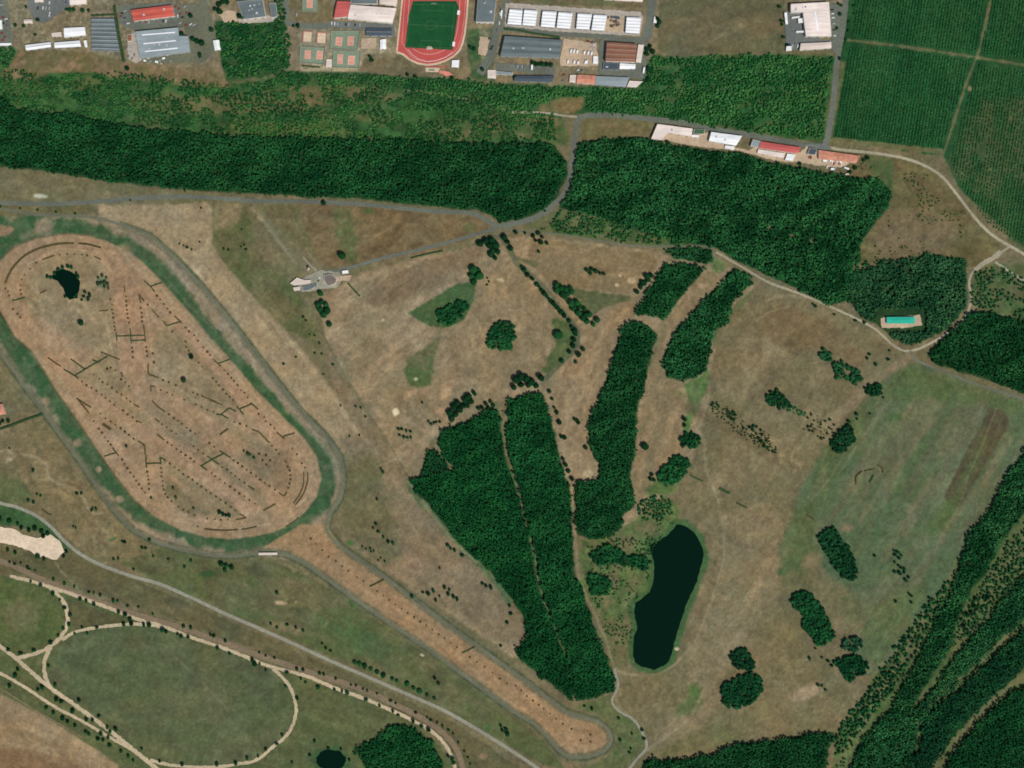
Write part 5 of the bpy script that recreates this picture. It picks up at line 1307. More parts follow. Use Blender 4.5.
def pline(name, pts, w, mat, z, root, closed=False):
    """a painted line as a strip of constant width"""
    P = [Wp(p) for p in pts]
    n = len(P); V = []; F = []
    for i in range(n):
        a = P[(i - 1) % n] if closed or i else P[i]; b = P[(i + 1) % n] if closed or i < n - 1 else P[i]
        d = (b[0] - a[0], b[1] - a[1]); l = math.hypot(*d) or 1
        nx, ny = -d[1] / l * w / 2, d[0] / l * w / 2
        V += [(P[i][0] + nx, P[i][1] + ny, z), (P[i][0] - nx, P[i][1] - ny, z)]
    for i in range(n if closed else n - 1):
        j = (i + 1) % n
        F.append((2 * i, 2 * i + 1, 2 * j + 1, 2 * j))
    o = link(name, mesh(name, V, F, mat), root)
    o.location = (-root.location.x, -root.location.y, 0)
    if o.data.polygons[0].normal.z < 0: o.data.flip_normals()
    return o


def arc(cx, cy, rx, ry, a0, a1, n=24):
    return [(cx + rx * math.cos(math.radians(a)), cy + ry * math.sin(math.radians(a))) for a in np.linspace(a0, a1, n)]


trk = group_empty("running_track", "red running track with white lane lines around the football pitch", "running track", (432, 26))
OUT_T = [(403, 0), (397.6, 51.4), (404, 53.6)] + [(410, 58.6), (418, 62.4), (427, 64), (436, 63), (445, 60), (453, 55.6), (459, 49.6), (462, 42), (464, 33), (466, 16), (467, 0), (467, -14), (463, -30), (450, -42), (434, -46), (416, -42), (405, -28), (403, -12)]
psheet('surround', grow([Wp(p) for p in OUT_T], 0) and [(p[0] + (p[0] - 432) * 0.05, p[1] + (p[1] - 8) * 0.035) for p in OUT_T], M['court_sand'], 0.30, trk)
psheet('surface', OUT_T, M['track_red'], 0.35, trk)
for k, (s_, w_) in enumerate(((0.955, .22), (0.80, .3))):
    L_ = [(432 + (x - 432) * s_, 6 + (y - 6) * s_ ** 0.8) for x, y in [(403.5, 0), (400.5, 44)] + OUT_T[3:]]
    pline('lane_line', L_, w_, M['line'], 0.40 + 0.01 * k, trk, True)
pline('lane_line', [(408, 49.4), (412, 54.6), (418, 59), (427, 61.6), (437, 60.4), (446, 57), (453, 52)], 0.45, M['line'], 0.43, trk)
pit_ = group_empty("football_pitch", "dark green football pitch inside the running track", "football pitch", (432, 25))
psheet('turf', [(413, 1), (456, 1), (459, 7), (452.6, 50), (405, 47.6), (408.7, 15)], M['turf'], 0.45, pit_)
pline('boundary_line', [(411.5, 4.4), (455, 5.2), (450.6, 48.2), (406.6, 46.4)], 0.45, M['line_faint'], 0.50, pit_, True)
pline('halfway_line', [(408.6, 24.6), (453.4, 26.6)], 0.4, M['line_faint'], 0.52, pit_)
pline('centre_circle', arc(431.5, 25.4, 6, 4.4, 0, 345), 0.4, M['line_faint'], 0.51, pit_, True)
pline('penalty_line', [(419.6, 47), (420.6, 40.4), (441, 41.2), (440, 47.9)], 0.4, M['line_faint'], 0.53, pit_)
pline('penalty_line', [(423, 4.8), (422.4, 10.4), (442.6, 11), (443.2, 5)], 0.4, M['line_faint'], 0.54, pit_)
blobg = psheet('goal_mouth', rag([(427, 46.6), (432, 46.8), (433, 49), (427, 49)], .3, 1.5), M['court_sand'], 0.55, pit_)


def box(name, label, cat, pts, h, mat, group=None):
    c, L = local(pts, h)
    o = link(name, prism_mesh(name, L, 0.3, h, M[mat]))
    o.location = (c[0], c[1], 0)
    return setp(o, label, cat, group)


building("dugout", "white dugout roof on the upper east touchline of the pitch", "dugout", [(457.6, 10.2), (460.2, 10.6), (459.6, 14.8), (457, 14.4)], 2.4, 'white', doors=0)
building("dugout", "white dugout roof on the lower east touchline of the pitch", "dugout", [(452.8, 41.6), (455.2, 42), (454.6, 46.4), (452.2, 46)], 2.4, 'white', doors=0)


def goal(at, flip, label):
    r = group_empty("goal", label, "goal", at)
    w = 3.66
    for sx in (-w, w):
        link('goal_post', prism_mesh('goal_post', [(sx - .1, -.1), (sx + .1, -.1), (sx + .1, .1), (sx - .1, .1)], 0.4, 2.5, M['line']), r)
    link('crossbar', prism_mesh('crossbar', [(-w, -.1), (w, -.1), (w, .1), (-w, .1)], 2.5, 2.7, M['line']), r)
    V = [(-w, 0, 2.5), (w, 0, 2.5), (w, 1.8 * flip, 0.46), (-w, 1.8 * flip, 0.46)]
    link('goal_net', mesh('goal_net', V, [(0, 1, 2, 3)], M['fence']), r)


goal((429, 48.4), -1, "white goal at the lower end of the football pitch")
goal((434, 4.2), 1, "white goal at the upper end of the football pitch")
lj = group_empty("long_jump_pit", "red long jump runway with a beige landing pit below the track", "long jump pit", (434, 68))
psheet('runway', [(426, 65.8), (448, 66.6), (448, 67.6), (426, 66.8)], M['track_red'], 0.36, lj)
psheet('landing_pit', [(425.6, 67.6), (440, 67.8), (438.4, 72.2), (425.6, 72)], M['court_sand'], 0.37, lj)
psheet('mat', [(428.6, 69), (434.6, 69), (434.4, 71), (428.6, 71)], M['court_green'], 0.41, lj)
setp(sheet("throwing_area", rag([(440, 70), (449, 71.6), (453, 75.4), (446, 76), (439, 73)], .4), M['track_pink']), "salmon coloured patch under the bend of the running track", "throwing area")


def court(label, outer, inner, om, im, group="sports courts beside the gymnasium", frame=None):
    r = group_empty("sports_court", label, "sports court", (sum(p[0] for p in outer) / len(outer), sum(p[1] for p in outer) / len(outer)), group)
    psheet('surround', outer, M[om], 0.30, r)
    for k, q in enumerate(inner):
        psheet('court_surface', q, M[im], 0.35, r)
        pline('court_line', grow(q, -0.5), 0.25, M['line'], 0.40, r, True)
        m1, m2 = lerp(q[0], q[3], .5), lerp(q[1], q[2], .5)
        pline('court_line', [m1, m2], 0.22, M['line'], 0.42, r)
    if frame:
        pline('court_frame', grow(outer, -0.45), 1.6, M[frame], 0.44, r, True)
    pl = [Wp(p) for p in outer]
    for a, b in zip(pl, pl[1:] + pl[:1]):
        a = (a[0] - r.location.x, a[1] - r.location.y); b = (b[0] - r.location.x, b[1] - r.location.y)
        link('fence_panel', bar_mesh('fence_panel', a, b, 0.25, 0.0, 2.6, M['fence']), r)


R4 = lambda x0, y0, x1, y1, sk=1.0: [(x0, y0), (x1, y0 + (x1 - x0) * .05), (x1 - sk * .6, y1), (x0 - sk * .6, y1 - (x1 - x0) * .05)]
court("beige court with a bold red frame, western one of the two", [(303.4, 31), (313, 31.6), (312, 43.2), (302.4, 42.6)], [[(305, 33), (311.2, 33.4), (310.6, 41.2), (304.2, 40.8)]], 'court_sand', 'court_sand', frame='frame_red')
court("beige court with a bold red frame, eastern one of the two", [(317.4, 32.2), (327, 32.8), (326, 44.4), (316.4, 43.8)], [[(319, 34.2), (325.2, 34.6), (324.6, 42.4), (318.2, 42)]], 'court_sand', 'court_sand', frame='frame_red')
court("pair of green edged red courts under the red framed courts", [(300.4, 46.6), (325, 48.4), (323.8, 64.6), (299.6, 62.6)], [R4(305, 50, 311, 59), R4(317, 50.6, 323, 59.6)], 'court_green', 'court_red')
court("pair of red courts beside the asphalt yard, upper of the eastern pairs", [(331.4, 31.4), (360, 31), (357.6, 50.4), (330.4, 49)], [R4(336, 37, 342.5, 46), R4(348, 36, 354, 46)], 'court_green', 'court_red')
court("pair of red courts nearest the dark green thicket, lower of the eastern pairs", [(333.4, 50.6), (360.6, 52), (359.4, 68.4), (332.8, 67.4)], [R4(338, 54, 343, 64), R4(348.4, 55.6, 355, 65)], 'court_green', 'court_red')
court("single red court on green, cut by the top edge", [(303, -14), (318.6, -14), (317.4, 12), (302.6, 11.4)], [R4(307.4, -11, 313, 8.2)], 'court_green', 'court_red')
setp(sheet("play_yard", rag([(361.4, 38.4), (376.4, 38.2), (376, 49), (360.8, 48.6)], .4), M['beige']), "sandy play yard between the red courts and the small white roof", "play yard")


# ------------------------------------------------------------------ vehicles
def car_mesh(name, paint, L=4.4, Wd=1.8, H=1.45, van=False):
    bm = bmesh.new()
    def slab(x0, x1, y, z0, z1, tx0=None, tx1=None, ty=None, mi=0):
        tx0 = x0 if tx0 is None else tx0; tx1 = x1 if tx1 is None else tx1; ty = y if ty is None else ty
        v = [bm.verts.new(c) for c in ((x0, -y, z0), (x1, -y, z0), (x1, y, z0), (x0, y, z0), (tx0, -ty, z1), (tx1, -ty, z1), (tx1, ty, z1), (tx0, ty, z1))]
        for f in ((3, 2, 1, 0), (4, 5, 6, 7), (0, 1, 5, 4), (1, 2, 6, 5), (2, 3, 7, 6), (3, 0, 4, 7)):
            bm.faces.new([v[i] for i in f]).material_index = mi
    h, w = L / 2, Wd / 2
    if van:
        slab(-h, h * 0.62, w, 0.35, H, -h, h * 0.55, w * .95)
        slab(h * 0.621, h, w, 0.35, H * 0.55, h * .621, h * .97, w * .97)
        slab(h * 0.58, h * .9, w * .96, H * 0.551, H * 0.93, h * .56, h * .66, w * .9, 1)
    else:
        slab(-h, h, w, 0.3, 0.85, -h * .98, h * .97, w * .96)
        slab(-h * .72, h * .46, w * .93, 0.853, H - 0.06, -h * .5, h * .16, w * .78, 1)
        slab(-h * .5, h * .16, w * .79, H - 0.058, H)
    for sx in (-.6, .62):
        for sy in (-1, 1):
            bmesh.ops.create_cone(bm, cap_ends=True, segments=8, radius1=.33, radius2=.33, depth=.22)
            nv = bm.verts[:] if False else list(bm.verts)[-16:]
            for v in nv:
                x, y, z = v.co
                v.co = (x + sx * h, z + sy * (w - .1), y + .33)
    bm.verts.index_update()
    for f in bm.faces:
        if len(f.verts) == 8 or (max(v.co.z for v in f.verts) < 0.7 and min(v.co.z for v in f.verts) < .3): f.material_index = 2
    me = bpy.data.meshes.new(name); bm.to_mesh(me); bm.free()
    for m in (M[paint], M['glass_dark'], M['tyre']): me.materials.append(m)
    return me


CARS = {c: car_mesh('car', c) for c in ('car_white', 'car_grey', 'car_black', 'car_blue', 'car_red', 'car_silver')}
VAN = car_mesh('van', 'car_white', 6.4, 2.3, 2.7, True)
TRUCK = car_mesh('truck', 'car_white', 11, 2.6, 3.6, True)
ORD = ["first", "second", "third", "fourth", "fifth", "sixth", "seventh", "eighth", "ninth", "tenth", "eleventh", "twelfth", "thirteenth", "fourteenth", "fifteenth", "sixteenth", "seventeenth", "eighteenth", "nineteenth", "twentieth"]
CW = {'car_white': 'white', 'car_grey': 'grey', 'car_black': 'black', 'car_blue': 'blue', 'car_red': 'red', 'car_silver': 'silver'}
PAINTS = ['car_white', 'car_grey', 'car_silver', 'car_black', 'car_white', 'car_blue', 'car_grey', 'car_red']


def park(pts, where, group, ang, seed=0, paints=None):
    r = random.Random(seed)
    cl = [(paints or PAINTS)[r.randrange(len(paints or PAINTS))] for _ in pts]
    order = sorted(range(len(pts)), key=lambda i: pts[i][1] * 3 + pts[i][0])
    cnt = {}
    tot = {c: cl.count(c) for c in cl}
    for i in order:
        c = cl[i]; cnt[c] = cnt.get(c, 0) + 1
        o = link("parked_car", CARS[c])
        q = Wp(pts[i]); o.location = (q[0], q[1], ROADZ[0] + 0.02); o.rotation_euler = (0, 0, math.radians(ang + r.uniform(-5, 5)))
        lab = f"{CW[c]} car parked {where}" if tot[c] == 1 else f"{ORD[cnt[c] - 1]} {CW[c]} car from the top parked {where}"
        setp(o, lab, "car", group)


park(Zm(0, 0, 8.533, [(15, 45), (40, 105), (55, 165), (68, 185), (28, 150), (20, 285), (45, 320), (12, 75), (30, 200), (60, 225), (25, 345)]), "in the lot at the left edge", "cars in the lot at the left edge", 20, 1)
park(Zm(0, 0, 8.533, [(425, 25), (480, 18), (540, 15), (565, 20), (425, 75), (428, 118), (425, 132), (325, 72), (370, 70), (395, 72)]), "in the bluish lot beside the pink hall", "cars in the bluish lot", 80, 2)
park(Zm(110, 0, 8.533, [(105, 115), (130, 98), (128, 155), (95, 140), (130, 195), (158, 202)]), "west of the red roofed warehouse", "cars west of the red warehouse", 10, 3)
park(Zm(110, 0, 8.533, [(455, 180), (480, 184), (505, 186), (530, 180), (305, 185), (335, 190), (400, 178), (560, 100), (580, 140)]), "between red warehouse and blue grey factory", "cars between the red warehouse and the factory", 85, 4)
park(Zm(470, 0, 8.533, [(395, 552), (408, 572), (425, 577), (445, 572), (462, 570), (515, 575), (640, 587)]), "above the long low dark roof", "cars above the long low dark roof", 85, 5, ['car_white', 'car_silver', 'car_grey'])
park(Zm(470, 0, 8.533, [(165, 330), (185, 345), (170, 380), (190, 400), (180, 420)]), "beside the beige verge of the estate road", "cars by the estate road verge", 40, 6, ['car_black', 'car_grey'])
park(Zm(760, 0, 8.533, [(255, 385), (275, 395), (300, 372), (320, 395), (345, 385)]), "in the corner of the lone white factory's yard", "cars in the factory yard", 80, 7)
park(Zm(270, 240, 8.533, [(420, 330), (415, 345), (320, 225), (330, 250)]), "by the golf clubhouse drive", "cars by the golf clubhouse", 60, 8, ['car_white', 'car_black', 'car_grey'])
park(Zm(560, 0, 8.533, [(240, 355), (275, 365), (290, 385), (268, 405), (290, 415), (155, 600), (180, 603), (35, 640), (25, 690)]), "at the edge of the yard of vans", "cars at the edge of the van yard", 15, 9)
park(Zm(750, 120, 8.533, [(700, 365), (715, 375), (760, 370), (775, 385), (620, 350), (520, 322), (505, 318), (655, 405), (720, 420)]), "before the faded orange depot", "cars before the orange depot", 70, 10, ['car_white', 'car_silver', 'car_white', 'car_red'])
park(Zm(110, 0, 8.533, [(560, 60), (590, 75), (600, 120), (620, 150), (640, 60), (655, 110), (600, 200), (620, 230), (650, 215), (690, 210), (720, 215), (740, 235)]), "east of the red roofed warehouse", "cars east of the red warehouse", 30, 11)
park(Zm(110, 0, 8.533, [(150, 420), (175, 440), (160, 480), (190, 500), (210, 470), (185, 400)]), "west of the blue grey factory", "cars west of the blue grey factory", 80, 12, ['car_white', 'car_silver', 'car_grey'])
park(Zm(285, 0, 8.533, [(400, 200), (425, 205), (450, 208), (520, 210), (545, 212), (600, 214), (640, 216), (100, 130), (60, 90)]), "on the asphalt below the pale sports hall", "cars below the pale sports hall", 85, 13)
park(Zm(470, 0, 8.533, [(255, 60), (265, 90), (255, 120), (268, 150), (250, 200), (235, 260)]), "between dark grey warehouse and storage sheds", "cars beside the storage sheds", 85, 14)
park([(832, 10), (832.4, 14), (832.8, 18), (833.4, 24), (834, 30), (834.4, 36)], "east of the lone white factory", "cars east of the white factory", 5, 15)
VANS = Zm(560, 0, 8.533, [(95, 435), (120, 437), (147, 440), (208, 450), (242, 452), (270, 456), (68, 527), (122, 530), (155, 536), (217, 532), (230, 528)])
vl = ["first white van from the west in the upper row", "second white van from the west in the upper row", "third white van from the west in the upper row", "fourth white van from the west in the upper row", "fifth white van from the west in the upper row", "last white van of the upper row, nearest the small white roof", "first white van from the west in the lower row", "second white van from the west in the lower row", "third white van from the west in the lower row", "fourth white van from the west in the lower row", "last white van of the lower row, nearest the small white roof"]
for p_, l_ in zip(VANS, vl):
    o = link("parked_van", VAN); q = Wp(p_); o.location = (q[0], q[1], ROADZ[0] + .02); o.rotation_euler = (0, 0, math.radians(78 + random.uniform(-4, 4)))
    setp(o, l_, "van", "white vans in the beige yard")
for p_, a_, l_ in (((643.8, 70), 80, "long white truck beside the east end of the estate yard"), ((532, 66.6), 88, "white truck above the long low dark roof"), ((501.6, 13), 82, "white truck between the dark grey warehouse and the first storage shed")):
    o = link("truck", TRUCK); q = Wp(p_); o.location = (q[0], q[1], ROADZ[0] + .02); o.rotation_euler = (0, 0, math.radians(a_)); setp(o, l_, "truck")


# stacks of goods in yards (the yards of the industrial strip)
def stack_of(pts, name, cat, label, group, cols, seed, size=(2.4, 1.6), h=(1.2, 2.2)):
    r = random.Random(seed)
    for i, p in enumerate(sorted(pts)):
        c = Wp(p); w, d, hh = size[0] * r.uniform(.7, 1.3), size[1] * r.uniform(.7, 1.3), r.uniform(*h)
        bm = bmesh.new()
        nl = max(2, int(hh / .6))
        for j in range(nl):
            z0, z1 = hh * j / nl + .02, hh * (j + 1) / nl - .03
            e = r.uniform(.85, 1.0)
            bmesh.ops.create_cube(bm, size=1.0)
            for v in list(bm.verts)[-8:]:
                v.co = (v.co.x * 2 * w * e, v.co.y * 2 * d * e, z0 + (v.co.z + .5) * (z1 - z0))
        me = bpy.data.meshes.new(name); bm.to_mesh(me); bm.free(); me.materials.append(M[cols[i % len(cols)]])
        o = link(name, me); o.location = (c[0], c[1], ROADZ[0] + .01); o.rotation_euler = (0, 0, r.uniform(-.4, .4))
        setp(o, f"{ORD[i]} {label}", cat, group)


stack_of(Zm(560, 0, 8.533, [(408, 150), (440, 148), (468, 150), (492, 155), (438, 178), (472, 185), (490, 200), (455, 218), (492, 215), (440, 225)]), "goods_stack", "stack of goods", "stack of dark goods from the west in the open bay", "goods stacked in the open concrete bay", ['bark', 'greybrown', 'darkgrey'], 21)
stack_of(Zm(110, 0, 8.533, [(285, 500), (330, 495), (375, 485), (410, 480), (350, 525), (400, 530), (430, 520), (460, 500), (490, 470), (440, 545), (300, 520), (520, 525)]), "goods_stack", "stack of goods", "stack of pale goods from the west below the blue grey factory", "goods stacked below the blue grey factory", ['concrete', 'white', 'cream', 'bluegrey'], 22, (1.8, 1.4))
stack_of(Zm(750, 120, 8.533, [(690, 350), (740, 360), (770, 362), (810, 410), (830, 418), (660, 395), (700, 420), (825, 465), (635, 350)]), "container", "container", "pale container from the west before the faded orange depot", "containers before the orange depot", ['white', 'cream', 'white'], 23, (2.4, 1.2), (2.2, 2.6))

# ------------------------------------------------------------------ hedges of the racecourse and elsewhere
def hedge(label, lines, w=1.6, h=1.3, mat='hedge', name="hedge", group=None):
    """one clipped hedge: bushy strips along the given pixel lines, as one mesh"""
    w *= 1.0; h *= 1.0
    V, F = [], []
    c0 = Wp(lines[0][0])
    for li, pts in enumerate(lines):
        L = smooth_line(pts, 0.9) if len(pts) > 2 else smooth_line(pts, 0.9)
        P = np.array([Wp(p) for p in L]) - np.array(c0)
        T = np.gradient(P, axis=0); T /= np.hypot(T[:, 0], T[:, 1])[:, None] + 1e-9
        N = np.stack([-T[:, 1], T[:, 0]], 1)
        prof = [(-.5, 0.0), (-.52, .62), (-.3, .97), (.05, 1.03), (.32, .95), (.52, .6), (.5, 0.0)]
        n, m = len(P), len(prof); b0 = len(V)
        hh = h * (1 - 0.06 * li)
        for i in range(n):
            e = 0.8 if i in (0, n - 1) else 1.0
            for a, z in prof:
                q = P[i] + N[i] * a * w * e * random.uniform(.78, 1.22)
                V.append((q[0] + random.uniform(-.12, .12), q[1] + random.uniform(-.12, .12), max(0, z * hh * e * random.uniform(.82, 1.15)) if z else -0.05))
        for i in range(n - 1):
            for j in range(m - 1):
                a = b0 + i * m + j
                F.append((a, a + 1, a + m + 1, a + m))
        F.append(tuple(b0 + j for j in range(m))); F.append(tuple(b0 + (n - 1) * m + j for j in range(m - 1, -1, -1)))
    me = mesh(name, V, F, M[mat])
    o = link(name, me); o.location = (c0[0], c0[1], 0)
    if sum(p.normal.z * p.area for p in me.polygons) < 0: me.flip_normals()
    return setp(o, label, "hedge", group)


HG = "clipped hedges inside the racecourse oval"
z1 = lambda *p: Zm(0, 230, 7.314, p)
z2 = lambda *p: Zm(100, 270, 7.314, p)
z3 = lambda *p: Zm(20, 350, 7.314, p)
z4 = lambda *p: Zm(120, 360, 7.314, p)
z5 = lambda *p: Zm(200, 380, 7.314, p)
z6 = lambda *p: Zm(60, 440, 7.314, p)
z7 = lambda *p: Zm(180, 440, 7.314, p)
hedge("longest curved hedge, following the upper left bend of the oval", [z1((40, 390), (60, 335), (95, 275), (160, 205), (220, 165), (300, 130), (380, 110), (460, 98), (540, 97))], 3.0, 1.0, group=HG)
hedge("curved hedge continuing the longest one past a gap at the top", [z1((575, 97), (640, 104), (700, 118), (740, 130))], 2.6, 1.0, group=HG)
hedge("short slanting hedge just above the small infield pond", [z1((310, 218), (355, 202), (400, 187))], 1.8, group=HG)
hedge("short hedge between pond and right bend of the oval top", [z1((695, 195), (740, 217))], 1.8, group=HG)
hedge("straight hedge at the left bend below the longest curved hedge", [z1((90, 518), (140, 505), (185, 492))], 2.0, mat='hedge_green', group=HG)
hedge("tiny slanting hedge left of the foot of the small pond", [z1((290, 465), (340, 440))], 1.6, group=HG)
hedge("hedge on the inner rail at the far left of the oval", [z1((-30, 575), (0, 612), (45, 680))], 1.6, group=HG)
hedge("tiny level hedge left of the first dotted lane", [z1((725, 593), (790, 588))], 1.7, group=HG)
hedge("ladder shaped double hedge crossing the two upright dotted lanes", [z2((120, 485), (225, 481), (325, 478)), z2((225, 517), (330, 513)), z2((118, 455), (125, 522)), z2((220, 425), (226, 485), (230, 540)), z2((318, 400), (328, 478), (333, 530))], 1.5, 1.4, 'hedge_green', group=HG)
hedge("short upright hedge at the head of the second dotted lane", [z2((178, 118), (182, 165))], 1.6, group=HG)
hedge("wedge hedge at the head of the third dotted lane", [z2((285, 180), (298, 240)), z2((285, 180), (325, 228))], 2.0, group=HG)
hedge("uppermost rail hedge with a cross bar touching the green band", [z2((325, 80), (370, 120), (400, 160)), z2((370, 120), (412, 105), (455, 92))], 1.6, 1.4, 'hedge_green', group=HG)
hedge("second rail hedge with a cross bar along the eastern side", [z2((460, 370), (490, 410)), z2((490, 410), (540, 392), (595, 376)), z2((545, 335), (600, 390))], 1.6, 1.4, 'hedge_green', group=HG)
hedge("thin slanting hedge in front of the second rail hedge", [z2((378, 288), (430, 345))], 1.3, group=HG)
hedge("third rail hedge with a cross bar along the eastern side", [z2((830, 655), (885, 705)), z2((868, 682), (950, 655))], 1.7, 1.4, 'hedge_green', group=HG)
hedge("long slanting hedge on the western lane above the slanting cross bar", [z3((205, 55), (250, 88), (300, 120))], 2.0, group=HG)
hedge("longest slanting cross bar hedge on the western side", [z3((320, 140), (400, 188), (430, 210)), z3((400, 188), (520, 115), (580, 82), (640, 45)), z3((370, 65), (475, 140)), z3((530, 72), (582, 92))], 1.9, 1.4, 'hedge_green', group=HG)
hedge("slanting hedge meeting the upper tip of the western cross bar", [z3((590, 15), (660, 42), (730, 70))], 1.7, group=HG)
hedge("V shaped hedge on the western lane", [z3((415, 352), (468, 388), (520, 420)), z3((415, 352), (460, 405), (505, 462))], 1.8, 1.3, group=HG)
hedge("thick loose hedge lying inside the V of the western lane", [z3((605, 540), (665, 580))], 4.2, 1.0, group=HG)
hedge("slanting hedge at the end of the middle dotted row", [z3((830, 395), (875, 420))], 1.6, group=HG)
hedge("short slanting hedge at the end of the lower middle dotted row", [z3((858, 518), (890, 535))], 1.5, group=HG)
hedge("bent hedge at the foot of the V lane's upper row", [z3((868, 668), (900, 688), (912, 700), (913, 735))], 1.9, group=HG)
hedge("bent hedge under the upright dotted lanes", [z4((208, 30), (210, 100), (245, 115), (280, 130))], 1.8, group=HG)
hedge("small corner hedge in the middle of the oval", [z4((225, 190), (258, 196)), z4((225, 190), (229, 232))], 1.8, group=HG)
hedge("thin hedge dashed along the middle of the oval", [z4((655, 290), (705, 312), (750, 328))], 1.3, group=HG)
hedge("Z shaped hedge left of the two joined hedges in the east", [z4((705, 398), (745, 402), (795, 430)), z4((740, 400), (800, 350)), z4((800, 350), (850, 378))], 1.8, 1.4, 'hedge_green', group=HG)
hedge("N shaped hedge linking two dotted rows on the eastern side", [z4((855, 340), (880, 368), (905, 400)), z4((878, 357), (925, 338), (965, 320)), z4((955, 312), (1010, 360))], 1.8, 1.4, 'hedge_green', group=HG)
hedge("hedge starting the dotted row under the small corner hedge", [z4((235, 295), (270, 335), (330, 380))], 1.8, group=HG)
hedge("tiny hedge starting the next dotted row below", [z4((258, 432), (290, 455))], 1.9, group=HG)
hedge("tiny hedge starting the third dotted row below", [z4((272, 545), (325, 585))], 2.1, group=HG)
hedge("short rising hedge standing alone east of the middle", [z4((730, 548), (790, 503))], 2.3, 1.4, group=HG)
hedge("long slanting hedge bar of the lower middle, joining three rows", [z7((5, 45), (0, 42)), z7((155, 190), (240, 140), (320, 100)), z7((290, 78), (370, 130)), z7((200, 118), (285, 178)), z7((150, 185), (200, 222))], 2.0, 1.4, 'hedge_green', group=HG)
hedge("bent hedge on the eastern side below the N shaped hedge", [z5((380, 360), (435, 385), (475, 425), (510, 460))], 1.8, group=HG)
hedge("rail hedge with cross bar at the south east end of the oval", [z5((565, 385), (620, 432)), z5((605, 415), (645, 402), (695, 388))], 1.9, 1.4, group=HG)
hedge("thin hedge on a dotted row in the far east of the oval", [z5((20, 122), (120, 160))], 1.2, group=HG)
hedge("outer one of two parallel curved hedges on the south east bend", [z7((935, 235), (932, 310), (900, 400), (845, 475))], 1.6, group=HG)
hedge("inner one of two parallel curved hedges on the south east bend", [z7((905, 235), (905, 310), (880, 390), (830, 465))], 1.6, group=HG)
hedge("longer curved hedge on the bottom bend of the oval", [z7((180, 650), (240, 657), (300, 660), (370, 660), (425, 655))], 1.9, group=HG)
hedge("shorter curved hedge on the bottom bend of the oval", [z7((450, 655), (510, 645), (562, 632))], 1.9, group=HG)
hedge("hedge along the green band at the bottom right bend", [z7((775, 635), (830, 600), (870, 565))], 1.3, group=HG)
hedge("arrow shaped hedge ending the lowest dotted row", [z7((440, 540), (485, 570)), z7((485, 570), (410, 583))], 1.8, group=HG)
hedge("rising hedge near the south east end, alone", [z7((610, 517), (655, 492), (700, 467))], 1.9, group=HG)
hedge("slanting hedge ending the third dotted row in the south east", [z7((500, 335), (545, 365))], 2.0, group=HG)
hedge("hook shaped hedge where two rows meet in the south east", [z7((725, 385), (760, 408), (782, 382))], 1.8, group=HG)
hedge("cross bar hedge from the green band to the V lane", [z6((325, 120), (370, 105), (415, 92)), z6((388, 65), (432, 118))], 1.7, 1.4, 'hedge_green', group=HG)
hedge("H shaped hedge with a wedge at the south west of the oval", [z6((635, 172), (690, 170), (742, 170)), z6((630, 110), (630, 160), (634, 202)), z6((730, 125), (775, 152)), z6((730, 125), (740, 178))], 1.8, 1.4, 'hedge_green', group=HG)
hedge("thick hedge curving down to the H shaped hedge", [z6((570, 8), (600, 25), (620, 55), (624, 110))], 1.8, group=HG)
zc = lambda *p: Zm(256, 576, 4, p)
hedge("hedge bar across the start of the straight chute", [zc((455, 42), (480, 30), (512, 13))], 1.9, 1.4, 'hedge_green', group="hedge bars on the straight chute")
hedge("hedge bar across the middle of the straight chute", [zc((825, 307), (850, 296), (876, 282))], 1.9, 1.4, 'hedge_green', group="hedge bars on the straight chute")
hedge("long dark hedge along the lot boundary left of the oval", [[(0, 429), (12, 425), (28, 419), (43, 414)]], 3.6, 2.2, 'hedge_green')
hedge("dark diagonal hedge south east of the golf clubhouse", [[(348, 283), (354, 290), (360, 296.4)]], 2.2, 1.6, 'hedge_green')
hedge("hedge beside the clubhouse drive in the triangle field", [[(411, 258), (423, 255), (436, 252), (443, 251)]], 2.0, 1.8, 'hedge_green')
hedge("tall dark row between narrow slate roofs and the red warehouse", [[(114.6, 6), (116.6, 20), (119, 36), (122.4, 52), (124, 62)]], 4.0, 4.5, 'hedge_green')
hedge("low hedge above the narrow slate roofs", [[(91, 15.6), (103, 15), (114, 14.6)]], 2.6, 1.8, 'hedge_green')
hedge("western arc of the broken hedge on the right hand meadow", [[(856, 484.6), (856, 477), (862, 471)]], 2.2, 1.6)
hedge("short straight hedge in the broken ring on the meadow", [[(864, 471), (869, 470), (874.5, 469)]], 1.8, 1.5)
hedge("eastern arc of the broken hedge on the meadow", [[(878, 465), (882, 468.5), (883, 473)]], 2.2, 1.6)
hedge("slanting hedge inside the broken ring on the meadow", [[(873.4, 475), (869.4, 482.6)]], 2.4, 1.6, 'hedge_green')
hedge("upper of two dark dashes of hedge east of the lake", [[(690, 475), (696, 478), (703, 481.4)]], 2.0, 1.4, 'hedge_green')
hedge("lower of two dark dashes of hedge east of the lake", [[(736.6, 502.6), (741, 505), (747, 508)]], 2.0, 1.4, 'hedge_green')
hedge("light green clump of hedge between the two dark dashes", [[(719, 488), (724, 490.6), (730, 493.4)]], 4.0, 1.0, 'hedge_green')
hedge("tiny dash of hedge on the western edge of the meadow", [[(806, 514.6), (814, 519.4)]], 1.6, 1.2)
hedge("small dark hedge row under the lower western courts", [[(302, 65.6), (310, 66.4), (320, 67.2)]], 1.6, 1.6, 'hedge_green')
hedge("long row of dark shrubs above the wide blue grey warehouse", [[(504, 29), (520, 30.6), (534, 33.6), (548, 35.6), (560, 37.6)]], 2.8, 2.6, 'hedge_green')
hedge("dark hedge row in the dirt strip south of the lot hedge", [[(42, 509), (47, 513), (52, 515)]], 2.0, 1.2)

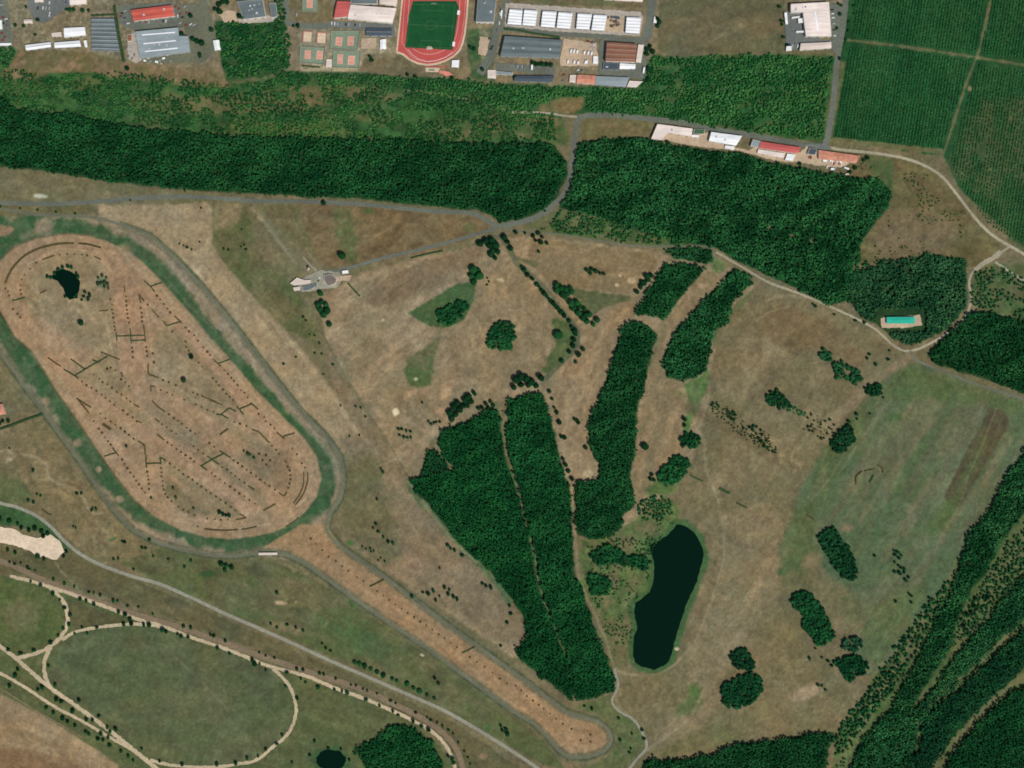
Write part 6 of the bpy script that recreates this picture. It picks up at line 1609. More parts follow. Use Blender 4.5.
# ------------------------------------------------------------------ bushes of the dotted rows
BUSH_ME = []
for k in range(6):
    v, f = crown_shape(2, 210 + k, 0.25, 5, -0.6, 0.8)
    v = v * np.array([1, 1, 0.75]) + np.array([0, 0, 0.55])
    BUSH_ME.append(mesh('bush', v, f, M['leaf_dry']))
BUSH_GR = [mesh('bush', np.array([tuple(x.co) for x in me.vertices]), np.array([tuple(p.vertices) for p in me.polygons]), M['leaf_olive']) for me in BUSH_ME]
for t in (BUSH_ME + BUSH_GR):
    pass


def ends(pts):
    P = np.array(pts, dtype=float); d = P.max(0) - P.min(0)
    c = P - P.mean(0)
    u, s, vt = np.linalg.svd(c, full_matrices=False)
    a = vt[0]
    horizontal = abs(a[0]) > abs(a[1]) * 1.6
    if (a[0] if horizontal else a[1]) < 0: a = -a
    return c @ a, ("west", "east") if horizontal else ("north", "south")


def numbered(pts, noun, desc):
    """a label for each point that counts it from the nearer end of its row or clump"""
    n = len(pts)
    if n == 1: return [f"{noun} {desc}"]
    t, (e0, e1) = ends(pts)
    order = np.argsort(t); lab = [None] * n
    for r, i in enumerate(order):
        b = n - 1 - r
        k, e = (r, e0) if r <= b else (b, e1)
        lab[i] = f"{e}ernmost {noun} {desc}" if k == 0 else f"{ORD[k]} {noun} from the {e} end {desc}"
    return lab


NB = [0]


def bushes(desc, pts, r=1.55, kind='dry', noun="bush", jit=0.25, group=None, cat="bush"):
    labs = numbered(pts, noun, desc)
    for p, l in zip(pts, labs):
        o = link(noun.split()[-1] if ' ' in noun else noun, random.choice(BUSH_GR if kind == 'green' else BUSH_ME))
        q = Wp((p[0] + random.uniform(-jit, jit), p[1] + random.uniform(-jit, jit)))
        o.location = (q[0], q[1], 0); s = r * random.uniform(.82, 1.2)
        o.scale = (s, s * random.uniform(.85, 1.1), s * random.uniform(.8, 1.1)); o.rotation_euler = (0, 0, random.uniform(0, 6.28))
        setp(o, l, cat, group or ("bushes " + desc)); NB[0] += 1


def between(a, b, n): return [(a[0] + (b[0] - a[0]) * i / (n - 1), a[1] + (b[1] - a[1]) * i / (n - 1)) for i in range(n)]


bushes("of the inner arc left of the pond", z1((155, 470), (150, 440), (150, 405), (160, 365), (180, 330), (220, 285), (270, 240)), 1.4)
bushes("of the short arc above the pond", z1((440, 182), (490, 176), (545, 175), (600, 180), (640, 188)), 1.4)
bushes("by the left bend hedge", z1((42, 430), (60, 450), (68, 482), (95, 580), (130, 615), (150, 640)), 1.5)
bushes("of the first upright lane", z2((80, 215), (88, 255), (92, 290), (95, 320), (100, 352), (105, 385), (108, 415), (113, 440)))
bushes("of the second upright lane", z2((190, 195), (193, 228), (196, 260), (199, 292), (203, 322), (207, 352), (212, 385), (238, 570), (241, 602), (243, 640)))
bushes("of the third upright lane", z2((300, 280), (305, 315), (308, 345), (311, 378), (338, 565), (342, 597), (348, 630)))
bushes("of the inner row by the eastern rail", z2((350, 257), (430, 345), (530, 452), (628, 525), (632, 565), (650, 592), (722, 680), (750, 706)), 1.5)
bushes("of the outer row by the eastern rail", z2((420, 190), (440, 220), (468, 250), (495, 282), (517, 312), (628, 422), (655, 450), (690, 480), (720, 518), (758, 568), (788, 598), (808, 625)), 1.7)
bushes("of the western row under the cross bar", z3((455, 230), (490, 257), (525, 278), (560, 302), (598, 328), (628, 350), (660, 377), (690, 402), (760, 443), (793, 470), (825, 495)))
bushes("of the middle row east of the cross bar", z3((540, 183), (580, 210), (605, 235), (640, 255), (675, 280), (710, 307), (745, 328), (780, 353), (808, 378)))
bushes("of the ragged row above the middle row", z3((640, 138), (665, 130), (700, 150), (745, 172), (752, 190), (740, 215), (770, 238), (800, 265)), 1.7)
bushes("along the lower arm of the V lane", z3((540, 522), (580, 577), (600, 608), (625, 640), (645, 667), (665, 695), (685, 722)))
bushes("along the upper arm of the V lane", z3((590, 465), (625, 502), (665, 525), (700, 547), (735, 575), (770, 600), (800, 625), (835, 650)))
bushes("of the northernmost row across the middle", z4((318, 150), (360, 165), (410, 185), (535, 238), (570, 254), (605, 268)), 1.6)
bushes("of the row leaving the small corner hedge", z4((300, 220), (345, 238), (385, 255), (470, 290), (555, 325), (600, 345), (640, 365), (685, 380)), 1.5)
bushes("of the row east of the Z shaped hedge", z4((835, 455), (880, 467), (925, 485)))
bushes("of the row leaving the hedge under the corner", z4((360, 400), (395, 427), (425, 447), (455, 468), (487, 495), (518, 517), (550, 540), (655, 610), (690, 635)))
bushes("of the second long row down the middle", z4((310, 470), (345, 492), (378, 520), (412, 543), (540, 630), (575, 660), (610, 685)))
bushes("of the third long row down the middle", z4((350, 603), (380, 625), (415, 655), (450, 675), (485, 697), (520, 720)))
bushes("of the short western row past the cross bar", z4((20, 370), (55, 400), (92, 422), (125, 448)), 1.4)
bushes("of the row west of the thick bent hedge", z4((5, 500), (35, 525), (68, 550), (100, 575)))
bushes("of the row beside the eastern fairway rail", z4((680, 135), (705, 160), (725, 188), (755, 220), (778, 247), (805, 272), (828, 298)))
bushes("of the faint outer row on the east", z4((765, 78), (790, 103), (815, 130), (835, 155), (862, 187), (885, 222), (912, 240), (935, 275)), 1.5)
bushes("of the outer row below the N hedge", z5((430, 250), (470, 272), (480, 302), (515, 327), (545, 355)), 1.5)
bushes("of the outer row near the south east bend", z5((680, 500), (710, 545), (745, 610), (770, 640)), 1.5)
bushes("of the row curving round the south east end", z7((675, 45), (703, 75), (728, 103), (772, 158), (790, 195), (805, 225), (808, 257), (810, 290), (803, 320), (793, 352)))
bushes("of the row down the V lane's tail", z6((455, 145), (475, 175), (495, 207), (517, 238), (540, 270), (560, 298), (580, 327), (602, 357), (625, 385)))
bushes("of the short upright row below the H hedge", z6((640, 232), (642, 262), (646, 292), (650, 322), (653, 358)))
bushes("of the curved row below the H hedge", z6((738, 207), (743, 240), (746, 268), (750, 300), (755, 335), (762, 365), (772, 397), (790, 422), (815, 450), (865, 490), (903, 513), (940, 530), (985, 550)))
bushes("of the lowest long row in the oval", z6((805, 175), (840, 202), (872, 225), (905, 250)) + z7((25, 250), (62, 272), (95, 295), (128, 320), (157, 343), (192, 368), (228, 393), (265, 417), (300, 440), (335, 465), (372, 490), (405, 515)))
bushes("of the long row left of the lower bar", z7((10, 90), (40, 112), (75, 135), (105, 158)))
bushes("of the long row right of the lower bar", z7((232, 243), (262, 268), (295, 290), (330, 318), (367, 343), (402, 367), (437, 392), (473, 415), (510, 440), (548, 468)))
bushes("of the middle row right of the lower bar", z7((310, 197), (345, 218), (375, 242), (405, 265), (437, 290), (475, 315)))
bushes("of the upper row right of the lower bar", z7((392, 150), (425, 170), (455, 193), (490, 220), (520, 242), (557, 265), (587, 292), (622, 315), (655, 338), (695, 365)))
bushes("of the sparse row along the bottom bend", z7((25, 512), (65, 535), (130, 633), (200, 575), (255, 582), (300, 586), (350, 585)), 1.4)
bushes("of the five brown bushes in the south east", z7((580, 105), (630, 112), (605, 148), (660, 153), (632, 182)), 1.9)
bushes("of the first chute row", Zm(256, 384, 4, [(220, 620), (240, 640), (265, 665), (290, 690), (320, 710), (345, 730), (370, 748)]), 1.4)
bushes("of the middle chute row", zc((405, 5), (430, 20)) + between(*zc((485, 62), (805, 285)), 14), 1.4)
bushes("of the last chute row", zc((855, 325), (885, 345), (915, 365), (945, 385), (975, 410), (1005, 430)) + Zm(512, 576, 4, [(15, 440), (38, 458), (60, 482), (85, 498), (107, 516), (128, 532), (152, 550), (176, 570), (205, 592), (240, 612)]), 1.4)
bushes("of the three at the chute end", Zm(512, 576, 4, [(315, 635), (275, 657), (315, 663)]), 1.7)
bushes("of the two reddish brown ones in the oval", z2((390, 613), (395, 676)), 2.2)

# ------------------------------------------------------------------ trees, one by one
TREE = []
trunk_v = []
for i in range(7):
    a = i / 7 * 6.283
    trunk_v.append((math.cos(a), math.sin(a)))
tv = [(x * .09, y * .09, -0.05) for x, y in trunk_v] + [(x * .06, y * .06, .55) for x, y in trunk_v] + [(x * .03 + .05, y * .03, 1.15) for x, y in trunk_v]
tf = [(i + r * 7, (i + 1) % 7 + r * 7, (i + 1) % 7 + 7 + r * 7, i + 7 + r * 7) for r in (0, 1) for i in range(7)]
# limbs
for a in (0.4, 2.5, 4.6):
    b = len(tv); dx, dy = math.cos(a), math.sin(a)
    for (x, y, z, w) in ((0, 0, .5, .035), (dx * .55, dy * .55, 1.05, .015)):
        tv += [(x + w, y, z), (x, y + w, z), (x - w, y, z), (x, y - w, z)]
    tf += [(b + i, b + (i + 1) % 4, b + 4 + (i + 1) % 4, b + 4 + i) for i in range(4)]
TRUNK = mesh('trunk', tv, tf, M['bark'])
CROWN = {}
for key, shapes, mt in (('dark', MED, 'leaf_dark'), ('mid', MED, 'leaf_mid'), ('olive', MED, 'leaf_olive'), ('big', BIG, 'leaf_mid'), ('bigdark', BIG, 'leaf_dark')):
    CROWN[key] = [mesh('crown', v * np.array([1, 1, .9]) + np.array([0, 0, 1.25]), f, M[mt]) for v, f in shapes[:7]]
NT = [0]
PROTO = {}


def tree_at(p, r, kind, label, group, cat="tree", name="tree", tall=1.0):
    q = Wp(p)
    h = r * 2.1 * tall
    f = 1 - 0.55 * h / CAM_H
    o = bpy.data.objects.new(name, None); o.empty_display_size = .5
    COL.objects.link(o)
    o.location = (q[0] * f, q[1] * f, 0); o.scale = (r * random.uniform(.85, 1.2), r * random.uniform(.85, 1.2), r * tall); o.rotation_euler = (0, 0, random.uniform(0, 6.28))
    setp(o, label, cat, group)
    if kind not in PROTO:
        PROTO[kind] = (bpy.data.objects.new('trunk', TRUNK), [bpy.data.objects.new('crown', m) for m in CROWN[kind]])
    tr = PROTO[kind][0].copy(); COL.objects.link(tr); tr.parent = o
    cr = random.choice(PROTO[kind][1]).copy(); COL.objects.link(cr); cr.parent = o
    NT[0] += 1


ASKED = []


def trees(desc, pts, r=2.4, kind='dark', noun="tree", jit=0.2, tall=1.0, name="tree", cat="tree"):
    r *= 1.55 if jit >= .3 else 1.16
    ASKED.append((r, desc, [(p[0] + random.uniform(-jit, jit), p[1] + random.uniform(-jit, jit)) for p in pts], kind, noun, tall, name, cat))


A4 = lambda *p: Zm(0, 576, 4, p)
B4 = lambda *p: Zm(256, 576, 4, p)
C4 = lambda *p: Zm(256, 384, 4, p)
D4 = lambda *p: Zm(256, 192, 4, p)
E4 = lambda *p: Zm(512, 192, 4, p)
F4 = lambda *p: Zm(768, 384, 4, p)
H4 = lambda *p: Zm(768, 576, 4, p)
I4 = lambda *p: Zm(512, 576, 4, p)
K4 = lambda *p: Zm(0, 384, 4, p)
trees("of the row above the brown gallop", A4((215, 12), (260, 30), (300, 42), (357, 64), (376, 68), (403, 76), (455, 98), (472, 100), (512, 120), (556, 124), (612, 152), (735, 200), (765, 206), (842, 234), (857, 240), (903, 258)), 1.9)
trees("round the western sand oval", A4((125, 22), (165, 35), (215, 70), (240, 95), (260, 125), (282, 155), (278, 192), (255, 210), (235, 238), (205, 265), (137, 297), (85, 310), (35, 295)), 2.2)
trees("of the sand path, western half", A4((320, 92), (345, 100), (375, 112), (475, 145), (500, 155), (520, 172), (525, 192), (495, 194)), 2.3)
trees("of the sand path, eastern half", A4((575, 195), (597, 196), (650, 215), (665, 222), (710, 232), (725, 242), (752, 245), (870, 288), (918, 310), (1010, 335), (1018, 352)), 2.3)
trees("over the top of the grass oval", A4((330, 205), (350, 228), (390, 205), (300, 230), (195, 358)), 2.0)
trees("of the western diagonal avenue", A4((70, 375), (60, 397), (38, 440), (150, 455), (168, 445), (225, 495), (245, 502), (220, 435)), 2.3)
trees("between the two diagonal sand paths", A4((185, 528), (213, 548), (290, 540), (315, 497), (345, 575), (370, 575), (395, 560), (250, 570), (270, 582), (300, 598)), 2.3)
trees("where the diagonal sand paths join", A4((430, 605), (442, 622), (465, 612), (345, 622), (358, 632), (395, 650), (415, 655), (440, 677), (405, 630), (435, 645)), 2.2)
trees("at the foot of the diagonal sand paths", A4((485, 700), (515, 720), (535, 738), (568, 690), (640, 740), (730, 752), (870, 752), (990, 728), (945, 748)), 2.1)
trees("of the eastern row above the gallop", B4((15, 305), (40, 318), (75, 328), (165, 370), (190, 375), (255, 388), (272, 393), (320, 410)), 1.7)
trees("of the row between gallop and gravel road", B4((380, 435), (400, 437), (430, 450), (446, 458), (485, 470), (540, 498), (560, 508)), 1.7)
trees("of the bend above the gallop's end", B4((640, 545), (685, 565), (700, 576), (725, 586), (747, 600), (770, 615), (788, 630), (810, 665), (835, 700), (848, 725), (858, 750)), 1.7)
trees("of the sand path below the gallop", B4((15, 350), (40, 375), (125, 385), (180, 410), (200, 425), (250, 445), (315, 452), (345, 460), (365, 466), (440, 492), (495, 518), (548, 540), (570, 555)), 2.0)
trees("of the sand path's last bend", B4((630, 580), (662, 602), (690, 615), (770, 720), (785, 732), (790, 747)), 2.2)
trees("round the east end of the grass oval", B4((120, 440), (165, 488), (105, 635), (85, 670), (40, 692), (10, 720)), 2.1)
trees("beside the round dark pond", B4((235, 660), (145, 745), (340, 690), (375, 735), (215, 715), (290, 688)), 2.0)
trees("of the dark row along the sand pit", K4((0, 540), (35, 548), (70, 560), (85, 575), (115, 585), (140, 578), (165, 590), (172, 610), (190, 600)), 2.3)
trees("at the foot of the sand pit", K4((150, 690), (175, 700), (110, 735), (265, 670), (30, 665), (60, 675), (255, 690)), 2.2)
trees("along the dirt track west of the sand pit", K4((85, 715), (40, 712), (120, 740), (140, 745), (60, 720)), 1.4)
trees("near the winding path west of the oval", K4((310, 438), (328, 437), (372, 495), (385, 500), (368, 505), (295, 570), (305, 575), (40, 258), (135, 345), (150, 440), (165, 447), (115, 465), (135, 473)), 1.7)
trees("between the oval and the gravel road", K4((490, 630), (500, 632), (570, 655), (585, 657), (615, 690), (675, 700), (455, 700), (475, 698), (740, 730), (765, 705), (600, 622), (535, 742)), 1.8)
trees("of the dark tuft beside the road to the chute", K4((885, 720), (905, 728), (925, 735), (900, 745)), 2.5, 'mid')
trees("of the scatter above the gravel road", B4((280, 288), (300, 300), (265, 270), (60, 190), (85, 205), (125, 195), (160, 205), (190, 218), (85, 68)), 1.8)
trees("of the long green bank by the gravel road", B4((395, 345), (415, 352), (435, 362), (460, 372), (485, 385), (510, 398), (545, 412), (565, 420), (605, 432), (630, 448), (655, 462), (685, 475), (715, 490)), 2.6, 'mid', tall=.7)
trees("on the slope under the chute", B4((715, 410), (730, 430), (980, 600), (1000, 612), (1005, 632), (985, 618)), 2.2)
trees("of the clump above the chute", B4((625, 82), (668, 65), (690, 70), (710, 60), (735, 80), (720, 97), (755, 45), (775, 55), (770, 72), (790, 82), (805, 92)), 2.1)
trees("of the scatter by the tip of the central forest", B4((980, 278), (905, 30), (920, 40), (940, 45), (1015, 118), (1020, 150), (1005, 185)), 2.1)
trees("south of the central forest tip", I4((290, 520), (320, 530), (428, 568), (480, 630), (475, 690), (470, 705), (433, 655), (520, 615), (528, 650)), 2.0)
trees("in the three dark tufts on the practice ground", C4((570, 180), (585, 180), (602, 188), (618, 190), (575, 205), (592, 213), (605, 215), (620, 213)), 1.7)
trees("of the tuft left of the central forest", C4((690, 150), (702, 160), (712, 155), (722, 152), (735, 152)), 2.0)
trees("of the sloping clump above the central forest", C4((775, 115), (790, 90), (785, 140), (800, 125), (805, 75), (815, 105), (828, 90), (835, 65), (850, 50), (860, 70), (875, 40), (845, 85)), 2.7, 'dark', jit=.5)
trees("of the small clump above the forest's west half", C4((890, 98), (905, 95), (920, 80), (938, 70), (950, 85), (930, 95)), 2.4)
trees("of the scrubby line left of the central forest", C4((470, 575), (490, 590), (510, 612), (530, 630), (548, 637), (480, 560), (485, 460), (500, 340), (510, 352)), 1.8)
trees("of the dotted shrubs by the chute entrance", C4((425, 650), (440, 660), (458, 658), (462, 672), (472, 668), (490, 705), (515, 710), (500, 695)), 1.4)
trees("of the pair of tufts along the forest edge", C4((768, 645), (780, 658), (795, 665), (825, 685)), 2.0)
trees("of the scatter beside the straight dirt line", C4((400, 90), (420, 95), (440, 130), (340, 85), (375, 210), (415, 205), (735, 737), (665, 75)), 1.4)
trees("of the dots east of the racecourse road", D4((190, 500), (200, 515), (215, 570), (235, 575), (255, 605), (265, 648), (235, 645), (160, 660), (112, 688), (310, 690), (270, 730)), 1.4)
trees("of the dots on the sandy strip", Zm(0, 192, 4, [(718, 208), (735, 215), (750, 222), (768, 230), (895, 228), (915, 232), (965, 220), (985, 230), (978, 212), (968, 152), (800, 200), (805, 65)]), 1.5)
trees("of the row under the upper road at the left", Zm(0, 192, 4, [(5, 58), (82, 66), (152, 72), (225, 80), (302, 88), (522, 34)]), 1.5)
trees("beside the golf clubhouse, alone in the triangle field", D4((345, 257)), 4.4, 'big', "large round tree")
trees("beside the winding drive near the triangle tip", D4((270, 45)), 2.6, 'dark', "small tree")
trees("of the oblong clump below the golf clubhouse", D4((262, 440), (245, 455), (280, 450), (258, 470), (285, 475), (270, 490), (292, 530), (258, 405)), 2.9, 'mid', jit=.4)
trees("of the clump tipping the dark grass", D4((870, 310), (890, 318), (860, 335), (880, 340), (895, 335), (872, 360)), 3.0, 'mid', jit=.4)
trees("in the pair of tufts by the white sand bunker", D4((925, 345), (932, 358), (925, 372)), 1.4)
trees("of the clump at the golf entrance junction", D4((895, 205), (920, 195), (945, 190), (960, 210), (935, 215), (950, 235), (970, 240), (955, 260), (940, 250), (995, 180), (1005, 200), (1020, 225)), 2.7, jit=.5)
trees("of the clump right of the golf entrance junction", E4((85, 175), (105, 165), (95, 195), (120, 180), (115, 200), (140, 205), (15, 162), (52, 164), (108, 240)), 2.4)
trees("of the little oval clump on the upper fairway", E4((300, 312), (318, 310), (335, 318), (352, 325), (315, 325), (368, 326)), 2.2)
trees("of the upper row along the dotted golf path", E4((40, 300), (48, 312), (82, 348), (100, 370), (118, 392), (130, 406), (148, 428), (165, 445), (182, 464), (196, 480), (62, 332), (109, 380), (139, 418), (157, 437), (173, 455), (189, 472)), 2.5)
trees("of the lower row along the dotted golf path", E4((228, 515), (210, 494), (240, 540), (250, 556), (255, 570), (248, 592), (245, 615), (230, 640), (200, 675), (285, 628), (268, 652), (255, 680)), 2.7)
trees("of the upper clump beside the dotted golf path", E4((178, 372), (195, 385), (180, 395), (215, 390), (235, 388), (200, 410), (222, 408), (240, 400), (215, 425)), 2.6, 'mid', jit=.4)
trees("of the lower clump beside the dotted golf path", E4((235, 445), (260, 442), (245, 465), (272, 460), (290, 470), (265, 485), (295, 490), (310, 492), (285, 505), (300, 518), (325, 530), (340, 512)), 2.7, 'mid', jit=.4)
trees("standing alone on the green by the golf path", E4((185, 572)), 4.6, 'big', "large round tree")
trees("of the clump tipping the central forest", [(516, 380), (521, 377), (526, 379), (531, 382), (536, 386), (514, 387), (521, 385), (528, 386), (541, 378)], 2.9, jit=.3)
trees("of the narrow grove left of the short broad belt", E4((500, 400), (515, 380), (530, 365), (545, 350), (558, 335), (520, 360), (540, 335)), 2.9)
trees("of the line between fairway and worn path", Zm(512, 384, 4, [(150, 30), (160, 60), (170, 95), (180, 115), (190, 155), (198, 210), (210, 215), (205, 300), (215, 325), (225, 350), (240, 380)]), 2.3)
trees("of the tuft on the fairway beside the longest belt", Zm(512, 384, 4, [(250, 140), (262, 145), (265, 155), (295, 255)]), 2.2)
trees("alone on the fairway right of the longest belt", Zm(512, 384, 4, [(533, 250)]), 3.4, 'bigdark', "dark round tree")
trees("beside the bigger copse above the lake", Zm(512, 384, 4, [(560, 362), (555, 380), (568, 385), (690, 140), (690, 165)]), 2.4)
trees("along the gravel lane under the eastern wood", Zm(768, 192, 4, [(180, 450), (190, 458), (265, 490), (350, 515), (385, 522), (430, 690), (480, 670), (395, 665), (485, 635), (405, 650)]), 1.8)
trees("of the upper tuft chain, eastern field", Zm(680, 380, 8.533, [(265, 215), (285, 200), (310, 195), (320, 215), (330, 225), (400, 250), (415, 270), (430, 290), (455, 275), (470, 300), (415, 315), (440, 330), (458, 342)]), 1.6)
trees("of the lower tuft chain, eastern field", Zm(680, 380, 8.533, [(540, 410), (600, 405), (630, 395), (655, 400), (690, 430), (620, 430), (650, 460), (600, 480), (670, 500), (700, 470), (690, 525), (715, 540), (735, 520), (720, 565), (745, 575), (760, 600), (790, 610)]), 1.7)
trees("of the brown scatter below the little copse", Zm(780, 380, 8.533, [(235, 325), (268, 295), (290, 345), (240, 398), (265, 398), (250, 432), (280, 440), (325, 480), (350, 500), (375, 495), (405, 460), (415, 408), (385, 352), (425, 338), (460, 385), (460, 458)]), 1.5, 'olive')
trees("of the odd ones by the meadow corner", Zm(780, 380, 8.533, [(880, 150), (655, 335), (652, 290), (585, 352), (765, 288)]), 1.8)
trees("of the small group in the lower meadow", Zm(860, 540, 12.8, [(430, 135), (470, 150), (450, 190), (500, 160), (530, 200), (500, 230), (440, 285), (490, 325), (525, 355), (565, 370), (440, 405), (500, 410), (510, 430), (560, 415), (620, 475), (585, 520)]), 1.8)
trees("on the edge of the diagonal scrub", Zm(860, 540, 12.8, [(630, 690), (660, 720), (190, 205)]), 1.7)
trees("of the row in the strip between the diagonal woods", H4((833, 92), (828, 122), (800, 155), (815, 148), (785, 200), (738, 240), (705, 320), (880, 88)), 2.6)
trees("near the small copse in the lower east field", H4((215, 325), (240, 340), (165, 330), (190, 290), (255, 358), (200, 435), (215, 438), (230, 455)), 1.8)
trees("beside the bottom copse of the east field", H4((510, 100), (565, 72), (572, 105), (548, 15)), 1.6)
trees("of the industrial lot at the top left", Zm(0, 0, 8.533, [(225, 62), (325, 172), (575, 85), (600, 88), (632, 85), (710, 92), (760, 92), (135, 220), (205, 225), (305, 300)]), 2.2)
trees("by the blue grey factory's east side", Zm(110, 0, 8.533, [(705, 330), (740, 350), (780, 365), (765, 470), (865, 255), (685, 130), (145, 585), (610, 290)]), 3.0)
trees("round the pale plaza at the top", Zm(110, 0, 8.533, [(895, 75), (930, 35), (935, 100), (1000, 20), (965, 15)]), 3.2)
trees("near the grey hall and the red framed courts", [(239, 15.6), (243, 17), (293.6, 26), (298, 25.4), (370, 57), (372, 60)], 2.6)
trees("along the bottom of the running track field", [(407.5, 75), (415, 75.8), (440, 79), (452, 78), (470.6, 47), (474, 49)], 2.2)
trees("of the tall shrubs behind the wide blue grey warehouse", Zm(470, 0, 8.533, [(535, 535), (560, 545), (590, 545), (620, 550), (655, 550), (690, 555), (105, 590), (380, 655)]), 2.6)
trees("along the east side of the industrial estate", Zm(560, 0, 8.533, [(830, 160), (850, 180), (835, 220), (745, 420), (770, 395), (740, 460), (790, 440), (760, 590), (750, 680), (700, 720)]), 2.6)
trees("round the lone white factory", Zm(760, 0, 8.533, [(165, 62), (185, 180), (188, 213), (200, 322), (232, 385), (665, 35), (690, 48), (680, 125), (655, 242), (680, 505)]), 1.9)
trees("east of the white factory beside the planted rows", [(854, 6), (854.6, 14), (849, 22), (848, 31), (845.6, 40)], 1.8)
trees("beside the depots and the lane corner", [(864, 160), (868, 158), (855, 168), (850, 172), (800, 164), (668, 142)], 2.6)
trees("by the house at the left edge", [(2.5, 421), (8, 421), (-1, 424)], 2.2)
trees("round the small pond inside the oval", z1((350, 340), (375, 350), (430, 290), (460, 275), (500, 268), (525, 275), (560, 320), (575, 345), (480, 485), (550, 485), (405, 320), (565, 470)), 2.2)
trees("of the five east of the oval's pond", z1((625, 455), (660, 478), (615, 487), (648, 507), (600, 514)), 2.0)
trees("of the greyish clump right of the oval's pond", z1((720, 350), (750, 335), (720, 395), (745, 390), (770, 380), (790, 400), (765, 415), (795, 430), (780, 350)), 2.0, 'olive')
trees("below the oval's pond, alone", z1((592, 680)), 3.2, 'mid', "round green bush like tree")
trees("by the eastern dotted row, alone in the oval", z2((670, 637)), 3.0, 'dark', "dark round tree")
trees("in the middle of the oval, alone", z4((465, 150)), 2.8, 'olive', "olive green round tree")
trees("in the oval's dark bottom bend clump", z7((290, 530), (315, 545), (335, 552), (360, 555)), 2.2)
trees("scattered over the lower oval", z6((828, 350), (668, 425), (977, 497), (488, 45), (850, 422)), 1.9, 'olive')
trees("of the oval's greenish south east tufts", z5((322, 520), (365, 545), (395, 570), (350, 540)), 1.7, 'olive')
SMALL_TREES = []
room = 300
for r, desc, pts, kind, noun, tall, name, cat in sorted(ASKED, key=lambda t: (-t[0] - (5 if len(t[2]) == 1 else 0), len(t[2]))):
    if len(pts) <= room:
        room -= len(pts)
        for p, l in zip(pts, numbered(pts, noun, desc)):
            tree_at(p, r * random.uniform(.85, 1.25), kind, l, "trees " + desc, cat, name, tall * random.uniform(.9, 1.1))
    else:
        SMALL_TREES += [(p, r * random.uniform(.8, 1.25), kind) for p in pts]
sp = np.array([Wp(t[0]) for t in SMALL_TREES]); sr = np.array([t[1] for t in SMALL_TREES])
sc_ = np.array([lin({'dark': (24, 74, 40), 'mid': (36, 98, 50), 'olive': (62, 78, 48)}.get(t[2], (24, 64, 34))) for t in SMALL_TREES]) * RS.uniform(.7, 1.3, (len(sr), 1))
V_, F_, C_ = tile(MED, sp, sr, sr * 2.1, sc_)
setp(link("small_trees", mesh("small_trees", V_, F_, M['wood'], C_)), "many small trees and shrubs dotted over fields and verges", "small trees", None, 'stuff')


# copses whose crowns run together
CP = "copses in the fields"
cw = lambda label, poly, **k: wood("copse", label, "copse", poly, **{**dict(spacing=2.6, rad=(1.9, 3.4), hgt=(6, 9), base=(16, 56, 30), alt=(32, 82, 44), shapes=MED, jit=.5, warp=1.0, dens=1.0), **k})
cw("oblong copse beside the dark triangle of grass", [(437, 312), (443, 306), (452, 303), (460, 300), (467, 302), (468, 308), (462, 318), (454, 323), (442, 325), (437, 320)])
cw("rounded square copse in the middle of the golf fairway", [(486, 341), (490, 332), (495, 325), (502, 321), (511, 322), (515, 329), (514, 347), (505, 350), (496, 347), (489, 350)])
cw("round smooth copse directly above the lake copse", [(679, 437), (685, 432), (693, 432), (700, 438), (701, 446), (694, 449), (682, 446)], rad=(2.2, 3.0), spacing=2.6, base=(12, 54, 28), alt=(24, 72, 38))
cw("broad copse below the smooth round one, left of the dark dash", [(661, 470), (670, 460), (678, 454), (690, 462), (688, 470), (680, 482), (668, 487), (660, 482), (656, 476)])
cw("dark copse of three lobes left of the lake", [(590, 557), (598, 548), (608, 545), (618, 550), (632, 556), (644, 555), (651, 562), (648, 570), (632, 568), (616, 563), (600, 565)])
cw("half round copse against the path left of the lake", [(585, 578), (594, 575), (606, 577), (612, 585), (606, 594), (594, 595), (587, 588)])
cw("larger oval copse at the bottom of the eastern field", [(722, 690), (728, 681), (740, 675), (752, 673), (762, 680), (763, 690), (754, 701), (742, 707), (728, 709), (722, 702)], base=(13, 52, 29), alt=(28, 72, 40))
cw("smaller copse just above the large oval one", [(729, 657), (735, 650), (745, 649), (752, 656), (756, 670), (748, 672), (736, 668), (730, 664)], base=(14, 48, 28), alt=(28, 66, 38))
cw("long slanting copse in the lower east field", [(790, 595), (808, 591), (815, 598), (822, 608), (830, 622), (836, 638), (826, 644), (818, 648), (812, 636), (802, 628), (804, 618), (794, 608)], gap=(6, -.9))
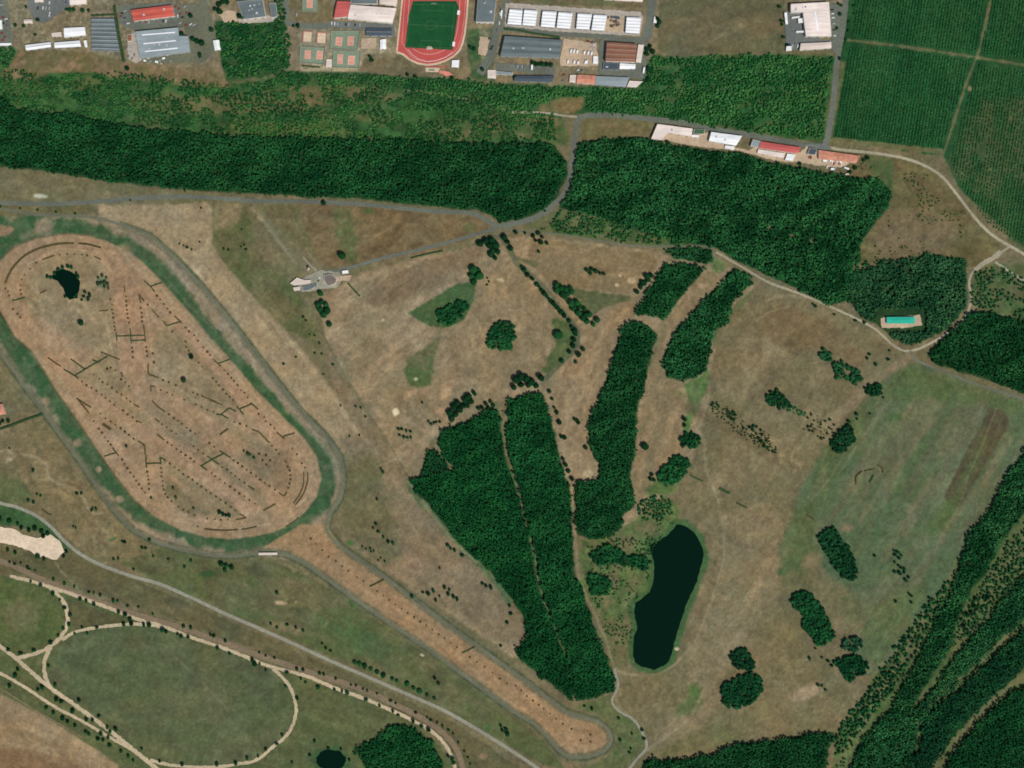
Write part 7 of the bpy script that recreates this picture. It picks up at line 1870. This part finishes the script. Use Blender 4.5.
cw("slanting copse on the meadow's left edge", [(818, 538), (824, 529), (834, 528), (844, 542), (854, 556), (858, 570), (856, 580), (844, 578), (834, 570), (828, 556)], base=(13, 47, 27), alt=(28, 68, 38))
cw("triangular ragged copse on the meadow's corner", [(828, 443), (838, 434), (846, 425), (852, 427), (854, 434), (858, 445), (850, 444), (846, 452), (838, 454)], base=(12, 44, 26), alt=(28, 66, 38), gap=(5, -.8))
cw("flat topped copse next to the eastern farm track", [(863, 390), (870, 384), (880, 384), (884, 391), (879, 397), (870, 396)], base=(12, 50, 28), alt=(26, 66, 38))
cw("pointed copse with a green tail in the eastern field", [(766, 398), (771, 391), (779, 390), (786, 398), (792, 406), (784, 409), (772, 406), (766, 402)], base=(12, 50, 28), alt=(26, 68, 38))
cw("thin green tail running from the pointed copse", [(788, 402), (796, 407), (806, 413), (804, 417), (794, 413), (784, 409)], rad=(1.4, 2.2), hgt=(2, 3.5), base=(30, 80, 44), alt=(58, 104, 58), shapes=SMALL)
cw("small round copse at the top of the eastern field", [(818, 354), (826, 348), (832, 352), (834, 360), (826, 362), (819, 358)], base=(22, 62, 36), alt=(40, 84, 48))
cw("loose copse following the small round one", [(832, 363), (842, 362), (852, 368), (858, 370), (864, 380), (856, 384), (846, 380), (836, 378)], base=(22, 62, 36), alt=(44, 84, 48), gap=(5, -.5))
cw("upper copse of the pair beside the diagonal scrub", [(842, 645), (846, 638), (856, 637), (863, 641), (862, 650), (852, 653), (844, 650)], base=(22, 58, 38), alt=(44, 78, 52), gap=(5, -.9))
cw("lower copse of the pair beside the diagonal scrub", [(831, 661), (846, 657), (860, 656), (868, 662), (869, 671), (858, 678), (848, 684), (844, 676), (840, 668)], base=(11, 50, 27), alt=(26, 70, 38))
cw("reedy patch at the head of the lake", [(640, 500), (656, 496), (672, 500), (674, 512), (662, 520), (644, 520), (636, 510)], rad=(1.4, 2.6), spacing=2.6, hgt=(2.5, 5), base=(24, 66, 36), alt=(52, 96, 52), gap=(6, -.3), shapes=SMALL)
